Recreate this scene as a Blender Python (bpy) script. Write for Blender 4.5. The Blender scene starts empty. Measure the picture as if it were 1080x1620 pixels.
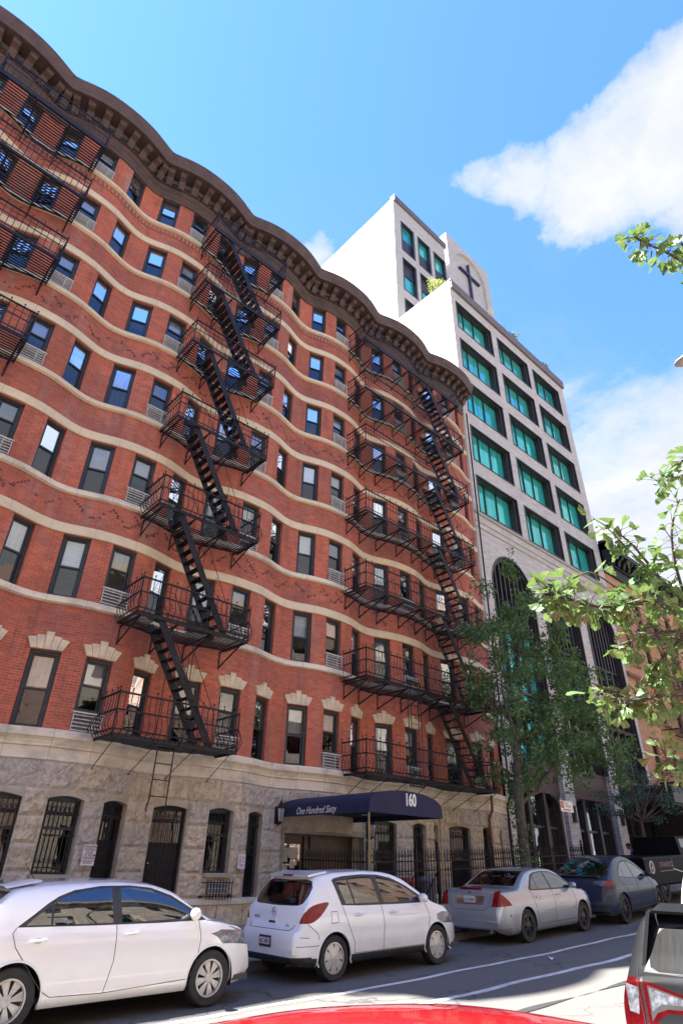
# parameters
SKYSTR = .088; EXPO = 2.5; SKYTINT = (.55, .785, 1.14); CLOUD_A = (1.6, 1.72, 1.92); CLOUD_B = (2.15, 2.15, 2.2)

import bpy, bmesh, math, random
from math import sin, cos, pi, radians, sqrt, atan2
from mathutils import Vector, Matrix
from mathutils.bvhtree import BVHTree
random.seed(7)
SC = bpy.context.scene
COL = SC.collection

# ---------------------------------------------------------------- helpers
class MB:
    """collects geometry, then builds it as one mesh object"""
    def __init__(s): s.v = []; s.f = []; s.uv = []; s.m = []; s.hasuv = False
    def face(s, pts, uv=None, m=0):
        i = len(s.v); s.v += [tuple(p) for p in pts]; s.f.append(tuple(range(i, i+len(pts))))
        s.uv.append(uv); s.m.append(m)
        if uv: s.hasuv = True
    def box(s, x0, x1, y0, y1, z0, z1, m=0):
        i = len(s.v)
        s.v += [(x0,y0,z0),(x1,y0,z0),(x1,y1,z0),(x0,y1,z0),(x0,y0,z1),(x1,y0,z1),(x1,y1,z1),(x0,y1,z1)]
        for q in ((0,3,2,1),(4,5,6,7),(0,1,5,4),(1,2,6,5),(2,3,7,6),(3,0,4,7)):
            s.f.append(tuple(i+k for k in q)); s.uv.append(None); s.m.append(m)
    def hexa(s, p, m=0):          # 8 points, bottom ring then top ring
        i = len(s.v); s.v += [tuple(q) for q in p]
        for q in ((0,3,2,1),(4,5,6,7),(0,1,5,4),(1,2,6,5),(2,3,7,6),(3,0,4,7)):
            s.f.append(tuple(i+k for k in q)); s.uv.append(None); s.m.append(m)
    def bar(s, a, b, w, h, up=(0,0,1), m=0):
        a = Vector(a); b = Vector(b); d = b-a
        if d.length < 1e-6: return
        d.normalize(); up = Vector(up)
        x = d.cross(up)
        if x.length < 1e-4: x = d.cross(Vector((1,0,0)))
        x.normalize(); u = x.cross(d)
        x *= w/2; u *= h/2
        s.hexa([a-x-u, a+x-u, b+x-u, b-x-u, a-x+u, a+x+u, b+x+u, b-x+u], m)
    def tube(s, pts, r, n=5, m=0, cap=True, closed=False):
        pts = [Vector(p) for p in pts]; N = len(pts); rr = r if isinstance(r, (list, tuple)) else [r]*N
        i0 = len(s.v); ref = None
        for k in range(N):
            t = (pts[min(k+1,N-1)]-pts[max(k-1,0)])
            if closed: t = pts[(k+1)%N]-pts[k-1]
            t.normalize()
            if ref is None:
                ref = t.cross(Vector((0,0,1)))
                if ref.length < .1: ref = t.cross(Vector((1,0,0)))
            ref = (ref - t*ref.dot(t))
            if ref.length < 1e-5: ref = t.cross(Vector((0,1,0)))
            ref.normalize(); b = t.cross(ref)
            for j in range(n):
                a = 2*pi*j/n
                s.v.append(tuple(pts[k] + (ref*cos(a)+b*sin(a))*rr[k]))
        R = N if closed else N-1
        for k in range(R):
            for j in range(n):
                s.f.append((i0+k*n+j, i0+k*n+(j+1)%n, i0+((k+1)%N)*n+(j+1)%n, i0+((k+1)%N)*n+j)); s.uv.append(None); s.m.append(m)
        if cap and not closed:
            s.f.append(tuple(i0+j for j in range(n))[::-1]); s.uv.append(None); s.m.append(m)
            s.f.append(tuple(i0+(N-1)*n+j for j in range(n))); s.uv.append(None); s.m.append(m)
    def lathe(s, prof, n=16, c=(0,0,0), axis='z', m=0):
        i0 = len(s.v); c = Vector(c)
        for (r, z) in prof:
            for j in range(n):
                a = 2*pi*j/n
                p = (r*cos(a), r*sin(a), z) if axis == 'z' else (r*cos(a), z, r*sin(a))
                s.v.append(tuple(c+Vector(p)))
        for k in range(len(prof)-1):
            for j in range(n):
                s.f.append((i0+k*n+j, i0+k*n+(j+1)%n, i0+(k+1)*n+(j+1)%n, i0+(k+1)*n+j)); s.uv.append(None); s.m.append(m)
    def prism(s, poly, d0, d1, fn, m=0):
        """poly of 2-D points extruded between d0 and d1; fn(a,b,d) -> 3-D"""
        n = len(poly)
        s.face([fn(a,b,d0) for a,b in poly], m=m); s.face([fn(a,b,d1) for a,b in poly][::-1], m=m)
        for k in range(n):
            a, b = poly[k], poly[(k+1)%n]
            s.face([fn(*a,d0), fn(*a,d1), fn(*b,d1), fn(*b,d0)], m=m)
    def build(s, name, mat=None, parent=None, smooth=False, merge=False, normals=True, mats=None):
        me = bpy.data.meshes.new(name); me.from_pydata(s.v, [], s.f)
        if s.hasuv:
            ul = me.uv_layers.new(name='UVMap')
            k = 0
            for fi, f in enumerate(s.f):
                u = s.uv[fi]
                for j in range(len(f)):
                    ul.data[k].uv = u[j] if u else (0, 0); k += 1
        for q in (mats or ([mat] if mat else [])): me.materials.append(q)
        if mats: me.polygons.foreach_set('material_index', s.m)
        if normals or merge:
            bm = bmesh.new(); bm.from_mesh(me)
            if merge: bmesh.ops.remove_doubles(bm, verts=bm.verts, dist=1e-4)
            if normals: bmesh.ops.recalc_face_normals(bm, faces=bm.faces)
            bm.to_mesh(me); bm.free()
        if smooth:
            me.polygons.foreach_set('use_smooth', [True]*len(me.polygons))
            if isinstance(smooth, float): me.set_sharp_from_angle(angle=radians(smooth))
        me.update()
        o = bpy.data.objects.new(name, me); COL.objects.link(o); o.parent = parent
        return o

def thing(name, label, cat, loc=(0,0,0), rz=0, group=None):
    o = bpy.data.objects.new(name, None); COL.objects.link(o); o.empty_display_size = .3
    o.location = loc; o.rotation_euler = (0, 0, rz)
    return tag(o, label, cat, group)
def tag(o, label, cat, group=None):
    o['label'] = label; o['category'] = cat
    if group: o['group'] = group
    return o
def struct(o, kind='structure'):
    o['kind'] = kind; return o
def share(src, name, parent, loc=(0,0,0), rot=(0,0,0), scale=(1,1,1), mat=None):
    o = bpy.data.objects.new(name, src.data if hasattr(src, 'data') else src); COL.objects.link(o)
    o.parent = parent; o.location = loc; o.rotation_euler = rot; o.scale = scale
    return o
def smoothstep(t): t = max(0, min(1, t)); return t*t*(3-2*t)
def interp(pts, x):
    if x <= pts[0][0]: return pts[0][1]
    for (a, b), (c, d) in zip(pts, pts[1:]):
        if x <= c: return b + (d-b)*(x-a)/(c-a)
    return pts[-1][1]
def cubic(pts, x):
    """monotone-ish smooth interpolation through points"""
    n = len(pts)
    if x <= pts[0][0]: return pts[0][1]
    if x >= pts[-1][0]: return pts[-1][1]
    sl = [(pts[i+1][1]-pts[i][1])/(pts[i+1][0]-pts[i][0]) for i in range(n-1)]
    ms = [sl[0]]+[0 if sl[i-1]*sl[i] <= 0 else 2*sl[i-1]*sl[i]/(sl[i-1]+sl[i]) for i in range(1, n-1)]+[sl[-1]]
    for i in range(n-1):
        if x <= pts[i+1][0]:
            h = pts[i+1][0]-pts[i][0]; t = (x-pts[i][0])/h
            return ((2*t**3-3*t**2+1)*pts[i][1] + (t**3-2*t**2+t)*h*ms[i] + (-2*t**3+3*t**2)*pts[i+1][1] + (t**3-t**2)*h*ms[i+1])

# ---------------------------------------------------------------- materials
def newmat(name):
    m = bpy.data.materials.new(name); m.use_nodes = True
    nt = m.node_tree; b = nt.nodes['Principled BSDF']
    return m, nt, b
def N(nt, typ, **kw):
    n = nt.nodes.new(typ)
    for k, v in kw.items():
        if hasattr(n, k): setattr(n, k, v)
        else: n.inputs[k.replace('_', ' ')].default_value = v
    return n
def lk(nt, a, b): nt.links.new(a, b)
def c4(c): return (c[0], c[1], c[2], 1)
def mix(nt, fac, a, b, typ='MIX'):
    n = nt.nodes.new('ShaderNodeMix'); n.data_type = 'RGBA'; n.blend_type = typ
    for i, v in ((0, fac), (6, a), (7, b)):
        if hasattr(v, 'links'): lk(nt, v, n.inputs[i])
        elif i == 0: n.inputs[i].default_value = v
        else: n.inputs[i].default_value = c4(v)
    return n.outputs[2]
def ramp(nt, src, stops):
    r = nt.nodes.new('ShaderNodeValToRGB'); el = r.color_ramp.elements
    while len(el) < len(stops): el.new(.5)
    for e, (p, c) in zip(el, stops):
        e.position = p; e.color = c4(c) if hasattr(c, '__len__') else (c, c, c, 1)
    lk(nt, src, r.inputs[0]); return r.outputs[0]
def noise(nt, vec, scale, detail=4, rough=.6, dist=0):
    n = N(nt, 'ShaderNodeTexNoise'); n.inputs['Scale'].default_value = scale; n.inputs['Detail'].default_value = detail
    n.inputs['Roughness'].default_value = rough; n.inputs['Distortion'].default_value = dist
    if vec is not None: lk(nt, vec, n.inputs['Vector'])
    return n.outputs[0]
def mapping(nt, vec, scale=(1,1,1), loc=(0,0,0)):
    m = N(nt, 'ShaderNodeMapping'); m.inputs['Scale'].default_value = scale; m.inputs['Location'].default_value = loc
    lk(nt, vec, m.inputs['Vector']); return m.outputs[0]
def coord(nt, which='Object'):
    return N(nt, 'ShaderNodeTexCoord').outputs[which]
def bump(nt, b, h, strength=.3, dist=.01, prev=None):
    n = N(nt, 'ShaderNodeBump'); n.inputs['Strength'].default_value = strength; n.inputs['Distance'].default_value = dist
    lk(nt, h, n.inputs['Height'])
    if prev: lk(nt, prev, n.inputs['Normal'])
    lk(nt, n.outputs[0], b.inputs['Normal']); return n.outputs[0]
def pm(name, c1, c2=None, rough=.6, metal=0, scale=3, bumps=0, bscale=30, coat=0, spec=.5, stretch=(1,1,1), lo=.35, hi=.65, bdist=.01):
    m, nt, b = newmat(name)
    b.inputs['Roughness'].default_value = rough; b.inputs['Metallic'].default_value = metal
    b.inputs['Coat Weight'].default_value = coat; b.inputs['Coat Roughness'].default_value = .04
    b.inputs['Specular IOR Level'].default_value = spec
    c2 = c2 or tuple(x*.8 for x in c1)
    v = mapping(nt, coord(nt), stretch)
    lk(nt, ramp(nt, noise(nt, v, scale), [(lo, c1), (hi, c2)]), b.inputs['Base Color'])
    if bumps: bump(nt, b, noise(nt, v, bscale, 5), bumps, bdist)
    return m

def brick_mat(name, cols, mortar, bw=.2, bh=.067, ms=.008, stain=None, streak=.5, rough=.85, bumpst=.5, squash=False, offset=.5, spots=True, zdark=None):
    """brick courses laid in the surface's own UV metres"""
    m, nt, b = newmat(name)
    uv = coord(nt, 'UV')
    w = N(nt, 'ShaderNodeTexBrick'); w.offset = offset
    w.inputs['Scale'].default_value = 1; w.inputs['Brick Width'].default_value = bw; w.inputs['Row Height'].default_value = bh
    w.inputs['Mortar Size'].default_value = ms; w.inputs['Mortar Smooth'].default_value = .1; w.inputs['Bias'].default_value = 0
    w.inputs['Color1'].default_value = c4(cols[0]); w.inputs['Color2'].default_value = c4(cols[1]); w.inputs['Mortar'].default_value = c4(mortar)
    lk(nt, uv, w.inputs['Vector'])
    n1 = noise(nt, uv, .45, 5, .65)
    c = mix(nt, ramp(nt, n1, [(.38, 0.), (.66, .9)]), w.outputs['Color'], cols[2], 'MIX')
    c = mix(nt, .55, w.outputs['Color'], c)
    if zdark:      # band of different brick between given heights (real change of brick)
        for (za, zb) in zdark:
            sx = N(nt, 'ShaderNodeSeparateXYZ'); lk(nt, uv, sx.inputs[0])
            nz = noise(nt, uv, .8, 5, .7)
            ad = N(nt, 'ShaderNodeMath', operation='MULTIPLY_ADD'); lk(nt, nz, ad.inputs[0]); ad.inputs[1].default_value = .5; lk(nt, sx.outputs[1], ad.inputs[2])
            g1 = N(nt, 'ShaderNodeMapRange'); lk(nt, sx.outputs[1], g1.inputs[0]); g1.inputs[1].default_value = za; g1.inputs[2].default_value = za+.05
            g2 = N(nt, 'ShaderNodeMapRange'); lk(nt, sx.outputs[1], g2.inputs[0]); g2.inputs[1].default_value = zb; g2.inputs[2].default_value = zb+.05; g2.inputs[3].default_value = 1; g2.inputs[4].default_value = 0
            mm = N(nt, 'ShaderNodeMath', operation='MULTIPLY'); lk(nt, g1.outputs[0], mm.inputs[0]); lk(nt, g2.outputs[0], mm.inputs[1])
            m2 = N(nt, 'ShaderNodeMath', operation='MULTIPLY'); lk(nt, mm.outputs[0], m2.inputs[0]); lk(nt, ramp(nt, nz, [(.35, 0.), (.6, .75)]), m2.inputs[1])
            c = mix(nt, m2.outputs[0], c, mix(nt, .6, w.outputs['Color'], cols[3]), 'MIX')
    vs = mapping(nt, uv, (2.2, .22, 1))
    n2 = noise(nt, vs, 1.6, 6, .7)
    c = mix(nt, ramp(nt, n2, [(.5, 0.), (.78, streak)]), c, stain or (.1, .07, .06))
    if spots:
        n3 = noise(nt, uv, 3.1, 6, .75)
        c = mix(nt, ramp(nt, n3, [(.62, 0.), (.7, .5)]), c, (.32, .24, .22))
    if spots:
        n5 = noise(nt, mapping(nt, uv, (1.1,.12,1)), 1.1, 6, .75)
        c = mix(nt, ramp(nt, n5, [(.53, 0.), (.68, .5)]), c, (.40,.30,.27))
        n6 = noise(nt, uv, .22, 4, .6)
        c = mix(nt, ramp(nt, n6, [(.45, 0.), (.62, .38)]), c, (.13,.05,.045))
    # each brick its own tone
    wn = N(nt, 'ShaderNodeTexWhiteNoise'); wn.noise_dimensions = '2D'
    sn = N(nt, 'ShaderNodeVectorMath', operation='SNAP'); lk(nt, uv, sn.inputs[0]); sn.inputs[1].default_value = (bw, bh, 1)
    lk(nt, sn.outputs[0], wn.inputs['Vector'])
    c = mix(nt, ramp(nt, wn.outputs[0], [(0, .0), (1, .28)]), c, (.08, .035, .03))
    lk(nt, c, b.inputs['Base Color']); b.inputs['Roughness'].default_value = rough
    iv = N(nt, 'ShaderNodeMath', operation='SUBTRACT'); iv.inputs[0].default_value = 1; lk(nt, w.outputs['Fac'], iv.inputs[1])
    p = bump(nt, b, iv.outputs[0], bumpst, .008)
    bump(nt, b, noise(nt, uv, 40, 4), .25, .004, p)
    return m

M = {}
M['brick'] = brick_mat('red_brick', [(.63,.125,.055), (.43,.075,.042), (.74,.19,.085), (.33,.115,.10)], (.46,.27,.2), .2, .066, .0075, (.13,.06,.05), .7,
                       zdark=[(6.5,7.4),(9.4,10.5),(12.5,13.6),(15.6,16.7),(18.6,19.7),(21.6,22.7)])
M['side_brick'] = brick_mat('plain_side_brick', [(.26,.12,.09), (.2,.09,.07), (.3,.15,.11), (.2,.1,.08)], (.25,.2,.18), .2, .066, .008, streak=.3)
def stone_mat():
    m, nt, b = newmat('rock_faced_sandstone'); uv = coord(nt, 'UV'); ob = coord(nt)
    w = N(nt, 'ShaderNodeTexBrick'); w.offset = .43; w.offset_frequency = 2; w.squash = .72; w.squash_frequency = 3
    w.inputs['Scale'].default_value = 1; w.inputs['Brick Width'].default_value = .88; w.inputs['Row Height'].default_value = .47
    w.inputs['Mortar Size'].default_value = .016; w.inputs['Mortar Smooth'].default_value = .35
    w.inputs['Color1'].default_value = (.80,.66,.46,1); w.inputs['Color2'].default_value = (.68,.58,.44,1); w.inputs['Mortar'].default_value = (.30,.24,.17,1)
    dv = N(nt, 'ShaderNodeVectorMath', operation='MULTIPLY_ADD')
    nn = N(nt, 'ShaderNodeTexNoise'); nn.inputs['Scale'].default_value = 2.5; lk(nt, uv, nn.inputs['Vector'])
    lk(nt, nn.outputs['Color'], dv.inputs[0]); dv.inputs[1].default_value = (.03,.03,0); lk(nt, uv, dv.inputs[2])
    lk(nt, dv.outputs[0], w.inputs['Vector'])
    n1 = noise(nt, mapping(nt, uv, (1,.35,1)), .35, 4, .6)
    c = mix(nt, ramp(nt, n1, [(.46, 0.), (.66, .7)]), w.outputs['Color'], (.55,.53,.49))
    n2 = noise(nt, uv, 7, 7, .75)
    c = mix(nt, ramp(nt, n2, [(.44, 0.), (.62, .6)]), c, (.30,.235,.165))
    n4 = noise(nt, mapping(nt, uv, (3,.3,1)), 2, 5, .7)
    c = mix(nt, ramp(nt, n4, [(.55, 0.), (.75, .55)]), c, (.16,.135,.11))
    n7 = noise(nt, uv, 17, 8, .8)
    c = mix(nt, ramp(nt, n7, [(.5, 0.), (.6, .35)]), c, (.85,.72,.52))
    lk(nt, c, b.inputs['Base Color']); b.inputs['Roughness'].default_value = .9
    iv = N(nt, 'ShaderNodeMath', operation='SUBTRACT'); iv.inputs[0].default_value = 1; lk(nt, w.outputs['Fac'], iv.inputs[1])
    p = bump(nt, b, iv.outputs[0], 1, .05)
    v = N(nt, 'ShaderNodeTexVoronoi'); v.inputs['Scale'].default_value = 5; v.feature = 'SMOOTH_F1'
    dv2 = N(nt, 'ShaderNodeVectorMath', operation='MULTIPLY_ADD'); lk(nt, nn.outputs['Color'], dv2.inputs[0]); dv2.inputs[1].default_value = (.5,.5,0); lk(nt, uv, dv2.inputs[2])
    lk(nt, dv2.outputs[0], v.inputs['Vector'])
    p = bump(nt, b, v.outputs[0], .9, .07, p)
    bump(nt, b, noise(nt, uv, 9, 8, .75), .9, .035, p)
    return m
M['stone'] = stone_mat()
def smoothstone(name, c1, c2, joint=1.1):
    m, nt, b = newmat(name); uv = coord(nt, 'UV')
    w = N(nt, 'ShaderNodeTexBrick'); w.offset = 0; w.inputs['Scale'].default_value = 1; w.inputs['Brick Width'].default_value = joint; w.inputs['Row Height'].default_value = 50
    w.inputs['Mortar Size'].default_value = .006; w.inputs['Color1'].default_value = c4(c1); w.inputs['Color2'].default_value = c4(tuple(x*.9 for x in c1)); w.inputs['Mortar'].default_value = c4(tuple(x*.5 for x in c1))
    lk(nt, mapping(nt, uv, (1,1,1), (0,5,0)), w.inputs['Vector'])
    n = noise(nt, mapping(nt, uv, (1,1.5,1)), 1.3, 6, .7)
    c = mix(nt, ramp(nt, n, [(.45, 0.), (.72, .85)]), w.outputs['Color'], c2)
    lk(nt, c, b.inputs['Base Color']); b.inputs['Roughness'].default_value = .8
    bump(nt, b, noise(nt, uv, 25, 5), .25, .006); return m
M['cream'] = smoothstone('cream_stone', (.72,.60,.42), (.50,.43,.33))
M['ledge'] = smoothstone('weathered_ledge_stone', (.78,.68,.52), (.30,.26,.21), .9)
M['voussoir'] = pm('cream_lintel_stone', (.70,.58,.40), (.52,.44,.32), .85, scale=5, bumps=.2)
M['cornice'] = pm('brown_painted_cornice', (.06,.037,.034), (.10,.062,.054), .55, scale=2.5, bumps=.15, bscale=20)
M['frame'] = pm('dark_window_frame', (.022,.028,.034), (.034,.040,.047), .45, scale=6)
M['iron'] = pm('black_painted_iron', (.006,.006,.009), (.017,.016,.021), .5, metal=.0, spec=.3, scale=9, bumps=.1, bscale=60)
M['white_metal'] = pm('white_painted_metal', (.62,.62,.6), (.45,.44,.42), .5, scale=9)
M['blind'] = pm('white_window_blind', (.78,.78,.76), (.62,.63,.64), .8, scale=2, stretch=(1,1,12))
M['blind2'] = pm('cream_curtain', (.55,.5,.42), (.38,.35,.3), .9, scale=3, stretch=(14,1,.4))
M['blind3'] = pm('grey_roller_shade', (.2,.22,.25), (.13,.14,.16), .8, scale=2)
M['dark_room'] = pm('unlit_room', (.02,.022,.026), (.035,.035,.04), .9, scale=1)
def glass_mat(name, tint=(.75,.8,.82), refl=.3, wob=.02, rough=.0, transp=1.0):
    m, nt, b = newmat(name); nt.nodes.remove(b)
    out = [n for n in nt.nodes if n.type == 'OUTPUT_MATERIAL'][0]
    t = N(nt, 'ShaderNodeBsdfTransparent'); t.inputs[0].default_value = c4(tint)
    g = N(nt, 'ShaderNodeBsdfGlossy'); g.inputs['Color'].default_value = (.95,.97,1,1); g.inputs['Roughness'].default_value = rough
    f = N(nt, 'ShaderNodeLayerWeight'); f.inputs[0].default_value = .35
    mr = N(nt, 'ShaderNodeMapRange'); lk(nt, f.outputs['Fresnel'], mr.inputs[0]); mr.inputs[3].default_value = refl; mr.inputs[4].default_value = .95
    ms = N(nt, 'ShaderNodeMixShader'); lk(nt, mr.outputs[0], ms.inputs[0]); lk(nt, t.outputs[0], ms.inputs[1]); lk(nt, g.outputs[0], ms.inputs[2])
    bp = N(nt, 'ShaderNodeBump'); bp.inputs['Strength'].default_value = 1; bp.inputs['Distance'].default_value = wob
    lk(nt, noise(nt, coord(nt), 1.4, 2), bp.inputs['Height']); lk(nt, bp.outputs[0], g.inputs['Normal'])
    lk(nt, ms.outputs[0], out.inputs[0]); return m
M['glass'] = glass_mat('window_glass', (.8,.84,.86), .2, .004)
M['screen'] = glass_mat('screened_lower_pane', (.22,.24,.26), .05, .004)
M['glass_low'] = glass_mat('barred_window_glass', (.45,.5,.5), .035, .004)
M['car_glass'] = glass_mat('car_glass', (.35,.42,.4), .12, .003)
M['privacy_glass'] = glass_mat('dark_car_glass', (.1,.11,.12), .12, .003)
M['dark_glass'] = glass_mat('dark_shopfront_glass', (.3,.33,.33), .3, .01)
def teal():
    m, nt, b = newmat('teal_coated_glass'); ob = coord(nt)
    oi = N(nt, 'ShaderNodeObjectInfo')
    c = ramp(nt, noise(nt, ob, .35, 3), [(.35, (.05,.66,.59)), (.7, (.02,.46,.45))])
    c = mix(nt, ramp(nt, oi.outputs['Random'], [(0,.0),(1,.4)]), c, (.16,.62,.58))
    wv = noise(nt, mapping(nt, ob, (2.2,1,.25)), 1.5, 1)
    c = mix(nt, ramp(nt, wv, [(.55,0.),(.6,.35)]), c, (.01,.2,.2))
    lk(nt, c, b.inputs['Base Color']); b.inputs['Roughness'].default_value = .06; b.inputs['Metallic'].default_value = .4
    bump(nt, b, noise(nt, ob, 1.2, 2), 1, .008); return m
M['teal'] = teal()
M['rubber'] = pm('tyre_rubber', (.018,.018,.019), (.03,.029,.028), .85, scale=12, bumps=.2, bscale=60)
M['black_plastic'] = pm('black_plastic', (.02,.02,.022), (.03,.03,.032), .5, scale=8)
M['chrome'] = pm('bright_metal', (.7,.7,.7), (.6,.6,.6), .15, metal=1, scale=5)
M['gold'] = pm('brass_pole', (.26,.19,.09), (.2,.15,.08), .45, metal=.3, scale=6)
M['lead'] = pm('zinc_roof_edge', (.2,.21,.24), (.28,.29,.33), .5, metal=.3, scale=4)
def plain(name, c, rough=.5, metal=0, coat=0): return pm(name, c, tuple(x*.88 for x in c), rough, metal, 4, coat=coat)
M['white'] = plain('white_paint', (.75,.75,.76), .5)
M['red'] = plain('red_lettering', (.55,.03,.03), .5)
M['ink'] = plain('dark_lettering', (.03,.02,.05), .6)

def text_obj(name, s, size, mat, parent=None, loc=(0,0,0), rot=(pi/2,0,0), depth=.002, shear=0, align='CENTER', sx=1, bold=0):
    cu = bpy.data.curves.new(name, 'FONT'); cu.body = s; cu.size = size; cu.extrude = depth; cu.align_x = align; cu.align_y = 'CENTER'
    cu.shear = shear; cu.offset = bold; cu.space_line = .95
    t = bpy.data.objects.new('tmp', cu); COL.objects.link(t)
    dg = bpy.context.evaluated_depsgraph_get(); dg.update()
    me = bpy.data.meshes.new_from_object(t.evaluated_get(dg)); me.name = name
    bpy.data.objects.remove(t); me.materials.clear(); me.materials.append(mat)
    o = bpy.data.objects.new(name, me); COL.objects.link(o); o.parent = parent; o.location = loc; o.rotation_euler = rot; o.scale = (sx, 1, 1)
    return o

# ---------------------------------------------------------------- ground levels
def G(x):            # road surface height: the street climbs to the right
    if x < 0: return .10
    if x < 24: return .10+.0012*x*x
    return .7912+.05*(x-24)
def GR(x, y):        # the road falls away towards the near gutter
    return G(x)-max(0, 5.5-y)*.035
def K(x):            # far kerb line
    return 10.62+.035*(min(max(x, -20), 60)-7.6)+1.25*smoothstep((x-20.5)/2.8)
def SW(x, y):        # far pavement height
    return G(x)+.14+.022*(y-K(x))

# ================================================================ RED APARTMENT HOUSE
PW, XV = 3.865, 3.44
def wy(x):
    t = 2*pi*(x-XV)/PW
    return 15.075+.185*cos(t)+.03*cos(2*t)
def wyd(x): return (wy(x+1e-3)-wy(x-1e-3))/2e-3
def off(x, d):       # point at distance d in front of the wall curve
    s = wyd(x); l = sqrt(1+s*s)
    return (x+d*s/l, wy(x)-d/l)
XL, XR = XV-2*PW, 22.82
SPANS = []
for k in range(-2, 5):
    for j, (a, b) in enumerate(((.35,1.01),(1.58,2.27),(2.9,3.5))):
        SPANS.append((XV+k*PW+a, XV+k*PW+b, j, k))
FL = [(4.33,6.10),(7.48,9.22),(10.6,12.32),(13.72,15.42),(16.83,18.43),(19.82,21.42),(22.8,24.4)]
def samples(extra, step=.15, a=XL, b=XR):
    n = int((b-a)/step); xs = [a+(b-a)*i/n for i in range(n+1)]
    xs = [x for x in xs if all(abs(x-e) > .04 for e in extra) or x in (a, b)]
    return sorted(set(xs+[e for e in extra if a < e < b]))
def curved_wall(name, z0, z1, openings, mat, parent, d=0, reveal=.2, zbase=None, arch=0):
    ex = sorted({v for o in openings for v in o[:2]}); zs = sorted({z0, z1} | {v for o in openings for v in o[2:4]})
    xs = samples(ex); mb = MB()
    arc = {}; s = 0; px = None
    for x in xs:
        p = off(x, d)
        if px: s += math.dist(p, px)
        arc[x] = s; px = p
    def P(x, z, r=0): a = off(x, d-r); return (a[0], a[1], z)
    for xa, xb in zip(xs, xs[1:]):
        xm = (xa+xb)/2
        for za, zb in zip(zs, zs[1:]):
            zm = (za+zb)/2
            if any(o[0] < xm < o[1] and o[2] < zm < o[3] for o in openings): continue
            mb.face([P(xa,za), P(xb,za), P(xb,zb), P(xa,zb)], [(arc[xa],za),(arc[xb],za),(arc[xb],zb),(arc[xa],zb)])
    for (xa, xb, za, zb) in [o[:4] for o in openings]:
        mb.face([P(xa,za), P(xa,zb), P(xa,zb,reveal), P(xa,za,reveal)], [(0,za),(0,zb),(reveal,zb),(reveal,za)])
        mb.face([P(xb,za), P(xb,za,reveal), P(xb,zb,reveal), P(xb,zb)], [(0,za),(reveal,za),(reveal,zb),(0,zb)])
        for z in (za, zb):
            mb.face([P(xa,z), P(xb,z), P(xb,z,reveal), P(xa,z,reveal)], [(0,0),(xb-xa,0),(xb-xa,reveal),(0,reveal)])
        if arch:       # flat segmental head
            n = 8
            for i in range(n):
                t0, t1 = i/n, (i+1)/n
                u0, u1 = xa+(xb-xa)*t0, xa+(xb-xa)*t1
                h0, h1 = arch*(2*t0-1)**2, arch*(2*t1-1)**2
                mb.face([P(u0,zb-h0), P(u1,zb-h1), P(u1,zb), P(u0,zb)], [(u0,zb-h0),(u1,zb-h1),(u1,zb),(u0,zb)])
                mb.face([P(u0,zb-h0), P(u1,zb-h1), P(u1,zb-h1,reveal), P(u0,zb-h0,reveal)], [(u0,0),(u1,0),(u1,.2),(u0,.2)])
    return mb.build(name, mat, parent, normals=False, merge=False)
def course(name, prof, mat, parent, a=XL, b=XR, step=.12):
    """closed profile [(d,z)] swept along the wall"""
    xs = samples([], step, a, b); mb = MB(); n = len(prof)
    rows = []
    for x in xs: rows.append([(*off(x, d), z) for d, z in prof])
    acc = [0]
    for i in range(1, n+1): acc.append(acc[-1]+math.dist(prof[i-1], prof[i%n]))
    s = 0
    for i in range(len(xs)-1):
        ds = xs[i+1]-xs[i]
        for k in range(n):
            q = (k+1) % n
            mb.face([rows[i][k], rows[i+1][k], rows[i+1][q], rows[i][q]], [(s,acc[k]),(s+ds,acc[k]),(s+ds,acc[k+1]),(s,acc[k+1])])
        s += ds
    mb.face(rows[0], [(0,0)]*n); mb.face(rows[-1][::-1], [(0,0)]*n)
    return mb.build(name, mat, parent, merge=True)

red = thing('apartment_building', 'red brick apartment house with a wavy front, cream bands and brown bracketed cornice', 'apartment building', (0,0,0))
ops = []
for z0, z1 in FL:
    for a, b, j, k in SPANS: ops.append((a, b, z0, z1))
curved_wall('brick_wall', 4.28, 24.75, ops, M['brick'], red)
# sides, roof
mb = MB()
for x in (XL, XR):
    y = wy(x)
    mb.face([(x,y+.001,-.5),(x,32,-.5),(x,32,25.2),(x,y+.001,25.2)], [(0,0),(17,0),(17,26),(0,26)])
mb.face([(XL,32,-.5),(XR,32,-.5),(XR,32,25.2),(XL,32,25.2)], [(0,0),(27,0),(27,26),(0,26)])
mb.build('side_wall', M['side_brick'], red)
mb = MB(); xs = samples([], .3)
for a, b in zip(xs, xs[1:]): mb.face([(a,wy(a)-.3,25.3),(b,wy(b)-.3,25.3),(b,32,25.3),(a,32,25.3)])
mb.build('roof', M['lead'], red)
# cream bands over the windows, sill courses under them
for z0, z1 in FL[1:6]:
    course('stone_band', [(.05,z1+.005),(.06,z1+.02),(.06,z1+.27),(.045,z1+.285),(-.1,z1+.285),(-.1,z1+.005)], M['cream'], red)
for z0, z1 in FL[1:]:
    course('sill_course', [(.03,z0-.2),(.1,z0-.17),(.1,z0-.05),(.07,z0-.01),(-.25,z0+.004),(-.25,z0-.2)], M['ledge'] if z0 < 12 else M['cream'], red)
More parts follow.
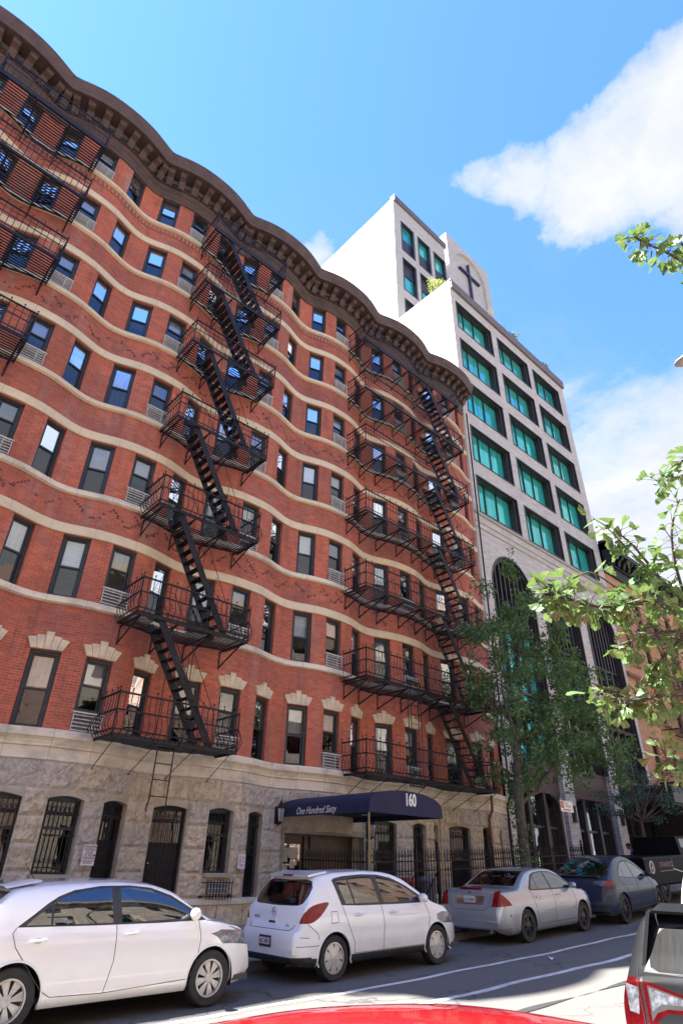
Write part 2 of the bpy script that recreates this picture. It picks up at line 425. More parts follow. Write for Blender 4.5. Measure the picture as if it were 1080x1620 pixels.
# fan-shaped stepped lintels over the first row of windows
for a, b, j, k in SPANS:
    if b < 1: continue
    w = b-a; pa, pb = off(a, .0), off(b, .0); c = ((pa[0]+pb[0])/2, (pa[1]+pb[1])/2); ang = atan2(pb[1]-pa[1], pb[0]-pa[0])
    sx = w/.66
    mb = MB()
    # five voussoirs with narrow joints
    cuts = [-.36,-.216,-.072,.072,.216,.36]
    for i in range(5):
        x0, x1 = cuts[i]+.003, cuts[i+1]-.003
        t0, t1 = x0*1.32, x1*1.32
        step = {0:.275,1:.34,2:.44,3:.34,4:.275}[i]
        step0 = {0:.25,1:.32,2:.43,3:.335,4:.28}[i]; step1 = {0:.28,1:.335,2:.43,3:.32,4:.25}[i]
        mb.prism([(x0*sx,0),(x1*sx,0),(t1*sx,step1),(t0*sx,step0)], -.06, .06, lambda u,v,d: (u, d, v))
    o = mb.build('lintel', M['voussoir'], red)
    o.location = (c[0], c[1], 6.115); o.rotation_euler = (0,0,ang)
# brick ornament: dark stepped zigzags on three spandrels, corbel table under the top windows
mb = MB()
for zc in (10.0, 16.15):
    for k in range(-2, 5):
        for dx0 in (-.2, 1.4):
            for i in range(26):
                u = dx0+.55+i*.075; tri = abs(((i/6.5) % 2)-1)
                for r in range(1 if i % 3 else 2):
                    x = XV+k*PW+u; z = zc-.22+tri*.42-r*.07
                    if not XL+.1 < x < XR-.15 or random.random() < .3: continue
                    p = off(x, .006); q = off(x+.07, .006); p2 = off(x, -.02); q2 = off(x+.07, -.02)
                    mb.hexa([(*p,z),(*q,z),(*q2,z),(*p2,z),(*p,z+.055),(*q,z+.055),(*q2,z+.055),(*p2,z+.055)])
mb.build('brick_zigzag', pm('burnt_brick', (.09,.035,.03), (.19,.06,.045), .8, scale=9), red)
mb = MB(); x = XL+.1
while x < XR-.1:
    for (z0, z1, d) in ((22.27,22.5,.05),):
        p = off(x, d); q = off(x+.075, d); p2 = off(x, -.02); q2 = off(x+.075, -.02)
        mb.hexa([(*p,z0),(*q,z0),(*q2,z0),(*p2,z0),(*p,z1),(*q,z1),(*q2,z1),(*p2,z1)])
    x += .15
mb.build('corbel_table', M['brick'], red)
# cornice ------------------------------------------------------------
course('cornice_frieze', [(.05,24.36),(.09,24.40),(.09,24.56),(.14,24.6),(.14,24.84),(.18,24.87),(.18,24.93),(.14,24.95),(.14,25.46),(-.1,25.46),(-.1,24.36)], M['cornice'], red)
course('cornice_crown', [(.14,25.44),(.80,25.44),(.80,25.38),(.87,25.38),(.89,25.5),(.93,25.55),(.93,25.62),(.99,25.72),(1.02,25.8),(1.02,25.84),(-.2,25.9),(-.2,25.47),(.14,25.47)], M['cornice'], red)
course('roof_edge_flashing', [(1.02,25.845),(1.035,25.845),(1.035,25.875),(.2,25.94),(.2,25.89)], M['lead'], red)
mb = MB(); x = XL+.05
while x < XR-.05:
    p, q, p2, q2 = off(x,.21), off(x+.06,.21), off(x,.12), off(x+.06,.12)
    mb.hexa([(*p,24.96),(*q,24.96),(*q2,24.96),(*p2,24.96),(*p,25.03),(*q,25.03),(*q2,25.03),(*p2,25.03)]); x += .12
mb.build('dentil_course', M['cornice'], red)
# scrolled brackets
prof = [(.13,24.99),(.24,24.98),(.31,25.02),(.34,25.10),(.36,25.17),(.42,25.22),(.52,25.24),(.62,25.25),(.68,25.28),(.7,25.33),(.7,25.435),(.13,25.435)]
nb = int((XR-XL)/.475)
for i in range(nb+1):
    x = XL+.12+i*(XR-XL-.24)/nb
    s = wyd(x); l = sqrt(1+s*s); nrm = Vector((s/l, -1/l, 0)); tan = Vector((1/l, s/l, 0)); o = Vector((x, wy(x), 0))
    mb = MB()
    mb.prism(prof, -.12, .12, lambda d, z, t: tuple(o+nrm*d+tan*t+Vector((0,0,z))))
    mb.prism([(.12,25.36),(.76,25.36),(.76,25.436),(.12,25.436)], -.145, .145, lambda d, z, t: tuple(o+nrm*d+tan*t+Vector((0,0,z-.001))))
    mb.build('bracket', M['cornice'], red)
# ---- stone ground floor
from mathutils import noise as mnoise
M['joint'] = pm('stone_joint', (.50,.43,.33), (.36,.31,.25), .9, scale=3)
BW = [(3.45,4.43,1.42,3.0,'w'),(4.93,5.72,1.5,3.0,'w'),(6.2,6.86,.3,3.0,'d'),(7.6,8.4,.3,3.0,'d'),(8.97,9.72,1.56,3.02,'w'),(10.27,10.87,1.02,3.02,'w'),
      (15.28,16.08,1.0,3.06,'w'),(16.76,17.43,1.0,3.06,'w'),(17.95,18.36,1.0,3.08,'w'),(19.1,19.98,1.0,3.1,'w'),(20.62,21.16,1.0,3.12,'w'),(21.79,22.14,1.0,3.12,'w')]
BW += [(-4.0+i*1.25, -3.3+i*1.25, 1.4, 3.0, 'w') for i in range(6)]
DOOR = (11.62, 14.62, .2, 2.62)
curved_wall('stone_wall', 1.03, 3.68,  [(a,b,max(z0,1.031),z1) for a,b,z0,z1,t in BW]+[(DOOR[0],DOOR[1],1.031,2.62)], M['joint'], red, d=.06, reveal=.3, arch=.07)
curved_wall('plinth_wall', -.4, .9, [(a,b,z0,.899) for a,b,z0,z1,t in BW if t == 'd']+[(DOOR[0],DOOR[1],.2,.899)], M['stone'], red, d=.12, reveal=.34)
def block_mat():
    m, nt, b = newmat('rock_faced_block'); ob = coord(nt); ge = N(nt, 'ShaderNodeNewGeometry')
    c = ramp(nt, ge.outputs['Random Per Island'], [(0, (.60,.51,.38)), (.35, (.72,.60,.42)), (.7, (.64,.56,.45)), (1, (.55,.50,.43))])
    c = mix(nt, ramp(nt, noise(nt, mapping(nt, ob, (1,1,.4)), .35, 4, .6), [(.46,0.),(.62,.75)]), c, (.50,.48,.45))
    c = mix(nt, ramp(nt, noise(nt, ob, 8, 7, .75), [(.45,0.),(.62,.7)]), c, (.30,.24,.18))
    c = mix(nt, ramp(nt, noise(nt, mapping(nt, ob, (3,3,.25)), 2, 5, .7), [(.54,0.),(.72,.6)]), c, (.2,.17,.14))
    lk(nt, c, b.inputs['Base Color']); b.inputs['Roughness'].default_value = .92; p = bump(nt, b, noise(nt, ob, 9, 8, .75), 1, .05); bump(nt, b, noise(nt, ob, 30, 6, .7), .6, .012, p); return m
rb = random.Random(9); mb = MB(); rowz = [1.05,1.56,2.07,2.58,3.125,3.665]
allop = [(a,b,z0,z1) for a,b,z0,z1,t in BW]+[(DOOR[0]-.02,DOOR[1]+.02,.2,2.64)]
for ri in range(5):
    z0, z1 = rowz[ri], rowz[ri+1]; free = [(XL+.02, XR-.02)]
    for (a, b, oz0, oz1) in allop:
        if min(z1, oz1)-max(z0, oz0) > .06:
            nf = []
            for (p, q) in free:
                if b <= p or a >= q: nf.append((p, q)); continue
                if a-p > .08: nf.append((p, a-.004))
                if q-b > .08: nf.append((b+.004, q))
            free = nf
    for (p, q) in free:
        n = max(1, round((q-p)/rb.uniform(.62,.9))); cuts_ = [p]+[p+(q-p)*(i+rb.uniform(-.18,.18))/n for i in range(1, n)]+[q]
        for xa, xb in zip(cuts_, cuts_[1:]):
            if xb < 2.2: continue
            xa += .004; xb -= .004; za, zb = z0+.004, z1-.004; w, h = xb-xa, zb-za
            nu, nv = max(2, int(w/.055)), max(2, int(h/.06)); sd_ = rb.uniform(0,50); bulge = rb.uniform(.03,.06); V = []
            for iv in range(nv+1):
                for iu in range(nu+1):
                    u, v = iu/nu, iv/nv; m_ = min(1, min(u,1-u)*w/.045, min(v,1-v)*h/.045)
                    x = xa+w*u; z = za+h*v; nn_ = mnoise.noise(Vector((x*5+sd_, z*6, sd_)))*.6+mnoise.noise(Vector((x*14, z*15, sd_)))*.55
                    o_ = off(x, .062+m_*(.004+bulge*.8+.065*nn_)); V.append((o_[0], o_[1], z))
            i0 = len(mb.v); mb.v += V
            for iv in range(nv):
                for iu in range(nu):
                    k = i0+iv*(nu+1)+iu; mb.f.append((k, k+1, k+nu+2, k+nu+1)); mb.uv.append(None); mb.m.append(0)
            # returns of the block
            for lst in ([i0+i for i in range(nu+1)], [i0+nv*(nu+1)+i for i in range(nu+1)]):
                pass
mb.build('rock_faced_blocks', block_mat(), red, normals=False)
segs = [(XL,6.2),(6.86,7.6),(8.4,11.62),(14.62,XR)]
for a, b in segs:
    course('water_table', [(.13,.9),(.17,.92),(.17,.99),(.07,1.04),(-.1,1.04),(-.1,.9)], M['ledge'], red, a, b)
course('moulding', [(.06,3.67),(.1,3.69),(.1,3.71),(.08,3.73),(.08,3.94),(.12,3.96),(.12,3.98),(.10,4.0),(.13,4.08),(.17,4.13),(.2,4.15),(.2,4.28),(.17,4.325),(-.25,4.335),(-.25,3.67)], M['ledge'], red)
# ---- windows -------------------------------------------------------
def sash_proto(w, h, low=0.0, full=True):
    mb = MB(); f = .075
    z0 = low
    mb.box(-w/2, -w/2+f, 0, .11, z0, h); mb.box(w/2-f, w/2, 0, .11, z0, h)
    mb.box(-w/2+f, w/2-f, 0, .11, h-f, h); mb.box(-w/2+f, w/2-f, -.02, .11, z0, z0+.05)
    mid = z0+(h-z0)*.5; a, b = -w/2+f+.002, w/2-f-.002; r = .045
    for (za, zb, y) in ((mid-.02, h-f-.002, .045), (z0+.052, mid+.02, .075)):
        mb.box(a, a+r, y, y+.028, za, zb); mb.box(b-r, b, y, y+.028, za, zb)
        mb.box(a+r, b-r, y, y+.028, za, za+r); mb.box(a+r, b-r, y, y+.028, zb-r, zb)
    fr = mb
    g = MB(); g.face([(a+r,.06,mid+.0),(b-r,.06,mid),(b-r,.06,h-f-r),(a+r,.06,h-f-r)]); g.face([(a+r,.09,z0+.08),(b-r,.09,z0+.08),(b-r,.09,mid-.01),(a+r,.09,mid-.01)], m=1)
    return fr, g
def mesh_of(mb, name, mat, mats=None):
    o = mb.build(name, mat, normals=True, mats=mats); me = o.data; bpy.data.objects.remove(o); return me
fr, g = sash_proto(.66, 1.7)
ME_tall, ME_tg = mesh_of(fr, 'window_frame', M['frame']), mesh_of(g, 'window_pane', None, [M['glass'], M['screen']])
fr, g = sash_proto(.69, 1.7, .46)
ME_short, ME_sg = mesh_of(fr, 'short_window_frame', M['frame']), mesh_of(g, 'short_window_pane', None, [M['glass'], M['screen']])
def blindmesh(frac, mat, z0=.05, w=.56):
    b = MB(); h = 1.66
    b.face([(-w/2,.14,h-(h-z0)*frac),(w/2,.14,h-(h-z0)*frac),(w/2,.14,h),(-w/2,.14,h)]); return mesh_of(b, 'blind', mat)
ME_blinds = [blindmesh(f, m) for f, m in ((.5,M['blind']),(.48,M['blind']),(.5,M['blind']),(.49,M['blind']),(.7,M['blind']),(.46,M['blind2']),(.36,M['blind']),(.97,M['blind']),(.45,M['blind3']),(.97,M['blind2']))]
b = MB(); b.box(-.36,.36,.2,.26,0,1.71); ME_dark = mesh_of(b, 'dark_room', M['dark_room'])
# air conditioner sleeve + guard
b = MB(); b.box(-.34,.34,.02,.1,.0,.42); 
for i in range(9): b.box(-.31,.16,-.0,.021,.045+i*.04,.06+i*.04)
ME_ac = mesh_of(b, 'air_conditioner', pm('dull_metal_grille', (.13,.135,.14), (.25,.25,.25), .5, metal=.3, scale=14, stretch=(1,1,8)))
b = MB()
for z in (.03,.115,.2,.285,.37): b.box(-.37,.37,-.16,-.145,z,z+.022)
for x in (-.37,.13,.352): b.box(x,x+.018,-.172,-.1605,.02,.42)
for x in (-.37,.352):
    b.box(x,x+.018,-.16,.0,.372,.39); b.box(x,x+.018,-.16,.0,.03,.05)
b.box(-.4,.4,-.19,.03,.425,.46)
ME_guard = mesh_of(b, 'guard', M['white_metal'])
def put_on_wall(a, b, z, d):
    pa, pb = off(a, d), off(b, d)
    return ((pa[0]+pb[0])/2, (pa[1]+pb[1])/2, z), (0, 0, atan2(pb[1]-pa[1], pb[0]-pa[0])), math.dist(pa, pb)
rnd = random.Random(3)
vis = [3.0, 1.5, .6, -.2, -1.0, -2.0, -4.5]       # first x worth building on each floor
for fi, (z0, z1) in enumerate(FL):
    for a, b, j, k in SPANS:
        if b < vis[fi]: continue
        loc, rot, w = put_on_wall(a, b, z0+.004, -.09)
        short = (j == 1)
        base = .69 if short else .66
        sc = (w/base*.995, 1, (z1-z0-.006)/1.7)
        name = 'short_window' if short else 'window'
        win = share(ME_short if short else ME_tall, name, red, loc, rot, sc)
        share(ME_sg if short else ME_tg, 'pane', win)
        share(ME_dark, 'dark_room', win)
        r = rnd.random()
        if r < .86: share(ME_blinds[min(int(rnd.random()**1.15*10), 9)], 'blind', win)
        if short:
            ac = share(ME_ac, 'air_conditioner', red, loc, rot, (w/.69*.98, 1, 1))
            share(ME_guard, 'guard', ac)
# ---- barred ground-floor windows and basement doors
def bars(mb, w, z0, z1, y, step=.105, curls=True):
    n = max(3, int(w/step)); 
    for i in range(n+1):
        x = -w/2+.03+(w-.06)*i/n; mb.box(x-.008, x+.008, y, y+.016, z0+.02, z1-.02)
    for z in (z0+.12, (z0+z1)/2, z1-.32, z1-.28): mb.box(-w/2, w/2, y-.006, y-.0005, z, z+.02)
    if curls:
        for i in range(n):
            x = -w/2+.03+(w-.06)*(i+.5)/n
            mb.tube([(x+.03*cos(t), y-.01, z1-.2+.055*sin(t)) for t in [2*pi*q/8 for q in range(8)]], .005, 4, closed=True)
            mb.tube([(x+.025*cos(t), y-.01, z0+.25+.04*sin(t)) for t in [2*pi*q/8 for q in range(8)]], .005, 4, closed=True)
for a, b, z0, z1, t in BW:
    if b < 3.3: continue
    loc, rot, w = put_on_wall(a, b, 0, -.14); zz0 = max(z0, G(a)+.2)
    mb = MB(); f = .06
    mb.box(-w/2,-w/2+f,0,.08,zz0,z1); mb.box(w/2-f,w/2,0,.08,zz0,z1); mb.box(-w/2+f,w/2-f,0,.08,z1-f-.05,z1); mb.box(-w/2+f,w/2-f,0,.08,zz0,zz0+f)
    mid = z1-(z1-max(zz0,1.0))*.42
    mb.box(-w/2+f,w/2-f,.01,.07,mid-.03,mid+.03)
    if t == 'd':
        mb.box(-w/2+f,w/2-f,.045,.075,zz0+f,mid-.03)
    fr = mb.build('basement_door' if t == 'd' else 'barred_window', M['iron'] if t == 'd' else M['frame'], red); fr.location = loc; fr.rotation_euler = rot
    g = MB(); zg = mid+.03 if t == 'd' else zz0+f
    g.face([(-w/2+f,.06,zg),(w/2-f,.06,zg),(w/2-f,.06,z1-f-.05),(-w/2+f,.06,z1-f-.05)]); g.build('pane', M['glass_low'], fr, normals=False)
    g = MB(); g.box(-w/2,w/2,.2,.26,zz0,z1); g.build('dark_room', M['dark_room'], fr)
    if rnd.random() < .55:
        g = MB(); g.face([(-w/2+f,.12,mid-.2),(w/2-f,.12,mid-.2),(w/2-f,.12,z1-f),(-w/2+f,.12,z1-f)]); g.build('blind', M['blind3'], fr, normals=False)
    g = MB(); bars(g, w-.02, zz0, z1-.05, -.08); g.build('grille', M['iron'], fr)
    if t == 'd':
        g = MB(); g.lathe([(0,0),(.025,.005),(.025,.03),(0,.035)], 10, (-w/2+.1,-.1,1.75), 'y'); g.build('door_knob', M['chrome'], fr, smooth=True)
# air conditioner in an iron cage under the fifth opening, and the one behind the white hatchback
def cage(xa, xb, z0, z1, nm='caged_air_conditioner'):
    loc, rot, w = put_on_wall(xa, xb, 0, .06)
    mb = MB(); mb.box(-w/2+.06,w/2-.06,-.12,.2,z0+.04,z1-.04)
    u = mb.build(nm, pm('grey_ac_panel', (.28,.28,.27), (.2,.2,.2), .5, scale=6), red); u.location = loc; u.rotation_euler = rot
    g = MB()
    for i in range(3):
        z = z0+.06+(z1-z0-.14)*i/2; g.box(-w/2+.08,w/2-.08,-.135,-.1205,z,z+.02)
    g.box(.05,.07,-.14,-.1355,z0+.05,z1-.05); g.build('grille', M['white_metal'], u)
    g = MB(); n = 8
    for i in range(n+1):
        x = -w/2+(w)*i/n; g.box(x-.009,x+.009,-.24,-.222,z0-.06,z1+.02)
    for z in (z0, z1-.06):
        g.box(-w/2-.06,w/2+.06,-.221,-.205,z,z+.02)
        for x in (-w/2-.06,w/2+.04): g.box(x,x+.02,-.205,.02,z,z+.02)
    for x in (-w/2-.1,w/2+.02): 
        for z in (z0-.02,z1-.08): g.box(x,x+.1,-.03,-.005,z,z+.06)
    g.build('cage', M['iron'], u)
    mb = MB(); mb.box(-w/2-.06,w/2+.06,-.16,.05,z1+.06,z1+.15); s = mb.build('window_sill', M['ledge'], red); s.location = loc; s.rotation_euler = rot
cage(9.02, 9.72, 1.08, 1.42); cage(4.97, 5.7, 1.05, 1.36)
# ---- entrance
e = MB(); x0, x1 = 11.62, 14.62
brown = pm('brown_door_paint', (.055,.035,.03), (.08,.05,.04), .4, scale=4)
yb = 15.55
e.box(11.64,11.72,yb-.25,yb,.3,2.62); e.box(11.72,14.6,yb-.1,yb,2.5,2.62); e.box(12.62,12.7,yb-.1,yb,.3,2.5); e.box(12.86,12.92,yb-.1,yb,.3,2.5)
e.box(12.92,14.6,yb-.04,yb+.02,.3,2.5)
ent = e.build('entrance_frame', brown, red)
e = MB(); e.box(11.74,12.6,yb-.05,yb-.01,.35,2.48); d = e.build('entrance_door', brown, red)
e = MB(); e.box(11.86,12.5,yb-.062,yb-.051,1.0,2.3); e.build('pane', M['dark_glass'], d)
paper = plain('white_paper', (.6,.6,.58), .8)
for (a, b, za, zb) in ((11.84,12.05,1.85,2.2),(12.08,12.42,1.95,2.22),(11.84,12.06,1.5,1.75),(12.16,12.32,1.7,1.87)):
    e = MB(); e.box(a,b,yb-.068,yb-.063,za,zb); e.build('notice', paper, d)
e = MB(); e.box(12.72,12.84,yb-.06,yb-.03,1.1,2.2); e.build('sidelight', M['blind3'], red)
e = MB()
e.box(11.6,14.64,yb+.02,yb+.1,.2,2.7); e.box(11.6,14.64,15.0,yb,2.55,2.7)
e.box(11.55,11.62,15.1,yb,.2,2.62); e.box(14.62,14.7,15.0,yb,.2,2.62)
e.build('entrance_recess', pm('grey_rendered_stone', (.34,.32,.28), (.24,.22,.19), .9, scale=4, bumps=.2), red)
e = MB(); e.box(11.7,14.6,14.6,yb,.3,.52); e.build('entrance_step', M['ledge'], red, )

# ================================================================ FIRE ESCAPES
def fire_escape(label, x0, x1, zs, stairs=None, ladder=None, first=0, belly=3):
    root = thing('fire_escape', label, 'fire escape', (x0, 13.74, 0))
    Y0 = 13.74
    def L(p): return (p[0]-x0, p[1]-Y0, p[2])
    class LB(MB):
        def bar(s, a, b, w, h, up=(0,0,1), m=0): MB.bar(s, L(a), L(b), w, h, up, m)
        def tube(s, pts, r, n=5, **k): MB.tube(s, [L(p) for p in pts], r, n, **k)
    for i, z in enumerate(zs):
        lev = first+i
        mb = LB()
        hole = None
        if stairs and i > 0: hole = (stairs[0]-.05, stairs[0]+.95)
        mb.bar((x0,Y0,z),(x1,Y0,z),.03,.1); n = 14
        for q in range(n):
            a, b = x0+(x1-x0)*q/n, x0+(x1-x0)*(q+1)/n
            mb.bar((a,wy(a)-.12,z-.002),(b,wy(b)-.12,z-.002),.03,.06)
        for xe in (x0, x1): mb.bar((xe,Y0,z),(xe,wy(xe)-.06,z),.03,.07)
        y = Y0+.08
        while y < 15.2:
            st = None; xx = x0+.02
            while xx < x1-.02:
                ok = wy(xx)-.13 > y and not (hole and hole[0] < xx < hole[1] and y < Y0+.66)
                if ok and st is None: st = xx
                if not ok and st is not None:
                    if xx-st > .1: mb.bar((st,y,z+.02),(xx,y,z+.02),.042,.014)
                    st = None
                xx += .05
            if st is not None: mb.bar((st,y,z+.02),(x1-.02,y,z+.02),.042,.014)
            y += .102
        plat = mb.build('platform', M['iron'], root, normals=False)
        # brackets
        nb = max(3, int((x1-x0)/.95)+1)
        for q in range(nb):
            x = x0+.12+(x1-x0-.24)*q/(nb-1); w = wy(x); br = LB()
            if lev == 0:
                br.bar((x,w-.0,z-.62),(x,w-.12,z-.6),.02,.02)
                br.tube([(x,w-.17,z-.58),(x,w-.2,z-.6),(x,w-.14,z-.62)],.012,4)
                br.tube([(x,w-.17,z-.58),(x,Y0+.05,z-.03)],.012,4)
            else:
                br.bar((x,w,z-.055),(x,Y0,z-.055),.045,.03)
                br.bar((x,w-.03,z-.5),(x,Y0+.08,z-.06),.025,.04)
                br.bar((x,w-.02,z-.55),(x,w-.02,z-.04),.03,.02,(0,1,0))
            br.build('bracket', M['iron'], plat, normals=False)
        # railing
        r = LB(); path = [(x0,wy(x0)-.08),(x0,Y0),(x1,Y0),(x1,wy(x1)-.08)]
        fancy = lev < belly
        H_ = .95
        for (xa,ya),(xb,yb_) in zip(path, path[1:]):
            r.bar((xa,ya,z+H_),(xb,yb_,z+H_),.035,.04); r.bar((xa,ya,z+.56),(xb,yb_,z+.56),.012,.036); r.bar((xa,ya,z+.14),(xb,yb_,z+.14),.012,.036)
            if not fancy: r.bar((xa,ya,z+.76),(xb,yb_,z+.76),.008,.02)
            ln = math.dist((xa,ya),(xb,yb_)); nn = max(2, int(ln/(.15 if fancy else .17)))
            dx, dy = (xb-xa)/ln, (yb_-ya)/ln; ox, oy = dy, -dx          # outward
            if ox*0+oy*1 > 0 and abs(dx) > .5: ox, oy = -ox, -oy
            if abs(dx) < .5: ox = -1 if xa == x0 else 1; oy = 0
            for q in range(nn+1):
                t = q/nn; px, py = xa+(xb-xa)*t, ya+(yb_-ya)*t
                if fancy:
                    c = [(0,0),(.1,.12),(.15,.25),(.1,.42),(.0,.6),(-.01,.8),(0,.95)]
                    r.tube([(px+ox*o_, py+oy*o_, z+h_) for o_, h_ in c], .0105, 4, cap=False)
                else:
                    r.tube([(px,py,z),(px,py,z+H_)], .0095, 4, cap=False)
                if q % 2 == 0:
                    r.tube([(px,py,z+H_),(px,py,z+H_+.1)], .009, 4, cap=False)
                    r.tube([(px,py,z+H_+.085),(px,py,z+H_+.11),(px,py,z+H_+.135)], [.01,.028,.006], 5)
            if fancy and abs(dx) > .5:     # scrollwork medallions
                for q in range(int(ln/.9)):
                    px = xa+dx*(.45+q*.9)
                    for s_ in (-1, 1):
                        r.tube([(px+s_*(.06+.05*cos(t)), ya-.02, z+.68+.05*sin(t)) for t in [2*pi*u/9 for u in range(9)]], .006, 4, closed=True)
                    r.tube([(px+.07*cos(t), ya-.13, z+.33+.09*sin(t)) for t in [2*pi*u/9 for u in range(9)]], .006, 4, closed=True)
        for (xa,ya) in path[1:3]:
            r.bar((xa,ya,z-.05),(xa,ya,z+H_+.05),.03,.03,(0,1,0))
        r.build('railing', M['iron'], plat, normals=False)
        if stairs and i > 0:
            s = LB(); xt, xb_ = stairs; zb = zs[i-1]+.03; zt = z+.02; ya, yb2 = Y0+.06, Y0+.66
            for y in (ya, yb2): s.bar((xt,y,zt-.02),(xb_,y,zb),.02,.19)
            nt = 12
            for q in range(1, nt+1):
                t = q/(nt+1); x = xt+(xb_-xt)*t; zz = zt+(zb-zt)*t
                for dxx in (-.075,-.015,.045): s.bar((x+dxx,ya,zz),(x+dxx,yb2,zz),.05,.018)
            s.build('stair', M['iron'], root, normals=False)
            s = LB()
            for y in (ya-.03, yb2+.03):
                s.tube([(xt-.05,y,zt+.75),(xt+.25,y,zt+.72),(xb_,y,zb+.8),(xb_+.02,y,zb)],.011,4)
                for t in (.25,.5,.75): s.tube([(xt+(xb_-xt)*t,y,zt+(zb-zt)*t),(xt+(xb_-xt)*t,y,zt+(zb-zt)*t+.78)],.008,4)
            s.build('handrail', M['iron'], root, normals=False)
    if ladder:
        kind, lx, ztop, zbot = ladder; s = LB(); y = Y0-.06
        if kind == 'drop':
            for dx in (0, .42): s.tube([(lx+dx,y,ztop),(lx+dx,y,zbot+.25),(lx+dx-.05*(dx == 0),y,zbot+.06),(lx+dx-.03*(dx == 0),y-.03,zbot)],.016,5)
            q = zbot+.32
            while q < ztop: s.tube([(lx,y,q),(lx+.42,y,q)],.011,4); q += .34
            s.bar((lx-.12,y+.04,zs[0]-.12),(lx+.6,y+.04,zs[0]-.12),.3,.02)
            for dx in (-.1,.56): s.tube([(lx+dx,y+.02,zs[0]-.12),(lx+dx,y+.02,zs[0]+2.6)],.014,4)
            s.build('drop_ladder', M['iron'], root, normals=False)
        else:
            for dx in (0,.13,.5,.63): s.tube([(lx+dx,y-.02,ztop),(lx+dx,y-.02,zbot)],.017,5)
            q = zbot+.1
            while q < zbot+2.9: s.tube([(lx+.13,y-.02,q),(lx+.5,y-.02,q)],.011,4); q += .3
            s.bar((lx-.04,y,ztop),(lx+.67,y,ztop),.03,.05); s.bar((lx-.04,y,zbot),(lx+.67,y,zbot),.03,.05)
            s.build('sliding_ladder', M['iron'], root, normals=False)
    # tie rods in front of the floors
    s = LB()
    for i in range(1, len(zs)):
        s.tube([(x1-1.5,wy(x1-1.5),zs[i]-.5),(x1-.9,Y0+.02,zs[i-1]+.9)],.008,4)
    s.build('tie_rod', M['iron'], root, normals=False)
    return root
ZP = [4.2, 7.1, 10.26, 13.38, 16.6, 19.6, 22.55]
fire_escape('black fire escape without visible stairs, cut off by the left edge of the photo', -2.2, 1.2, ZP[2:], None, None, first=2)
fire_escape('black fire escape left of the blue canopy, its drop ladder hanging over a barred door', 5.56, 8.85, ZP, (6.25, 8.1), ('drop', 6.68, 4.1, 2.72))
fire_escape('widest black fire escape, above the blue canopy, with stairs at its right end', 13.5, 20.3, ZP, (17.8, 19.7), ('slide', 15.4, 7.3, 4.0))

# ================================================================ MODERN CHURCH BUILDING
def flat_wall(mb, x0, x1, z0, z1, Y, openings, reveal=.3, fx=None, m=0, arch=None):
    """wall in the plane y=Y with rectangular openings; fx maps (x,y,z)"""
    xs = sorted({x0, x1} | {v for o in openings for v in o[:2]}); zs = sorted({z0, z1} | {v for o in openings for v in o[2:4]})
    for xa, xb in zip(xs, xs[1:]):
        for za, zb in zip(zs, zs[1:]):
            if any(o[0] < (xa+xb)/2 < o[1] and o[2] < (za+zb)/2 < o[3] for o in openings): continue
            mb.face([(xa,Y,za),(xb,Y,za),(xb,Y,zb),(xa,Y,zb)], [(xa,za),(xb,za),(xb,zb),(xa,zb)], m)
    for (xa, xb, za, zb) in openings:
        R = reveal
        mb.face([(xa,Y,za),(xa,Y,zb),(xa,Y+R,zb),(xa,Y+R,za)], [(0,za),(0,zb),(R,zb),(R,za)], m)
        mb.face([(xb,Y,za),(xb,Y+R,za),(xb,Y+R,zb),(xb,Y,zb)], [(0,za),(R,za),(R,zb),(0,zb)], m)
        mb.face([(xa,Y,za),(xa,Y+R,za),(xb,Y+R,za),(xb,Y,za)], [(xa,0),(xa,R),(xb,R),(xb,0)], m)
        if not arch: mb.face([(xa,Y,zb),(xb,Y,zb),(xb,Y+R,zb),(xa,Y+R,zb)], [(xa,0),(xb,0),(xb,R),(xa,R)], m)
        else:
            r = (xb-xa)/2; cx = (xa+xb)/2; zc = zb-r; n = 28
            for i in range(n):
                a0, a1 = pi-pi*i/n, pi-pi*(i+1)/n
                p, q = (cx+r*cos(a0), zc+r*sin(a0)), (cx+r*cos(a1), zc+r*sin(a1))
                mb.face([(p[0],Y,p[1]),(q[0],Y,q[1]),(q[0],Y,zb),(p[0],Y,zb)], [p, q, (q[0],zb), (p[0],zb)], m)
                mb.face([(p[0],Y,p[1]),(q[0],Y,q[1]),(q[0],Y+R,q[1]),(p[0],Y+R,p[1])], [(0,p[1]),(0,q[1]),(R,q[1]),(R,p[1])], m)
def boxwall(mb, x0, x1, y0, y1, z0, z1, sides='LRB', m=0):
    if 'L' in sides: mb.face([(x0,y1,z0),(x0,y0,z0),(x0,y0,z1),(x0,y1,z1)], [(y1,z0),(y0,z0),(y0,z1),(y1,z1)], m)
    if 'R' in sides: mb.face([(x1,y0,z0),(x1,y1,z0),(x1,y1,z1),(x1,y0,z1)], [(y0,z0),(y1,z0),(y1,z1),(y0,z1)], m)
    if 'B' in sides: mb.face([(x1,y1,z0),(x0,y1,z0),(x0,y1,z1),(x1,y1,z1)], [(x1,z0),(x0,z0),(x0,z1),(x1,z1)], m)
    if 'F' in sides: mb.face([(x0,y0,z0),(x1,y0,z0),(x1,y0,z1),(x0,y0,z1)], [(x0,z0),(x1,z0),(x1,z1),(x0,z1)], m)
    if 'T' in sides: mb.face([(x0,y0,z1),(x1,y0,z1),(x1,y1,z1),(x0,y1,z1)], [(x0,y0),(x1,y0),(x1,y1),(x0,y1)], m)
Mcream = brick_mat('pale_roman_brick', [(.64,.61,.56),(.58,.55,.51),(.67,.64,.59),(.57,.54,.49)], (.42,.39,.35), .4, .05, .004, (.33,.29,.25), .25, .8, .15, spots=False)
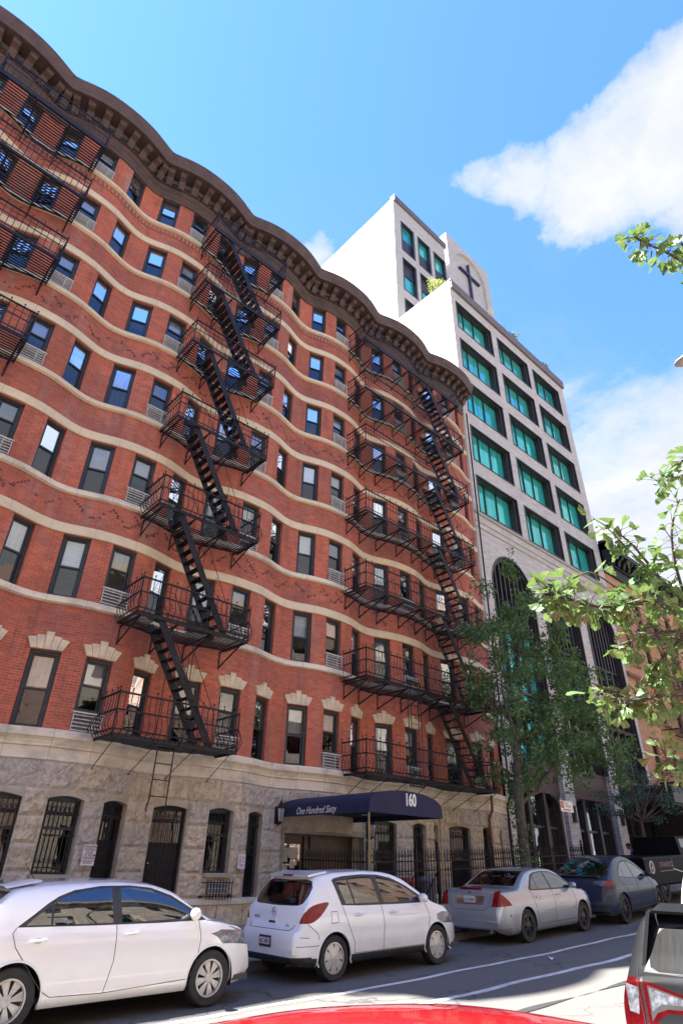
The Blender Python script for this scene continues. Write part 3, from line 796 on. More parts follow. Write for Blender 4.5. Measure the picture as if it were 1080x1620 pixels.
Mpier = brick_mat('white_glazed_brick', [(.62,.61,.60),(.54,.53,.52),(.62,.61,.6),(.5,.5,.5)], (.13,.12,.12), .36, .1, .009, (.3,.28,.27), .3, .45, .3, spots=False)
Mwhite = pm('white_rendered_wall', (.84,.84,.83), (.76,.76,.76), .85, scale=.6, bumps=.05)
Mbronze = pm('dark_bronze_metal', (.035,.03,.034), (.055,.048,.05), .4, metal=.4, scale=5)
Mfin = pm('louvre_metal', (.03,.026,.03), (.05,.045,.05), .4, metal=.3, scale=4, stretch=(6,1,.3))
Mcap = pm('brown_parapet_metal', (.13,.105,.09), (.17,.14,.12), .5, metal=.2, scale=3)
def spandrel():
    m, nt, b = newmat('patterned_bronze_panel'); ob = coord(nt)
    w = N(nt, 'ShaderNodeTexBrick'); w.inputs['Scale'].default_value = 1; w.inputs['Brick Width'].default_value = .12; w.inputs['Row Height'].default_value = .06; w.inputs['Mortar Size'].default_value = .012
    w.inputs['Color1'].default_value = (.15,.095,.075,1); w.inputs['Color2'].default_value = (.11,.07,.055,1); w.inputs['Mortar'].default_value = (.045,.03,.025,1)
    mp = N(nt, 'ShaderNodeMapping'); mp.inputs['Rotation'].default_value = (pi/2,0,0); lk(nt, ob, mp.inputs[0]); lk(nt, mp.outputs[0], w.inputs['Vector'])
    lk(nt, w.outputs['Color'], b.inputs['Base Color']); b.inputs['Roughness'].default_value = .5; bump(nt, b, w.outputs['Fac'], .6, .02); return m
Mspan = spandrel()
YM = 15.2; X0M, X1M = 22.9, 37.35
ch = thing('church_building', 'pale modern church with teal windows, tall arches and a cross on its roof slab', 'building', (0,0,0))
COLS = [(23.4,27.38),(28.08,32.02),(32.66,36.42)]
ROWS = [(32.1,34.62),(28.55,31.12),(24.98,27.58),(21.45,24.0),(18.06,20.48)]
mb = MB()
flat_wall(mb, X0M, X1M, 17.95, 35.54, YM, [(a,b,z0,z1) for a,b in COLS for z0,z1 in ROWS], .12)
mb.build('upper_wall', Mcream, ch, normals=False)
mb = MB(); BAY = [(23.78,27.62),(28.5,32.35),(33.22,36.98)]
flat_wall(mb, X0M, X1M, 8.6, 17.95, YM+.02, [(a,b,8.6,16.1) for a,b in BAY], .55, arch=True)
mb.build('arcade_wall', Mcream, ch, normals=False)
mb = MB()
for a, b in ((X0M,23.78),(27.62,28.5),(32.35,33.22),(36.98,X1M)):
    boxwall(mb, a, b, YM+.02, YM+.57, 0, 8.6, 'LRF')
mb.build('pier', Mpier, ch, normals=False)
mb = MB(); boxwall(mb, X0M, X1M, YM, 34, 17.95, 35.54, 'R'); boxwall(mb, X0M, X1M, YM+.02, 34, 0, 17.95, 'RB')
mb.build('side_wall', Mcream, ch, normals=False)
mb = MB(); boxwall(mb, X0M, X1M, YM, 34, 0, 36.25, 'L'); boxwall(mb, X0M, X1M, YM, 34, 35, 35.3, 'T')
for z, ya in ((34.3,16.2),(33.1,17.0),(31.9,16.8)): mb.box(X0M-.015, X0M, ya, 19.8, z, z+.03)
mb.build('party_wall', Mwhite, ch, normals=False)
mb = MB(); mb.box(X0M+.06, X1M+.1, YM-.14, YM+.3, 35.54, 36.3); mb.box(X1M-.1, X1M+.1, YM+.3, 34, 35.54, 36.3); mb.box(X0M, X0M+.06, YM-.14, 19.8, 36.25, 36.32)
mb.build('parapet', Mcap, ch)
mb = MB(); mb.box(X0M, X1M, YM-.06, YM+.02, 17.82, 17.98)
for z in (17.35, 17.0): mb.box(X0M, X1M, YM-.02, YM+.02, z, z+.05)
mb.build('string_course', Mcream, ch)
for ci, (a, b) in enumerate(COLS):
    for ri, (z0, z1) in enumerate(ROWS):
        mb = MB(); t = .07
        for (d0, d1, in_) in ((-.03,.1,0),(.1,.5,.07)):
            A, B, Z0, Z1 = a+in_, b-in_, z0+in_, z1-in_
            mb.box(A,A+t,YM+d0,YM+d1,Z0,Z1); mb.box(B-t*(1+2*(in_ > 0)),B,YM+d0,YM+d1,Z0,Z1)
            mb.box(A+t,B-t*(1+2*(in_ > 0)),YM+d0,YM+d1,Z0,Z0+t); mb.box(A+t,B-t*(1+2*(in_ > 0)),YM+d0,YM+d1,Z1-t,Z1)
        for f_ in (.31,.62):
            x = a+.14+(b-a-.35)*f_; mb.box(x-.03,x+.03,YM+.38,YM+.49,z0+.14,z1-.14)
        w = mb.build('window', Mbronze, ch)
        g = MB(); g.face([(a+.12,YM+.45,z0+.12),(b-.2,YM+.45,z0+.12),(b-.2,YM+.45,z1-.12),(a+.12,YM+.45,z1-.12)]); g.build('pane', M['teal'], w, normals=False)
# arches: surround, louvres, glazing, spandrel, shopfront
rw = random.Random(5)
for bi, (a, b) in enumerate(BAY):
    r = (b-a)/2; cx = (a+b)/2; zc = 16.1-r; y = YM+.1
    mb = MB()
    for rr, d0, d1 in ((r,.0,.35),(r-.14,.1,.42)):
        pts = [(cx+rr*cos(pi-pi*i/28), zc+rr*sin(pi-pi*i/28)) for i in range(29)]
        pts = [(pts[0][0], 6.0)]+pts+[(pts[-1][0], 6.0)]
        for p, q in zip(pts, pts[1:]):
            ip, iq = [(cx+(u[0]-cx)*(1-.1/rr), (u[1] if u[1] <= zc else zc+(u[1]-zc)*(1-.1/rr))) for u in (p, q)]
            mb.hexa([(p[0],YM+d0,p[1]),(q[0],YM+d0,q[1]),(q[0],YM+d1,q[1]),(p[0],YM+d1,p[1]),(ip[0],YM+d0,ip[1]),(iq[0],YM+d0,iq[1]),(iq[0],YM+d1,iq[1]),(ip[0],YM+d1,ip[1])])
    mb.build('arch_frame', Mbronze, ch)
    mb = MB(); n = 8
    for i in range(n+1):
        x = a+.3+(b-a-.6)*i/n; hh = zc+sqrt(max(.01, (r-.2)**2-(x-cx)**2))
        mb.box(x-.045,x+.045,YM+.22,YM+.5,12.1,hh)
    mb.box(a+.1,b-.1,YM+.5,YM+.54,12.1,16.05)
    mb.build('louvre', Mfin, ch)
    mb = MB()
    for i in range(5):
        x = a+.3+(b-a-.6)*i/4; mb.box(x-.07,x+.07,YM+.3,YM+.52,5.95,12.1)
    for z in (12.02, 9.0): mb.box(a+.2,b-.2,YM+.28,YM+.53,z,z+.12)
    w = mb.build('tall_window', Mbronze, ch)
    g = MB(); g.face([(a+.1,YM+.46,5.95),(b-.1,YM+.46,5.95),(b-.1,YM+.46,12.1),(a+.1,YM+.46,12.1)])
    g.build('pane', M['teal'] if bi == 0 else M['dark_glass'], w, normals=False)
    mb = MB(); mb.box(a,b,YM+.25,YM+.5,4.75,5.95); mb.box(a+.1,b-.1,YM+.22,YM+.26,5.85,5.98); mb.build('spandrel', Mspan, ch)
    # ground-floor opening with rounded upper corners
    mb = MB(); rc = .55
    for s in (-1, 1):
        xe = a+.12 if s < 0 else b-.12
        mb.box(min(xe,xe-s*.16),max(xe,xe-s*.16),YM+.25,YM+.6,.5,4.75)
        for i in range(6):
            a0, a1 = pi/2*i/6, pi/2*(i+1)/6
            xi = xe-s*.16
            p0 = (xi-s*rc*(1-sin(a0)), 4.75-rc*(1-cos(a0))-.08); p1 = (xi-s*rc*(1-sin(a1)), 4.75-rc*(1-cos(a1))-.08)
            mb.hexa([(p0[0],YM+.24,p0[1]),(p1[0],YM+.24,p1[1]),(p1[0],YM+.6,p1[1]),(p0[0],YM+.6,p0[1]),(p0[0],YM+.24,4.74),(p1[0],YM+.24,4.74),(p1[0],YM+.6,4.74),(p0[0],YM+.6,4.74)])
    for f_ in (.33,.66): mb.box(a+(b-a)*f_-.11,a+(b-a)*f_+.11,YM+.3,YM+.6,.6,4.72)
    mb.box(a+.2,b-.2,YM+.4,YM+.55,3.35,3.45)
    w = mb.build('shopfront', Mbronze, ch)
    g = MB(); g.face([(a+.1,YM+.52,.6),(b-.1,YM+.52,.6),(b-.1,YM+.52,4.74),(a+.1,YM+.52,4.74)]); g.build('pane', M['dark_glass'], w, normals=False)
# warm interiors behind the shop glass
mb = MB(); mb.box(X0M+.1,X1M-.1,YM+3.2,YM+3.3,.3,12.0); mb.face([(X0M+.1,YM+.6,.75),(X1M-.1,YM+.6,1.3),(X1M-.1,YM+3.2,1.3),(X0M+.1,YM+3.2,.75)]); mb.box(X0M+.1,X1M-.1,YM+.62,YM+3.2,4.9,5.8)
mb.build('interior', pm('ochre_interior', (.5,.3,.14), (.12,.09,.07), .8, scale=.8, lo=.45, hi=.6), ch)
# entrance canopy
mb = MB(); mb.hexa([(33.15,12.6,4.75),(37.3,12.6,4.75),(37.3,15.4,4.75),(33.15,15.4,4.75),(33.15,12.6,5.5),(37.3,12.6,5.5),(37.3,15.4,5.6),(33.15,15.4,5.6)])
mb.box(33.3,37.1,12.8,15.3,4.68,4.76); mb.build('canopy', Mbronze, ch)
mb = MB(); mb.box(36.6,36.95,13.4,15.3,1.0,4.7); mb.build('canopy_wall', Mbronze, ch)
# tower
mb = MB(); TW = []
for c in range(3):
    x = 23.78+c*2.13
    for z0 in (45.28, 40.42, 36.4): TW.append((x, x+1.66, z0, z0+3.88 if z0 > 37 else 39.4))
flat_wall(mb, X0M, 29.82, 35.5, 51.25, 19.9, TW, .3); boxwall(mb, X0M, 29.82, 19.9, 33, 35.5, 51.25, 'R')
mb.build('tower_wall', Mcream, ch, normals=False)
mb = MB(); boxwall(mb, X0M, 29.82, 19.9, 33, 35.5, 51.35, 'L'); [mb.box(X0M-.012, X0M, 20.05, 32.9, z, z+.025) for z in (38.8,42.1,45.4,48.7)]; [mb.box(X0M-.011, X0M, y, y+.02, 35.6, 51.3) for y in (23.2,26.4,29.6)]; mb.build('tower_side_wall', Mwhite, ch, normals=False)
mb = MB(); mb.box(X0M+.05, 29.95, 19.76, 20.2, 51.25, 51.95); mb.box(X0M, X0M+.05, 19.9, 33, 51.35, 51.5); mb.face([(X0M,20,51.3),(29.8,20,51.3),(29.8,33,51.3),(X0M,33,51.3)]); mb.build('tower_parapet', Mcap, ch)
for (a, b, z0, z1) in TW:
    mb = MB(); t = .1
    mb.box(a,a+t,19.87,20.2,z0,z1); mb.box(b-t*1.8,b,19.87,20.2,z0,z1); mb.box(a+t,b-t*1.8,19.87,20.2,z0,z0+t); mb.box(a+t,b-t*1.8,19.87,20.2,z1-t,z1)
    hi = z0 > 44; zm = z0+(z1-z0)*.5
    mb.box(a+t,b-t,20.1,20.16,*((z0+.1,zm) if hi else (zm+.2,z1-.1)))
    w = mb.build('window', Mbronze, ch)
    g = MB(); g.face([(a+.05,20.18,z0),(b-.05,20.18,z0),(b-.05,20.18,z1),(a+.05,20.18,z1)]); g.build('pane', M['teal'], w, normals=False)
# roof slab with arch recess and cross
XS0, XS1, YS = 30.5, 37.2, 20.0
mb = MB(); a, b = 31.65, 36.3
flat_wall(mb, XS0, XS1, 35.5, 54.5, YS, [(a,b,35.6,53.75)], .22, arch=True)
boxwall(mb, XS0, XS1, YS, 21.6, 35.5, 54.5, 'RBT'); mb.face([(a,YS+.22,35.6),(b,YS+.22,35.6),(b,YS+.22,53.75),(a,YS+.22,53.75)], [(a,35),(b,35),(b,53),(a,53)])
mb.build('roof_slab', Mcream, ch, normals=False)
mb = MB(); boxwall(mb, XS0, XS1, YS, 21.6, 35.5, 54.5, 'L'); mb.build('slab_side', Mwhite, ch, normals=False)
mb = MB(); mb.box(33.68,33.86,YS-.05,YS+.2,47.6,52.6); mb.box(32.25,33.679,YS-.05,YS+.2,50.9,51.1); mb.box(33.861,35.4,YS-.05,YS+.2,50.9,51.1); mb.build('cross', pm('blue_black_metal', (.02,.025,.07), (.03,.03,.08), .4), ch)
# wall lamps on the piers
for i, (x, z, lb) in enumerate(((23.3,4.6,'tall black wall lamp on the white brick pier beside the red apartment house'),(28.06,4.0,'slim black wall lamp on the white brick pier left of the street sign'),(32.78,4.1,'slim black wall lamp on the white brick pier beside the dark entrance canopy'),(37.15,4.3,'slim black wall lamp on the rightmost white brick pier'))):
    mb = MB(); mb.box(-.09,.09,-.14,0,-.3,.3); mb.box(-.11,.11,-.16,0,-.34,-.3); mb.box(-.11,.11,-.16,0,.3,.34); mb.box(-.05,.05,-.155,-.14,-.2,.2)
    o = mb.build('wall_lamp', Mbronze); o.location = (x, YM+.019, z); tag(o, lb, 'wall lamp', 'lamps on the white brick piers')

# ================================================================ ORANGE BRICK BUILDING (far right)
ob = thing('orange_building', 'orange brick tenement with a black bracketed cornice and fire escape, right of the church', 'tenement', (0,0,0))
Mor = brick_mat('orange_brick', [(.80,.44,.22),(.72,.37,.18),(.84,.48,.25),(.62,.32,.16)], (.3,.2,.14), .21, .07, .008, (.3,.13,.07), .3)
Mbs = pm('brownstone_trim', (.30,.16,.10), (.22,.12,.08), .85, scale=4, bumps=.2)
mb = MB(); XO0, XO1 = 37.45, 62; wops = []
for fz in (16.4, 13.2, 9.9, 6.6):
    for i in range(9): wops.append((38.7+i*2.55, 39.6+i*2.55, fz, fz+1.9))
for i in range(9): wops.append((38.5+i*2.55, 39.9+i*2.55, 2.3, 4.7))
flat_wall(mb, XO0, XO1, 0, 20.0, YM+.05, wops, .25); boxwall(mb, XO0, XO1, YM+.05, 30, 0, 20.6, 'LRBT')
mb.build('brick_wall', Mor, ob, normals=False)
mb = MB(); mb.box(XO0, XO1, YM-.1, YM+.1, 19.2, 20.0); mb.box(XO0, XO1, YM-.75, YM+.1, 20.75, 21.1); mb.box(XO0, XO1, YM-.6, YM+.1, 21.1, 21.3); mb.box(XO0, XO1, YM-.12, YM+.04, 20.0, 20.75); mb.box(XO0, XO1, YM-.22, YM+.04, 19.95, 20.05)
x = XO0+.3
while x < XO1:
    mb.prism([(-.13,20.1),(-.3,20.12),(-.36,20.3),(-.45,20.5),(-.65,20.58),(-.7,20.74),(-.13,20.74)], x, x+.3, lambda d, z, t: (t, YM+d, z)); x += .75
mb.box(XO0,XO0+.5,YM-.85,YM,20.0,21.5)
mb.build('cornice', M['iron'], ob)
mb = MB(); mb.box(XO0, XO1, YM-.1, YM+.04, 12.2, 12.45); x = XO0
while x < XO1: mb.box(x,x+.1,YM-.16,YM-.1,12.1,12.3); x += .22
mb.box(XO0, XO1, YM-.08, YM+.04, 5.6, 5.9)
for (a, b, z0, z1) in wops: mb.box(a-.12,b+.12,YM-.06,YM+.04,z0-.16,z0); mb.box(a-.12,b+.12,YM-.05,YM+.04,z1,z1+.25)
mb.build('stone_trim', Mbs, ob)
for (a, b, z0, z1) in wops:
    mb = MB(); t = .07; y = YM+.18
    mb.box(a,a+t,y,y+.1,z0,z1); mb.box(b-t,b,y,y+.1,z0,z1); mb.box(a+t,b-t,y,y+.1,z0,z0+t); mb.box(a+t,b-t,y,y+.1,z1-t,z1); mb.box(a+t,b-t,y,y+.08,(z0+z1)/2-.03,(z0+z1)/2+.03)
    w = mb.build('window', M['frame'], ob); g = MB(); g.face([(a,y+.05,z0),(b,y+.05,z0),(b,y+.05,z1),(a,y+.05,z1)]); g.build('pane', M['dark_glass'], w, normals=False)
    g = MB(); g.box(a,b,y+.15,y+.2,z0,z1); g.build('dark_room', M['dark_room'], w)
def simple_escape(label, x0, x1, zs, Y, sx):
    root = thing('fire_escape', label, 'fire escape', (x0,Y,0)); W = x1-x0
    for i, z in enumerate(zs):
        mb = MB(); mb.box(0,W,-1.0,-.96,z-.05,z+.03); mb.box(0,W,-.04,0,z-.05,z+.03); mb.box(0,.04,-.96,-.04,z-.05,z+.03); mb.box(W-.04,W,-.96,-.04,z-.05,z+.03)
        for k in range(1, 11): mb.box(.04,W-.04,-1+k*.09,-.97+k*.09,z,z+.012)
        p = mb.build('platform', M['iron'], root, normals=False)
        r = MB()
        for h in (.5,.95): r.bar((0,-1,z+h),(W,-1,z+h),.02,.02); r.bar((0,-1,z+h),(0,0,z+h),.02,.02); r.bar((W,-1,z+h),(W,0,z+h),.02,.02)
        for k in range(int(W/.18)+1): r.bar((k*.18,-1,z),(k*.18,-1,z+.95),.012,.012,(0,1,0))
        r.build('railing', M['iron'], p, normals=False)
        if i:
            s = MB(); zt, zb = z, zs[i-1]
            for y in (-.92,-.42): s.bar((sx,y,zt),(sx+1.5,y,zb),.02,.14)
            for k in range(1, 12): t = k/12; s.bar((sx+1.5*t,-.92,zt+(zb-zt)*t),(sx+1.5*t,-.42,zt+(zb-zt)*t),.14,.015)
            s.build('stair', M['iron'], root, normals=False)
simple_escape('black fire escape on the orange brick tenement at the far right', 40.6, 46.4, [9.4,12.7,15.9], YM, 2.2)
simple_escape('small black iron balcony on the orange tenement just right of the church', 38.4, 40.2, [6.2], YM, 1.0)

# ================================================================ BUILDINGS OUTSIDE THE VIEW (shade, bounce and reflections)
lowb = thing('neighbour_building', 'brick house left of the red apartment house, out of the picture', 'building')
mb = MB(); wo = [(x, x+1.0, z, z+1.8) for x in [-26+2.4*i for i in range(8)] for z in [4.6+3.1*k for k in range(5)]]
flat_wall(mb, -27, XL-.03, -.3, 22.7, 15.1, wo, .3); boxwall(mb, -27, XL-.03, 15.1, 32, -.3, 22.7, 'LRBT'); mb.build('brick_wall', M['side_brick'], lowb, normals=False)
mb = MB(); [mb.box(a,b,15.35,15.4,c,d) for a,b,c,d in wo]; mb.build('window', M['dark_glass'], lowb)
Mopp = brick_mat('buff_brick', [(.72,.64,.52),(.66,.58,.47),(.74,.66,.55),(.62,.54,.45)], (.42,.36,.3), .22, .07, .008, (.4,.33,.26), .3)
Mopp2 = brick_mat('red_brown_brick', [(.6,.42,.32),(.55,.38,.29),(.62,.44,.34),(.5,.35,.27)], (.34,.24,.2), .22, .07, .008, (.3,.15,.1), .3)
for i, (xa, xb, h, mt, lb) in enumerate(((-40,-14,17,Mopp,'buff brick row house across the street, behind the camera to the left'),(-13.9,6,15,Mopp2,'red brown row house across the street, behind the camera'),(6.1,26,18,Mopp,'buff brick house across the street, behind the camera to the right'),(26.1,52,21,Mopp2,'tall red brown house across the street at the far end'))):
    b_ = thing('opposite_building', lb, 'building', group='houses across the street'); mb = MB()
    wo = [(x, x+1.1, z, z+1.9) for x in [xa+1.2+2.5*k for k in range(int((xb-xa-2)/2.5))] for z in [G(max(0,xa))+1.2+3.2*k for k in range(int((h-2)/3.2))]]
    Y = -5.2
    t = MB(); flat_wall(t, xa, xb, -.3, h, 0, wo, -.3)
    t.v = [(x, Y+y, z) for x, y, z in t.v]; t.face([(xa,Y,h),(xb,Y,h),(xb,Y-12,h),(xa,Y-12,h)], [(0,0)]*4); t.face([(xa,Y,-.3),(xa,Y-12,-.3),(xa,Y-12,h),(xa,Y,h)], [(0,0)]*4); t.face([(xb,Y,-.3),(xb,Y-12,-.3),(xb,Y-12,h),(xb,Y,h)], [(0,0)]*4)
    t.face([(xa,Y-12,-.3),(xb,Y-12,-.3),(xb,Y-12,h),(xa,Y-12,h)], [(0,0)]*4)
    t.build('brick_wall', mt, b_, normals=False)
    t = MB(); [t.box(a,b,Y-.28,Y-.25,c,d) for a,b,c,d in wo]; t.build('window', M['dark_glass'], b_)
    t = MB(); t.box(xa,xb,Y,Y+.5,h-.6,h+.1); t.build('cornice', M['cream'] if i % 2 == 0 else M['cornice'], b_)

# ================================================================ STREET
def asphalt():
    m, nt, b = newmat('worn_asphalt'); ob = coord(nt)
    n1 = noise(nt, mapping(nt, ob, (.25,.9,1)), 1.1, 6, .65); n2 = noise(nt, ob, 60, 3, .8); n3 = noise(nt, mapping(nt, ob, (.12,1.2,1)), .9, 5, .7)
    c = ramp(nt, n1, [(.35, (.072,.069,.064)), (.62, (.108,.103,.096))])
    c = mix(nt, ramp(nt, n2, [(.3, 0.), (.8, .5)]), c, (.13,.125,.12))
    c = mix(nt, ramp(nt, n3, [(.55, 0.), (.66, .6)]), c, (.04,.04,.043))
    n9 = noise(nt, mapping(nt, ob, (.5,.8,1)), 1.7, 4, .55)
    c = mix(nt, ramp(nt, n9, [(.56, 0.), (.6, .45)]), c, (.11,.105,.1))
    n10 = noise(nt, ob, 2.6, 3, .5)
    c = mix(nt, ramp(nt, n10, [(.64, 0.), (.72, .6)]), c, (.025,.024,.024))
    # pale strip nearest the camera: sunlight on the road painted into the colour
    sx = N(nt, 'ShaderNodeSeparateXYZ'); lk(nt, ob, sx.inputs[0])
    dn = N(nt, 'ShaderNodeMath', operation='MULTIPLY_ADD'); lk(nt, noise(nt, ob, 1.5, 3), dn.inputs[0]); dn.inputs[1].default_value = .5; lk(nt, sx.outputs[1], dn.inputs[2])
    mr = N(nt, 'ShaderNodeMapRange'); lk(nt, dn.outputs[0], mr.inputs[0]); mr.inputs[1].default_value = 8.2; mr.inputs[2].default_value = 8.5; mr.inputs[3].default_value = .8; mr.inputs[4].default_value = 0
    c = mix(nt, mr.outputs[0], c, mix(nt, ramp(nt, n2, [(.3,0.),(.75,.8)]), (.135,.13,.125), (.085,.083,.08)))
    v = N(nt, 'ShaderNodeTexVoronoi'); v.feature = 'DISTANCE_TO_EDGE'; v.inputs['Scale'].default_value = .5
    dd = N(nt, 'ShaderNodeVectorMath', operation='MULTIPLY_ADD'); nn = N(nt, 'ShaderNodeTexNoise'); nn.inputs['Scale'].default_value = 1.4; nn.inputs['Detail'].default_value = 5; lk(nt, ob, nn.inputs['Vector'])
    lk(nt, nn.outputs['Color'], dd.inputs[0]); dd.inputs[1].default_value = (1.6,1.6,0); lk(nt, ob, dd.inputs[2]); lk(nt, mapping(nt, dd.outputs[0], (.5,1,1)), v.inputs['Vector'])
    c = mix(nt, ramp(nt, v.outputs['Distance'], [(0, .75), (.012, 0.)]), c, (.018,.018,.018))
    lk(nt, c, b.inputs['Base Color']); b.inputs['Roughness'].default_value = .88
    p = bump(nt, b, n2, .5, .006); bump(nt, b, noise(nt, ob, 5, 5), .3, .02, p); return m
def sheet(name, mat, x0, x1, ya, yb, zf, step=1.0, ny=1):
    mb = MB(); n = int((x1-x0)/step)
    for i in range(n):
        a, b = x0+(x1-x0)*i/n, x0+(x1-x0)*(i+1)/n
        for j in range(ny):
            t0, t1 = j/ny, (j+1)/ny
            P = [(a, ya(a)+(yb(a)-ya(a))*t0), (b, ya(b)+(yb(b)-ya(b))*t0), (b, ya(b)+(yb(b)-ya(b))*t1), (a, ya(a)+(yb(a)-ya(a))*t1)]
            mb.face([(x, y, zf(x, y)) for x, y in P], [(x, y) for x, y in P])
    return mb.build(name, mat, None, normals=False, merge=True, smooth=True)
g = MB(); g.box(-400, 600, -500, 600, -1.6, -1.2); struct(g.build('ground', pm('far_ground', (.12,.115,.11), rough=.95, scale=.2)))
road = struct(sheet('road', asphalt(), -60, 220, lambda x: -.25, lambda x: K(x)+.02, lambda x, y: GR(x, y), ny=12))
def slab_mat():
    m, nt, b = newmat('concrete_flags'); uv = coord(nt, 'UV')
    w = N(nt, 'ShaderNodeTexBrick'); w.offset = 0; w.inputs['Scale'].default_value = 1; w.inputs['Brick Width'].default_value = 1.5; w.inputs['Row Height'].default_value = 1.5; w.inputs['Mortar Size'].default_value = .012
    w.inputs['Color1'].default_value = (.30,.29,.275,1); w.inputs['Color2'].default_value = (.25,.245,.235,1); w.inputs['Mortar'].default_value = (.09,.09,.085,1); lk(nt, uv, w.inputs['Vector'])
    c = mix(nt, ramp(nt, noise(nt, uv, 2, 6, .7), [(.4,0.),(.75,.7)]), w.outputs['Color'], (.14,.135,.13)); lk(nt, c, b.inputs['Base Color']); b.inputs['Roughness'].default_value = .9
    bump(nt, b, noise(nt, uv, 40, 4), .3, .004); return m
Mflag = slab_mat(); Mkerb = pm('kerb_stone', (.26,.25,.24), (.16,.155,.15), .85, scale=5, bumps=.2)
struct(sheet('pavement', Mflag, -60, 220, lambda x: K(x)+.16, lambda x: 24, lambda x, y: SW(x, min(y, 16)), ny=3))
mb = MB()
for i in range(140):
    a, b = -60+2*i, -58+2*i-.012
    for (x0, x1) in ((a, b),):
        mb.hexa([(x0,K(x0),G(x0)-.2),(x1,K(x1),G(x1)-.2),(x1,K(x1)+.16,G(x1)-.2),(x0,K(x0)+.16,G(x0)-.2),(x0,K(x0)+.015,G(x0)+.14),(x1,K(x1)+.015,G(x1)+.14),(x1,K(x1)+.16,G(x1)+.144),(x0,K(x0)+.16,G(x0)+.144)])
struct(mb.build('kerb', Mkerb, None))
struct(sheet('near_pavement', Mflag, -60, 220, lambda x: -5.3, lambda x: -.41, lambda x, y: G(x)-.061))
mb = MB()
for i in range(140):
    x0, x1 = -60+2*i, -58+2*i-.012
    mb.hexa([(x0,-.41,G(x0)-.4),(x1,-.41,G(x1)-.4),(x1,-.25,G(x1)-.4),(x0,-.25,G(x0)-.4),(x0,-.41,G(x0)-.058),(x1,-.41,G(x1)-.058),(x1,-.265,G(x1)-.06),(x0,-.265,G(x0)-.06)])
struct(mb.build('near_kerb', Mkerb, None))
def worn_paint():
    m, nt, b = newmat('worn_road_paint'); ob = coord(nt)
    c = ramp(nt, noise(nt, mapping(nt, ob, (.6,3,1)), 3, 7, .8), [(.36, (.25,.25,.25)), (.5, (.62,.62,.61))]); lk(nt, c, b.inputs['Base Color']); b.inputs['Roughness'].default_value = .7
    return m
Mpaint = worn_paint()
def line(yf, w, x0, x1, nm='lane_line'):
    wob = lambda x: .025*sin(x*1.3)+.02*sin(x*3.1+1)
    return struct(sheet(nm, Mpaint, x0, x1, lambda x: yf(x)-w/2+wob(x), lambda x: yf(x)+w/2+wob(x)*.8, lambda x, y: GR(x,y)+.005, .25))
line(lambda x: 8.13+.022*(x-5), .11, -20, 60)
line(lambda x: 6.93+.012*(x-8), .13, -20, 60)
# tar seam
struct(sheet('tar_seam', pm('tar', (.035,.035,.035), rough=.6), 7.2, 30, lambda x: 5.75+.04*sin(x*2), lambda x: 5.82+.05*sin(x*2.3), lambda x, y: GR(x,y)+.004, .3))
mb = MB(); mb.face([(0,0,0),(.13,.02,.03),(.16,.09,.01),(.05,.11,.05)]); mb.face([(.13,.02,.03),(.24,.06,.0),(.2,.12,.03),(.16,.09,.01)])
o = mb.build('paper_scrap', M['white'], None, normals=False); o.location = (12.6, 7.75, G(12.6)+.012); tag(o, 'scrap of white paper lying on the road beside the silver saloon', 'litter')

for i, (x, y, r) in enumerate(()):
    e = MB(); e.lathe([(0,.006),(r*.9,.006),(r*.9,.012),(r,.012),(r,.004)], 28)
    for k in range(-4, 5): e.box(-sqrt(r*r*.7-(k*.06)**2), sqrt(r*r*.7-(k*.06)**2), k*.06-.008, k*.06+.008, .008, .011)
    o = e.build('drain_cover', pm('worn_cast_iron', (.06,.055,.05), (.035,.033,.03), .6, metal=.3, scale=12, bumps=.3)); o.location = (x, y, GR(x,y)); o.rotation_euler = (0,-.023,0); tag(o, 'round iron drain cover in the cycle lane by the white hatchback', 'drain cover')
Rl = random.Random(17); mb = MB()
for _ in range(150):
    x = Rl.uniform(2, 24); y = (K(x)-abs(Rl.gauss(0,.25))-.02) if Rl.random() < .6 else Rl.uniform(5.5, 10); a = Rl.uniform(0,3.14); s_ = Rl.uniform(.012,.035); z = GR(x,y)+.008
    mb.face([(x+s_*cos(a),y+s_*sin(a),z),(x-s_*.5*sin(a),y+s_*.5*cos(a),z+.006),(x-s_*cos(a),y-s_*sin(a),z),(x+s_*.5*sin(a),y-s_*.5*cos(a),z+.004)])
struct(mb.build('road_litter', pm('pale_specks', (.35,.33,.28), (.2,.17,.12), .8, scale=1.5), None, normals=False), 'stuff')
# ---- blue entrance canopy
aw = thing('entrance_canopy', 'dark blue domed cloth canopy on brass poles reading 160 over the entrance', 'canopy', (11.4, 11.5, 0))
navy = pm('navy_canvas', (.009,.009,.038), (.016,.016,.055), .8, scale=3, bumps=.08)
W_, D_ = 2.78, 3.6; zb, zs_, zt = 2.93, 3.12, 3.5
prof = [(0,zb),(0,zs_)]+[(W_/2-W_/2*cos(pi*i/20)*1.0, zs_+(zt-zs_)*sin(pi*i/20)**.85) for i in range(1, 20)]+[(W_,zs_),(W_,zb)]
mb = MB(); ny = 10
for j in range(ny):
    y0, y1 = D_*j/ny, D_*(j+1)/ny
    s0, s1 = [1-.04*sin(pi*4*t) * 0 for t in (j/ny, (j+1)/ny)]
    for a, b in zip(prof, prof[1:]):
        mb.face([(a[0],y0,a[1]),(b[0],y0,b[1]),(b[0],y1,b[1]+.00),(a[0],y1,a[1])])
mb.face([(x,0,z) for x, z in prof])
ac_ = mb.build('canopy_cloth', navy, aw, smooth=40.0, merge=True)
mb = MB(); mb.face([(.03,.02,zs_-.05),(W_-.03,.02,zs_-.05),(W_-.03,D_,zs_-.05),(.03,D_,zs_-.05)]); mb.build('lining', navy, aw, normals=False)
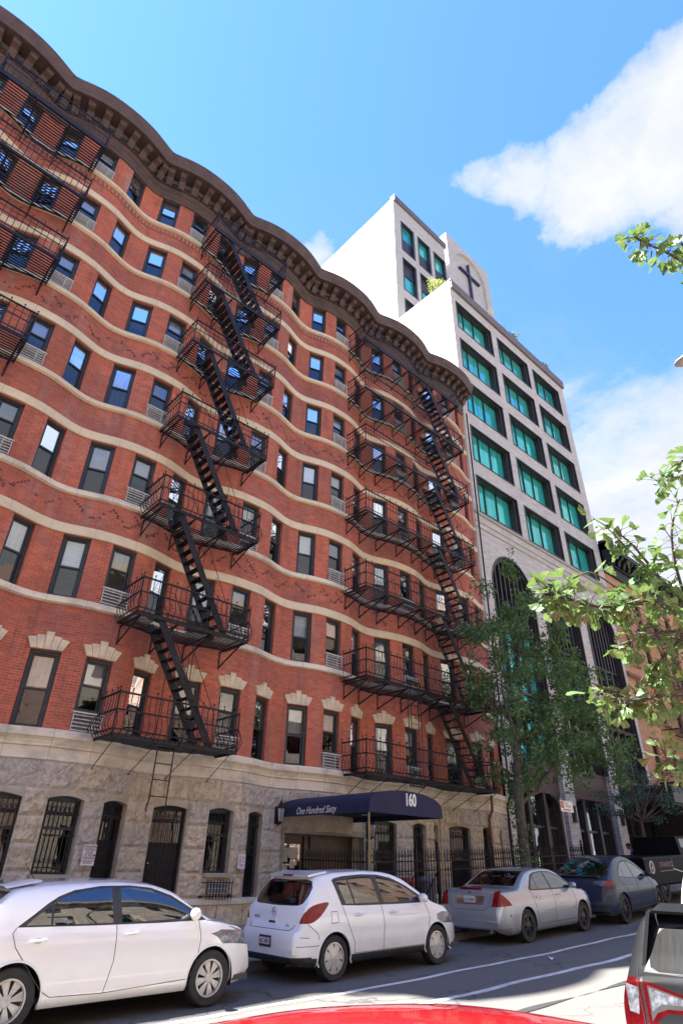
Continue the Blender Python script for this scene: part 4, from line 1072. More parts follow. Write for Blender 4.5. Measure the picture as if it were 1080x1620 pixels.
for i, (x, y) in enumerate(((.6,.7),(2.0,.7),(.6,2.2),(2.0,2.2))):
    mb = MB(); mb.lathe([(0,-.01),(.09,-.01),(.1,.0)], 14, (x,y,zs_-.06)); mb.build('downlight', M['white'], aw)
gz = lambda x, y: SW(x, y)
for x in (.04, W_-.04):
    mb = MB(); mb.tube([(x,.06,gz(11.4+x,11.5)),(x,.06,zb+.1)], .028, 10); mb.lathe([(.06,0),(.06,.03),(.03,.05)], 12, (x,.06,gz(11.4+x,11.5))); mb.build('pole', M['gold'], aw, smooth=50.0)
text_obj('number', '160', .40, M['white'], aw, (W_/2+.12,-.006,3.28), depth=.003, sx=.72, bold=.012)
t = text_obj('side_lettering', 'One Hundred Sixty', .245, M['white'], aw, (-.006, 2.05, 3.045), (pi/2,0,-pi/2), .002, shear=.42, sx=.84)
# ---- wall lanterns
def lantern(label, x, z, y=None):
    y = y or wy(x)-.13
    r = thing('wall_lantern', label, 'lantern', (x, y-.2, z), group='lanterns beside the entrance')
    e = MB(); e.lathe([(.0,.52),(.012,.5),(.008,.42),(.03,.38),(.05,.33),(.13,.22),(.14,.2),(.12,.19)], 6); e.lathe([(.07,-.14),(.05,-.16),(.0,-.2)], 6)
    for k in range(6):
        a = 2*pi*k/6; e.bar((.12*cos(a),.12*sin(a),.2),(.075*cos(a),.075*sin(a),-.14),.014,.014)
    e.build('cage', M['iron'], r)
    e = MB(); e.lathe([(.108,.19),(.066,-.13)], 6); e.build('glass', pm('frosted_glass', (.45,.47,.48), (.3,.32,.33), .3), r)
    e = MB(); e.box(-.06,.06,.12,.2,-.2,.25); e.tube([(0,.18,-.1),(0,.08,-.22),(0,0,-.18)], .014, 5); e.tube([(0,.18,.15),(0,.1,.3),(0,.04,.36)],.01,5); e.build('bracket', M['iron'], r)
lantern('black lantern on the stone wall at the left corner of the blue canopy', 11.32, 2.95)
lantern('black lantern tucked under the blue canopy, right of the entrance', 14.95, 2.72)
# ---- small signs on the stone
def wall_sign(label, x, z, w, h, border):
    (lx, ly, lz), rot, _ = put_on_wall(x-w/2, x+w/2, z, .185)
    r = thing('wall_sign', label, 'sign', (lx, ly, z), rot[2]); e = MB(); e.box(-w/2,w/2,-.006,.006,-h/2,h/2); e.box(-w/2+.05,w/2-.05,.006,.12,-h/2+.05,h/2-.05); e.build('sign_plate', M['white'], r)
    if border:
        e = MB(); t = .012
        for (a,b,c,d) in ((-w/2+.01,w/2-.01,h/2-.01-t,h/2-.01),(-w/2+.01,w/2-.01,-h/2+.01,-h/2+.01+t)): e.box(a,b,-.0085,-.0061,c,d)
        e.build('border', border, r)
    return r
s1 = wall_sign('white sign in dark red capitals about the standpipe valve, between two barred openings', 6.0, 1.88, .32, .40, None)
for i, (s, sz) in enumerate((('STANDPIPE',.058),('CONTROL',.058),('VALVE',.058),('1 FT FROM',.058),('THIS SIGN',.058),('DO NOT OPEN VALVE',.03),('BY HYDRANT',.03))):
    text_obj('lettering', s, sz*1.12, pm('dark_red_ink', (.16,.01,.06), (.12,.01,.05), .6), s1, (0,-.0075,.155-i*.054 if i < 5 else -.115-(i-5)*.036), depth=.001, bold=.001)
s2 = wall_sign('small white notice with a red ring on the stone between window and barred opening', 10.02, 1.83, .26, .33, None)
e = MB()
for z in (.08,.0): e.tube([(-.06+.036*cos(t),-.008,z+.036*sin(t)) for t in [2*pi*k/16 for k in range(16)]], .006, 4, closed=True)
e.build('symbol', M['red'], s2)
for s, x, z, sz in (('NO',.06,.09,.05),('PETS',.06,.045,.04),('CCTV',.06,-.005,.04),('IN OPERATION',0,-.075,.028),('24 HOURS',0,-.11,.025)): text_obj('lettering', s, sz, M['ink'], s2, (x,-.0075,z), depth=.001)
# ---- street sign by the church
sg = thing('street_sign', 'white street sign with red panel on a thin pole in front of the church piers', 'sign', (20.6, 11.55, SW(20.6,11.55)))
zz = 3.68-SW(20.6,11.55)
e = MB(); e.box(-.02,.02,-.02,.02,0,zz+.25); e.build('pole', pm('galvanised_post', (.3,.31,.31), (.22,.22,.22), .5, metal=.4), sg)
e = MB(); e.box(-.1,.72,-.03,-.021,zz-.17,zz+.17); p = e.build('sign_plate', M['white'], sg)
e = MB(); e.box(-.08,.13,-.033,-.0301,zz-.06,zz+.15); e.box(.05,.52,-.033,-.0301,zz-.125,zz-.09); e.build('red_panel', M['red'], p)
e = MB(); e.tube([(.03+.05*cos(t),-.035,zz+.05+.05*sin(t)) for t in [2*pi*k/14 for k in range(14)]],.012,4,closed=True); e.build('symbol', M['white'], p)
text_obj('lettering', 'NO', .1, pm('grey_ink',(.25,.25,.27),(.2,.2,.22)), p, (.32,-.032,zz+.08), depth=.001); text_obj('lettering', 'STANDING', .07, pm('grey_ink',(.25,.25,.27),(.2,.2,.22)), p, (.42,-.032,zz+.0), depth=.001)
e = MB(); e.box(-.12,.12,-.03,-.021,zz-1.9,zz-1.62); e.build('lower_plate', M['white'], sg); text_obj('lettering', 'P', .16, M['red'], sg, (0,-.032,zz-1.76), depth=.001)

# ---- iron fence in front of the areaway
YF = 12.35; fx0, fx1 = 12.15, 23.2
fen = thing('iron_fence', 'black iron fence of spear-topped pickets before the stone ground floor', 'fence', (fx0, YF, 0))
def picket(e, x, y, z0, z1, fancy=True):
    e.box(x-.009,x+.009,y-.009,y+.009,z0,z1)
    e.lathe([(.010,z1),(.022,z1+.02),(.01,z1+.05),(.026,z1+.09),(.012,z1+.13),(.001,z1+.19)], 4, (x,y,0))
    if fancy:
        for s in (-1, 1): e.tube([(x,y,z1-.05),(x+s*.03,y,z1-.02),(x+s*.045,y,z1+.03),(x+s*.035,y,z1+.06)], .006, 3, cap=False)
        for s in (-1, 1): e.tube([(x+s*.0,y,z1-.26),(x+s*.03,y,z1-.3),(x+s*.0,y,z1-.36)], .005, 3, cap=False)
x = 0; k = 0
e = MB()
base = lambda X: SW(X, YF)
while x < fx1-fx0:
    X = fx0+x; z0 = base(X)+.05; z1 = z0+1.5
    picket(e, x, 0, z0, z1); x += .118; k += 1
e.build('picket_row', M['iron'], fen)
n = 24
for h in (.2, 1.2, 1.42):
    e = MB()
    for i in range(n):
        a, b = (fx1-fx0)*i/n, (fx1-fx0)*(i+1)/n; e.bar((a,0,base(fx0+a)+h),(b,0,base(fx0+b)+h),.014,.032)
    e.build('rail', M['iron'], fen)
for X in (12.15, 14.0, 14.9, 17.5, 20.2, 23.0):
    e = MB(); z = base(X); e.box(X-fx0-.025,X-fx0+.025,-.025,.025,z,z+1.7); e.lathe([(.03,z+1.7),(.05,z+1.74),(.02,z+1.79),(.04,z+1.83),(.0,z+1.93)], 6, (X-fx0,0,0))
    e.bar((X-fx0,0,z+1.2),(X-fx0,.9,z),.02,.02)
    e.build('post', M['iron'], fen)
e = MB()                                            # return towards the house by the entrance
y = .12
while y < 2.6:
    z0 = base(fx0)+.06+.0; picket(e, 0, y, z0, z0+1.5); y += .12
for h in (.2,1.2,1.42): e.bar((0,0,base(fx0)+h),(0,2.6,base(fx0)+h+.04),.014,.032)
e.build('return_panel', M['iron'], fen)
# boxes on the pavement by the entrance
e = MB(); rbox_ = e; e.box(12.3,13.2,12.9,13.3,0,1.02); o = e.build('planter_box', pm('grey_concrete', (.42,.41,.38), (.32,.31,.29), .9, scale=5, bumps=.1)); o.location = (0,0,SW(12.7,13)); tag(o, 'grey stone box left of the iron fence, under the canopy', 'box')
e = MB(); e.box(13.25,13.7,12.9,13.3,0,1.02); e.box(13.24,13.71,12.89,13.31,1.02,1.05); o = e.build('brown_box', pm('brown_card', (.30,.17,.10), (.22,.12,.08), .85, scale=5)); o.location = (0,0,SW(13.4,13)); tag(o, 'brown box standing against the grey stone box behind the iron fence', 'box')
for i, (x, c, lb) in enumerate(((14.6,(.5,.05,.04),'red bin behind the iron fence'),(15.5,(.2,.2,.2),'grey bin behind the iron fence'))):
    e = MB(); e.lathe([(.0,.0),(.2,.0),(.24,.85),(.26,.86),(.26,.9),(.2,.98),(0,1.0)], 16); o = e.build('refuse_bin', plain('bin_plastic_%d' % i, c, .5), None, smooth=40.0); o.location = (x, 13.3, SW(x,13.3)); tag(o, lb, 'bin')
# ---- brown drainpipe
e = MB(); xp = 21.0; e.tube([(xp,wy(xp)-.12,SW(21,15)),(xp,wy(xp)-.12,3.4),(xp,wy(xp)-.3,3.7),(xp,wy(xp)-.32,4.2)], .05, 10)
for z in (1.6,2.6,3.3): e.lathe([(.062,z),(.062,z+.08)], 10, (xp,wy(xp)-.12,0))
e.build('drainpipe', pm('rusty_brown_pipe', (.20,.08,.05), (.13,.06,.045), .7, scale=8), red, smooth=40.0)
e = MB(); e.tube([(22.6,15.0,SW(22,15)),(22.6,15.0,3.9),(22.75,14.95,4.3)], .045, 8); e.tube([(22.84,14.98,4.3),(22.84,14.98,24.3)], .04, 8); e.build('downspout', M['iron'], red, smooth=40.0)

# ---- street lamp (its pole stands outside the picture)
lp = thing('street_lamp', 'street lamp with a flat oval head reaching in from the right edge of the sky', 'street lamp', (8.95,-.7,G(9)-.07))
e = MB(); e.tube([(0,0,0),(0,0,4),(0,0,8.2),(0,.12,8.7),(0,.5,8.95),(0,1.75,9.0)], [.1,.085,.065,.05,.04,.032], 10); e.lathe([(.2,0),(.2,.35),(.12,.5),(.1,.6)], 12); e.build('pole', pm('grey_lamp_post', (.25,.25,.24), (.2,.2,.19), .5, metal=.5), lp, smooth=50.0)
e = MB(); rows_ = []
for t, w, h in ((0,.05,.05),(.08,.1,.07),(.3,.15,.085),(.55,.14,.075),(.7,.1,.055),(.76,.04,.02)):
    rows_.append([(w*cos(a), 1.65+t, 8.97+h*sin(a)*(1 if sin(a) > 0 else .75)) for a in [2*pi*k/14 for k in range(14)]])
for a, b in zip(rows_, rows_[1:]):
    for k in range(14): e.face([a[k],a[(k+1)%14],b[(k+1)%14],b[k]])
e.face(rows_[0]); e.face(rows_[-1]); e.build('lamp_head', pm('beige_lamp_head', (.36,.32,.26), (.28,.25,.2), .6, scale=4), lp, smooth=50.0, merge=True)
# ---- neighbouring lamp by near trees omitted

# ================================================================ PLANTS
def leafmat(name, c1, c2, trans=.4, rough=.5):
    m, nt, b = newmat(name); nt.nodes.remove(b); out = [n for n in nt.nodes if n.type == 'OUTPUT_MATERIAL'][0]
    oi = N(nt, 'ShaderNodeNewGeometry')
    c = ramp(nt, oi.outputs['Random Per Island'], [(0, c1), (1, c2)])
    d = N(nt, 'ShaderNodeBsdfDiffuse'); t = N(nt, 'ShaderNodeBsdfTranslucent'); g = N(nt, 'ShaderNodeBsdfGlossy'); g.inputs['Roughness'].default_value = rough; g.inputs['Color'].default_value = (.8,.9,.8,1)
    lk(nt, c, d.inputs[0]); lk(nt, mix(nt, .35, c, (.3,.45,.08)), t.inputs[0])
    m1 = N(nt, 'ShaderNodeMixShader'); m1.inputs[0].default_value = trans; lk(nt, d.outputs[0], m1.inputs[1]); lk(nt, t.outputs[0], m1.inputs[2])
    m2 = N(nt, 'ShaderNodeMixShader'); m2.inputs[0].default_value = .06; lk(nt, m1.outputs[0], m2.inputs[1]); lk(nt, g.outputs[0], m2.inputs[2])
    lk(nt, m2.outputs[0], out.inputs[0]); return m
Mleaf = leafmat('dark_tree_leaf', (.035,.085,.028), (.10,.185,.05), .35); Mbark = pm('tree_bark', (.10,.085,.07), (.05,.042,.036), .9, scale=9, bumps=.6, bscale=14, stretch=(3,3,.5), bdist=.03)
def leaf_quads(mb, p, n, r, size, R_, flat=.6):
    for _ in range(n):
        while True:
            d = Vector((R_.uniform(-1,1), R_.uniform(-1,1), R_.uniform(-1,1)))
            if d.length < 1: break
        q = p+Vector((d.x*r[0], d.y*r[1], d.z*r[2]))
        nrm = Vector((R_.gauss(0,1), R_.gauss(0,1), R_.gauss(.5,1))).normalized(); t = nrm.orthogonal().normalized()
        t = Matrix.Rotation(R_.uniform(0,2*pi), 3, nrm) @ t; u = nrm.cross(t); s = size*R_.uniform(.6,1.3)
        mb.face([q-t*s*.5, q-u*s*.3+nrm*s*.05, q+t*s*.6, q+u*s*.3+nrm*s*.05])
def branch(mb, a, b, r0, r1, R_, wig=.08, n=6):
    pts = []; a = Vector(a); b = Vector(b); L = (b-a).length
    for i in range(n+1):
        t = i/n; pts.append(a.lerp(b, t)+Vector((R_.uniform(-1,1),R_.uniform(-1,1),R_.uniform(-1,1)))*wig*L*(t*(1-t))*2)
    mb.tube(pts, [r0+(r1-r0)*i/n for i in range(n+1)], 7, cap=False); return pts
R_ = random.Random(11)
tr = thing('street_tree', 'dark green upright street tree standing in front of the church facade', 'tree', (18.2, 11.6, SW(18.2,11.6)))
tz = SW(18.2,11.6); T0 = Vector((18.2,11.6,tz))
e = MB(); lf = MB()
def LP(x, y, z): return Vector((x,y,z))-T0
e.tube([LP(18.15,11.6,tz-.1),LP(18.15,11.6,tz+.3),LP(18.1,11.6,2.2),LP(18.2,11.65,3.4),LP(18.4,11.7,4.4)], [.26,.19,.16,.15,.14], 10, cap=False)
clumps = []      # (x, z, rx, rz)
for (x, z, rx, rz, n) in ((19.6,11.9,.45,.7,4),(19.4,10.8,.8,.8,8),(18.5,9.6,1.2,.8,12),(20.2,9.8,1.1,.9,12),(17.9,8.7,.9,.7,7),(19.4,8.6,1.4,.9,15),(21.4,9.2,1.0,.9,10),(22.4,8.6,.8,.9,8),
    (17.9,7.5,1.1,.8,9),(20.0,7.3,1.5,.9,15),(22.0,7.6,1.2,.9,12),(23.4,7.3,.8,.9,9),(24.3,6.6,.7,.8,8),(17.8,6.3,.8,.8,8),(19.2,6.1,1.4,.9,15),(21.2,6.1,1.5,.9,14),(23.2,5.9,1.1,.8,10),(18.0,5.2,1.0,.7,9),(19.6,4.9,1.1,.6,9),(21.4,4.9,1.0,.6,7),(24.6,5.2,.7,.6,6),(18.4,4.2,.6,.5,4),(17.2,7.0,.6,.4,2),(17.0,8.9,.4,.3,2)):
    for _ in range(int(n*.78+.5)):
        clumps.append(Vector((x+R_.uniform(-1,1)*rx, 11.6+R_.uniform(-1,1)*min(1.7, rx*1.3), z+R_.uniform(-1,1)*rz)))
hubs = [LP(18.6,11.7,5.4),LP(19.3,11.8,7.0),LP(19.5,11.7,8.8),LP(19.6,11.6,10.6),LP(20.8,11.9,6.6),LP(22.2,11.8,7.6),LP(23.4,11.8,6.3),LP(17.9,11.5,6.5),LP(17.6,11.4,8.2)]
for a, b, r0, r1 in ((LP(18.4,11.7,4.3),hubs[0],.14,.11),(hubs[0],hubs[1],.1,.08),(hubs[1],hubs[2],.08,.055),(hubs[2],hubs[3],.055,.02),(hubs[0],hubs[4],.09,.07),(hubs[4],hubs[5],.07,.035),(hubs[4],hubs[6],.05,.025),(hubs[0],hubs[7],.07,.05),(hubs[7],hubs[8],.05,.02),(LP(18.3,11.6,3.6),LP(20.6,11.4,5.0),.07,.03)):
    branch(e, a, b, r0, r1, R_)
for c in clumps:
    c = c-T0; h = min(hubs, key=lambda q: (q-c).length)
    if R_.random() < .6: branch(e, h, c, .022, .006, R_, .15, 4)
    leaf_quads(lf, c, R_.randint(90,140), (.36,.36,.30), .115, R_)
    for _ in range(2): leaf_quads(lf, c+Vector((R_.uniform(-.6,.6),R_.uniform(-.5,.5),R_.uniform(-.5,.4))), 24, (.2,.2,.18), .11, R_)
# leafy shoots round the trunk
for _ in range(26):
    z = R_.uniform(.9, 4.2); leaf_quads(lf, Vector((R_.uniform(-.35,.3), R_.uniform(-.35,.25), z-tz+.2)), 26, (.2,.2,.3), .1, R_)
e.build('trunk', Mbark, tr, smooth=60.0, normals=False); lf.build('crown', Mleaf, tr, normals=False)
# far feathery tree
Mleaf2 = leafmat('blue_green_leaf', (.02,.07,.06), (.05,.12,.09), .35)
def small_tree(label, x, y, h, w, mat, n, size=.1, seed=1, z0=2.4, gx=0):
    R2 = random.Random(seed); z = SW(x,y); r = thing('street_tree', label, 'tree', (x,y,z)); e = MB(); l = MB()
    e.tube([(0,0,-.1),(0,0,1.2),(.1,0,z0)], [.13,.1,.07], 8, cap=False)
    for _ in range(n):
        a = R2.uniform(0,2*pi); rr = w*sqrt(R2.random()); c = Vector((rr*cos(a)+gx, rr*sin(a), R2.uniform(z0,h)))
        branch(e, (.1,0,z0), c, .04, .008, R2, .1, 4); leaf_quads(l, c, 110, (.5,.5,.22), size, R2)
    e.build('trunk', Mbark, r, smooth=60.0, normals=False); l.build('crown', mat, r, normals=False); return r
small_tree('blue-green feathery tree on the pavement right of the church canopy', 30.0, 13.1, 5.0, 1.9, Mleaf2, 34, .09, 4, 2.5)
small_tree('green street tree farther along, hidden behind the ginkgo leaves', 45, 12.2, 9.0, 2.6, Mleaf, 46, .14, 9, 3.0)
# roof garden
Mly = leafmat('yellow_green_leaf', (.25,.32,.05), (.45,.45,.12), .4); Mlg = leafmat('grey_green_leaf', (.08,.14,.06), (.2,.26,.12), .4); Mlr = leafmat('rusty_leaf', (.35,.14,.10), (.5,.3,.12), .4)
for (x, y, z, s, m, n, lb) in ((23.4,16.6,36.5,1.3,Mly,16,'yellow-green shrub at the left corner of the church roof terrace'),(26.6,15.9,36.5,.8,Mly,6,'small yellow-green plant on the church parapet below the cross'),(28.4,15.9,36.5,.9,Mlr,6,'rust-coloured plant on the church parapet'),(29.9,15.9,36.5,1.1,Mlr,7,'wispy reddish plant on the church parapet, right of the cross slab'),(31.4,15.9,36.5,1.2,Mlg,8,'grey-green trailing shrub in the middle of the church parapet'),(36.0,15.9,36.5,.9,Mlg,6,'thin grey-green plant near the right end of the church parapet')):
    R2 = random.Random(int(x*10)); r = thing('roof_plant', lb, 'plant', (x,y,z-1.2), group='plants on the church roof'); e = MB(); l = MB()
    for _ in range(n):
        c = Vector((R2.uniform(-.55,.55)*s, R2.uniform(-.5,.3)*s, 1.2+R2.uniform(.2,1.15)*s)); branch(e, (0,0,.1), c, .025, .008, R2, .2, 4); leaf_quads(l, c, 45, (.28*s,.28*s,.22*s), .13, R2)
    e.build('stem', Mbark, r, normals=False); l.build('foliage', m, r, normals=False)
e = MB(); e.box(X0M+.2, X1M-.2, 15.6, 16.4, 35.2, 35.75); e.build('planter', Mbronze, ch)

# ---- ginkgo: trunk outside the picture, branches reach in from the right
def ginkgo():
    Rg = random.Random(21); T = Vector((4.6,-.9,G(4.6)-.07))
    root = thing('ginkgo_tree', 'ginkgo tree with fan-shaped sunlit leaves, its branches reaching in from the right edge', 'tree', T)
    e = MB(); lf = MB()
    e.tube([(0,0,0),(.02,0,1.5),(-.05,.02,3.2),(0,0,5.0),(.1,0,7.0)], [.16,.13,.11,.09,.05], 10, cap=False)
    def fan(p, d, n, s):
        d = Vector(d).normalized(); n = Vector(n); n = (n-d*n.dot(d)).normalized(); u = d.cross(n)
        a0 = Rg.uniform(.55,.95); pts = [p]; K_n = 9; notch = Rg.random() < .7; cup = Rg.uniform(-.25,.35)
        for i in range(K_n):
            t = -a0+2*a0*i/(K_n-1); r = s*(1+.06*sin(7*t+Rg.random()*6)-(.0 if not notch or i != K_n//2 else .28))
            pts.append(p+(d*cos(t)+u*sin(t))*r+n*cup*r*(abs(t)/a0)**2*.5+n*Rg.uniform(-.02,.02)*s)
        mid = [p+(q-p)*.55+n*s*.04 for q in pts[1:]]
        for i in range(K_n-1):
            lf.face([p, mid[i], mid[i+1]]); lf.face([mid[i], pts[i+1], pts[i+2], mid[i+1]])
    def twig(pts, r0, r1, dens, s=.07):
        P = [Vector(q)-T for q in pts]; ln = sum((b-a).length for a, b in zip(P, P[1:]))
        P2 = catmull([tuple(q) for q in P], [4]*(len(P)-1)); P2 = [Vector(q) for q in P2]; n = len(P2)
        e.tube(P2, [r0+(r1-r0)*i/(n-1) for i in range(n)], 6, cap=False)
        cnt = int(ln*dens)
        for k in range(cnt):
            t = (k+Rg.random())/cnt*(n-1); i = min(int(t), n-2); q = P2[i].lerp(P2[i+1], t-i); tg = (P2[i+1]-P2[i]).normalized()
            for _ in range(Rg.randint(3,6)):
                d = Vector((Rg.gauss(0,1),Rg.gauss(0,1),Rg.gauss(-.25,.8))).normalized()*1.0+tg*.3; d.normalize()
                pl = q+d*Rg.uniform(.03,.06); e.tube([q, q+d*.02+Vector((0,0,.004)), pl], [.0022,.0014,.001], 3, cap=False)
                fan(pl, (d+Vector((0,0,-.25))), (Rg.gauss(0,.6),Rg.gauss(0,.6),Rg.gauss(.9,.5)), s*Rg.uniform(.38,.95))
    # limbs from the trunk out to the leading twigs
    def limb(a, b, r0, r1): branch(e, Vector(a)-T, Vector(b)-T, r0, r1, Rg, .04, 8)
    tw = []
    def at(px, py, d):        # a point d metres deep along a sight line, in world metres
        f_ = Vector(CAMF); return Vector((0,0,CAMH))+(f_+Vector(CAMR)*((px-540)/939.75)-Vector(CAMU)*((py-810)/939.75))*d
    A = lambda *q: [tuple(at(*p)) for p in q]
    twig(A((1135,470,2.9),(1100,430,2.75),(1060,402,2.7),(1022,385,2.65),(1003,375,2.6)), .009, .003, 34, .062)
    twig(A((1130,430,2.9),(1095,405,2.8),(1072,375,2.75)), .006, .002, 22, .06)
    twig(A((1150,760,2.7),(1100,725,2.6),(1060,742,2.55),(1040,765,2.55)), .008, .003, 26, .062)
    twig(A((1160,985,2.6),(1090,965,2.5),(1040,910,2.5),(1000,862,2.5),(975,842,2.5)), .010, .003, 30, .062)
    twig(A((1040,910,2.5),(1005,880,2.5),(960,835,2.52),(938,820,2.55)), .004, .002, 12, .058)
    twig(A((1090,965,2.5),(1070,900,2.5),(1062,840,2.5),(1075,790,2.5)), .007, .003, 28, .062)
    twig(A((1180,985,2.5),(1080,958,2.4),(1010,955,2.35),(950,960,2.3),(900,950,2.25),(862,935,2.25)), .012, .003, 46, .066)
    twig(A((1010,955,2.35),(975,930,2.3),(930,905,2.3),(890,928,2.25)), .005, .002, 10, .06)
    twig(A((1100,1000,2.3),(1050,1000,2.3),(1010,1010,2.3),(985,1020,2.3)), .007, .003, 40, .062)
    twig(A((1130,1050,2.3),(1085,1010,2.3),(1050,1040,2.3),(1030,1060,2.3)), .007, .003, 34, .062)
    twig(A((1170,1090,2.3),(1080,1092,2.3),(1030,1105,2.25),(985,1108,2.25),(945,1100,2.2)), .010, .003, 42, .062)
    twig(A((1150,1215,2.2),(1085,1212,2.2),(1058,1205,2.2),(1050,1190,2.2)), .007, .003, 34, .062)
    for px, py, d, z in ((1135,470,2.9,3.6),(1130,430,2.9,3.8),(1150,760,2.7,3.1),(1160,985,2.6,2.7),(1180,985,2.5,2.6),(1100,1000,2.3,2.5),(1130,1050,2.3,2.4),(1170,1090,2.3,2.2),(1150,1215,2.2,2.0)):
        b = at(px,py,d); limb((T.x-.03,T.y,b.z+.1), b, .028, .010)
    # rest of the crown overhead and behind the camera side
    for _ in range(24):
        c = Vector((Rg.uniform(4.6,6.8), Rg.uniform(-2.6,-1.0), Rg.uniform(3.6,7.6)))
        limb((T.x,T.y,c.z-.6), c, .03, .008)
        for _ in range(26):
            q = c-T+Vector((Rg.gauss(0,.28),Rg.gauss(0,.28),Rg.gauss(0,.22))); fan(q, (Rg.gauss(0,1),Rg.gauss(0,1),-.4), (Rg.gauss(0,.6),Rg.gauss(0,.6),1), .07)
    e.build('trunk', Mbark, root, smooth=60.0, normals=False)
    lf.build('crown', leafmat('ginkgo_leaf', (.05,.13,.04), (.17,.26,.11), .3, .3), root, normals=False)

# ================================================================ PERSON
def person(x, y):
    z = SW(x,y); r = thing('person', 'person in a blue jacket with dark hair, head bowed, behind the dark blue crossover', 'person', (x,y,z), radians(200))
    J = [(0,0,.93),(0,.01,1.1),(0,.02,1.28),(0,.0,1.40),(0,-.04,1.47),   # pelvis spine chest neckbase neck
         (.17,.0,1.36),(.22,-.05,1.10),(.12,-.25,1.02),(.06,-.33,1.05),     # right arm
         (-.17,.0,1.36),(-.22,-.05,1.10),(-.12,-.25,1.02),(-.06,-.33,1.05),
         (.09,0,.88),(.11,-.02,.48),(.11,.02,.08),(.11,-.12,.03),(-.09,0,.88),(-.11,.02,.48),(-.11,.04,.08),(-.11,-.1,.03)]
    E = [(0,1),(1,2),(2,3),(3,4),(2,5),(5,6),(6,7),(7,8),(2,9),(9,10),(10,11),(11,12),(0,13),(13,14),(14,15),(15,16),(0,17),(17,18),(18,19),(19,20)]
    RR = [.14,.13,.15,.08,.05,.07,.05,.038,.03,.07,.05,.038,.03,.095,.065,.045,.04,.095,.065,.045,.04]
    me = bpy.data.meshes.new('person_body'); me.from_pydata(J, E, []); o = bpy.data.objects.new('body', me); COL.objects.link(o)
    o.modifiers.new('s', 'SKIN'); 
    for v, q in zip(me.skin_vertices[0].data, RR): v.radius = (q, q*.8)
    me.skin_vertices[0].data[0].use_root = True
    sb = o.modifiers.new('d', 'SUBSURF'); sb.levels = 2
    bpy.context.view_layer.update(); dg = bpy.context.evaluated_depsgraph_get(); nm = bpy.data.meshes.new_from_object(o.evaluated_get(dg)); bpy.data.objects.remove(o)
    skin = pm('skin', (.36,.2,.14), (.3,.16,.11), .6); jac = pm('blue_jacket', (.02,.04,.22), (.03,.06,.3), .8, scale=8, bumps=.3); jeans = pm('dark_trousers', (.03,.03,.05), (.04,.04,.06), .9)
    for m_ in (jac, jeans, skin): nm.materials.append(m_)
    for p in nm.polygons:
        c = p.center; p.material_index = 1 if c.z < .9 else (2 if (c.z > 1.43 or (c.y < -.28 and c.z > .9)) else 0); p.use_smooth = True
    b = bpy.data.objects.new('body', nm); COL.objects.link(b); b.parent = r
    e = MB()                                          # head, tilted down: profile rings with nose, jaw, ears
    rings = [(.0,.02,.02),(.02,.045,.05),(.05,.06,.075),(.09,.07,.09),(.13,.074,.098),(.17,.073,.1),(.2,.06,.085),(.225,.03,.045),(.235,.004,.005)]
    rows = []
    for h, wx, wy_ in rings: rows.append([(wx*cos(a), wy_*sin(a)-(.012 if h < .1 and sin(a) < 0 else 0)-(.02 if abs(h-.09) < .03 and abs(a-1.5*pi) < .25 else 0), h) for a in [2*pi*k/20 for k in range(20)]])
    for a, b2 in zip(rows, rows[1:]):
        for k in range(20): e.face([a[k],a[(k+1)%20],b2[(k+1)%20],b2[k]])
    for s in (-1, 1): e.lathe([(.0,-.008),(.02,0),(.022,.012),(0,.018)], 8, (s*.074,.0,.1), 'y')
    h = e.build('head', skin, r, smooth=50.0, merge=True); h.location = (0,-.05,1.46); h.rotation_euler = (radians(22),0,0)
    e = MB(); 
    for s in (-1, 1): e.lathe([(0,-.004),(.009,0),(0,.004)], 8, (s*.03,-.093,.115), 'y')
    e.box(-.022,.022,-.1,-.092,.05,.056); e.build('face_features', M['ink'], h)
    e = MB(); rows = []
    for hh, sc_ in ((.1,1.03),(.14,1.07),(.18,1.08),(.215,.95),(.24,.55),(.25,.05)):
        rows.append([(.078*sc_*cos(a), .104*sc_*sin(a)+.012+(.012 if hh < .15 else 0), hh if sin(a) > -.5 or hh > .17 else .165) for a in [2*pi*k/20 for k in range(20)]])
    for a, b2 in zip(rows, rows[1:]):
        for k in range(20): e.face([a[k],a[(k+1)%20],b2[(k+1)%20],b2[k]])
    e.build('hair', pm('black_hair', (.012,.01,.01), (.03,.025,.02), .6, scale=20, bumps=.4), h, smooth=50.0, merge=True)
person(28.3, 12.95)

# ================================================================ CARS
def paint(name, c, flake=.0, dirt=.12, rough=.28, coat=1.0, metal=0, spec=.5):
    m, nt, b = newmat(name); ob = coord(nt)
    n = noise(nt, ob, 3.5, 6, .7)
    sx = N(nt, 'ShaderNodeSeparateXYZ'); lk(nt, ob, sx.inputs[0])
    g = N(nt, 'ShaderNodeMapRange'); lk(nt, sx.outputs[2], g.inputs[0]); g.inputs[1].default_value = .75; g.inputs[2].default_value = .2; g.inputs[3].default_value = 0; g.inputs[4].default_value = 1
    mu = N(nt, 'ShaderNodeMath', operation='MULTIPLY'); lk(nt, g.outputs[0], mu.inputs[0]); lk(nt, ramp(nt, n, [(.35,.25*dirt),(.7,min(.6,2.2*dirt))]), mu.inputs[1])
    c1 = mix(nt, ramp(nt, n, [(.4,0.),(.8,dirt)]), c, tuple(.6*x+.03 for x in c))
    c1 = mix(nt, mu.outputs[0], c1, (.22,.19,.16))
    lk(nt, c1, b.inputs['Base Color']); b.inputs['Roughness'].default_value = rough; b.inputs['Metallic'].default_value = metal
    b.inputs['Coat Weight'].default_value = coat; b.inputs['Coat Roughness'].default_value = .02; b.inputs['Specular IOR Level'].default_value = spec
    return m
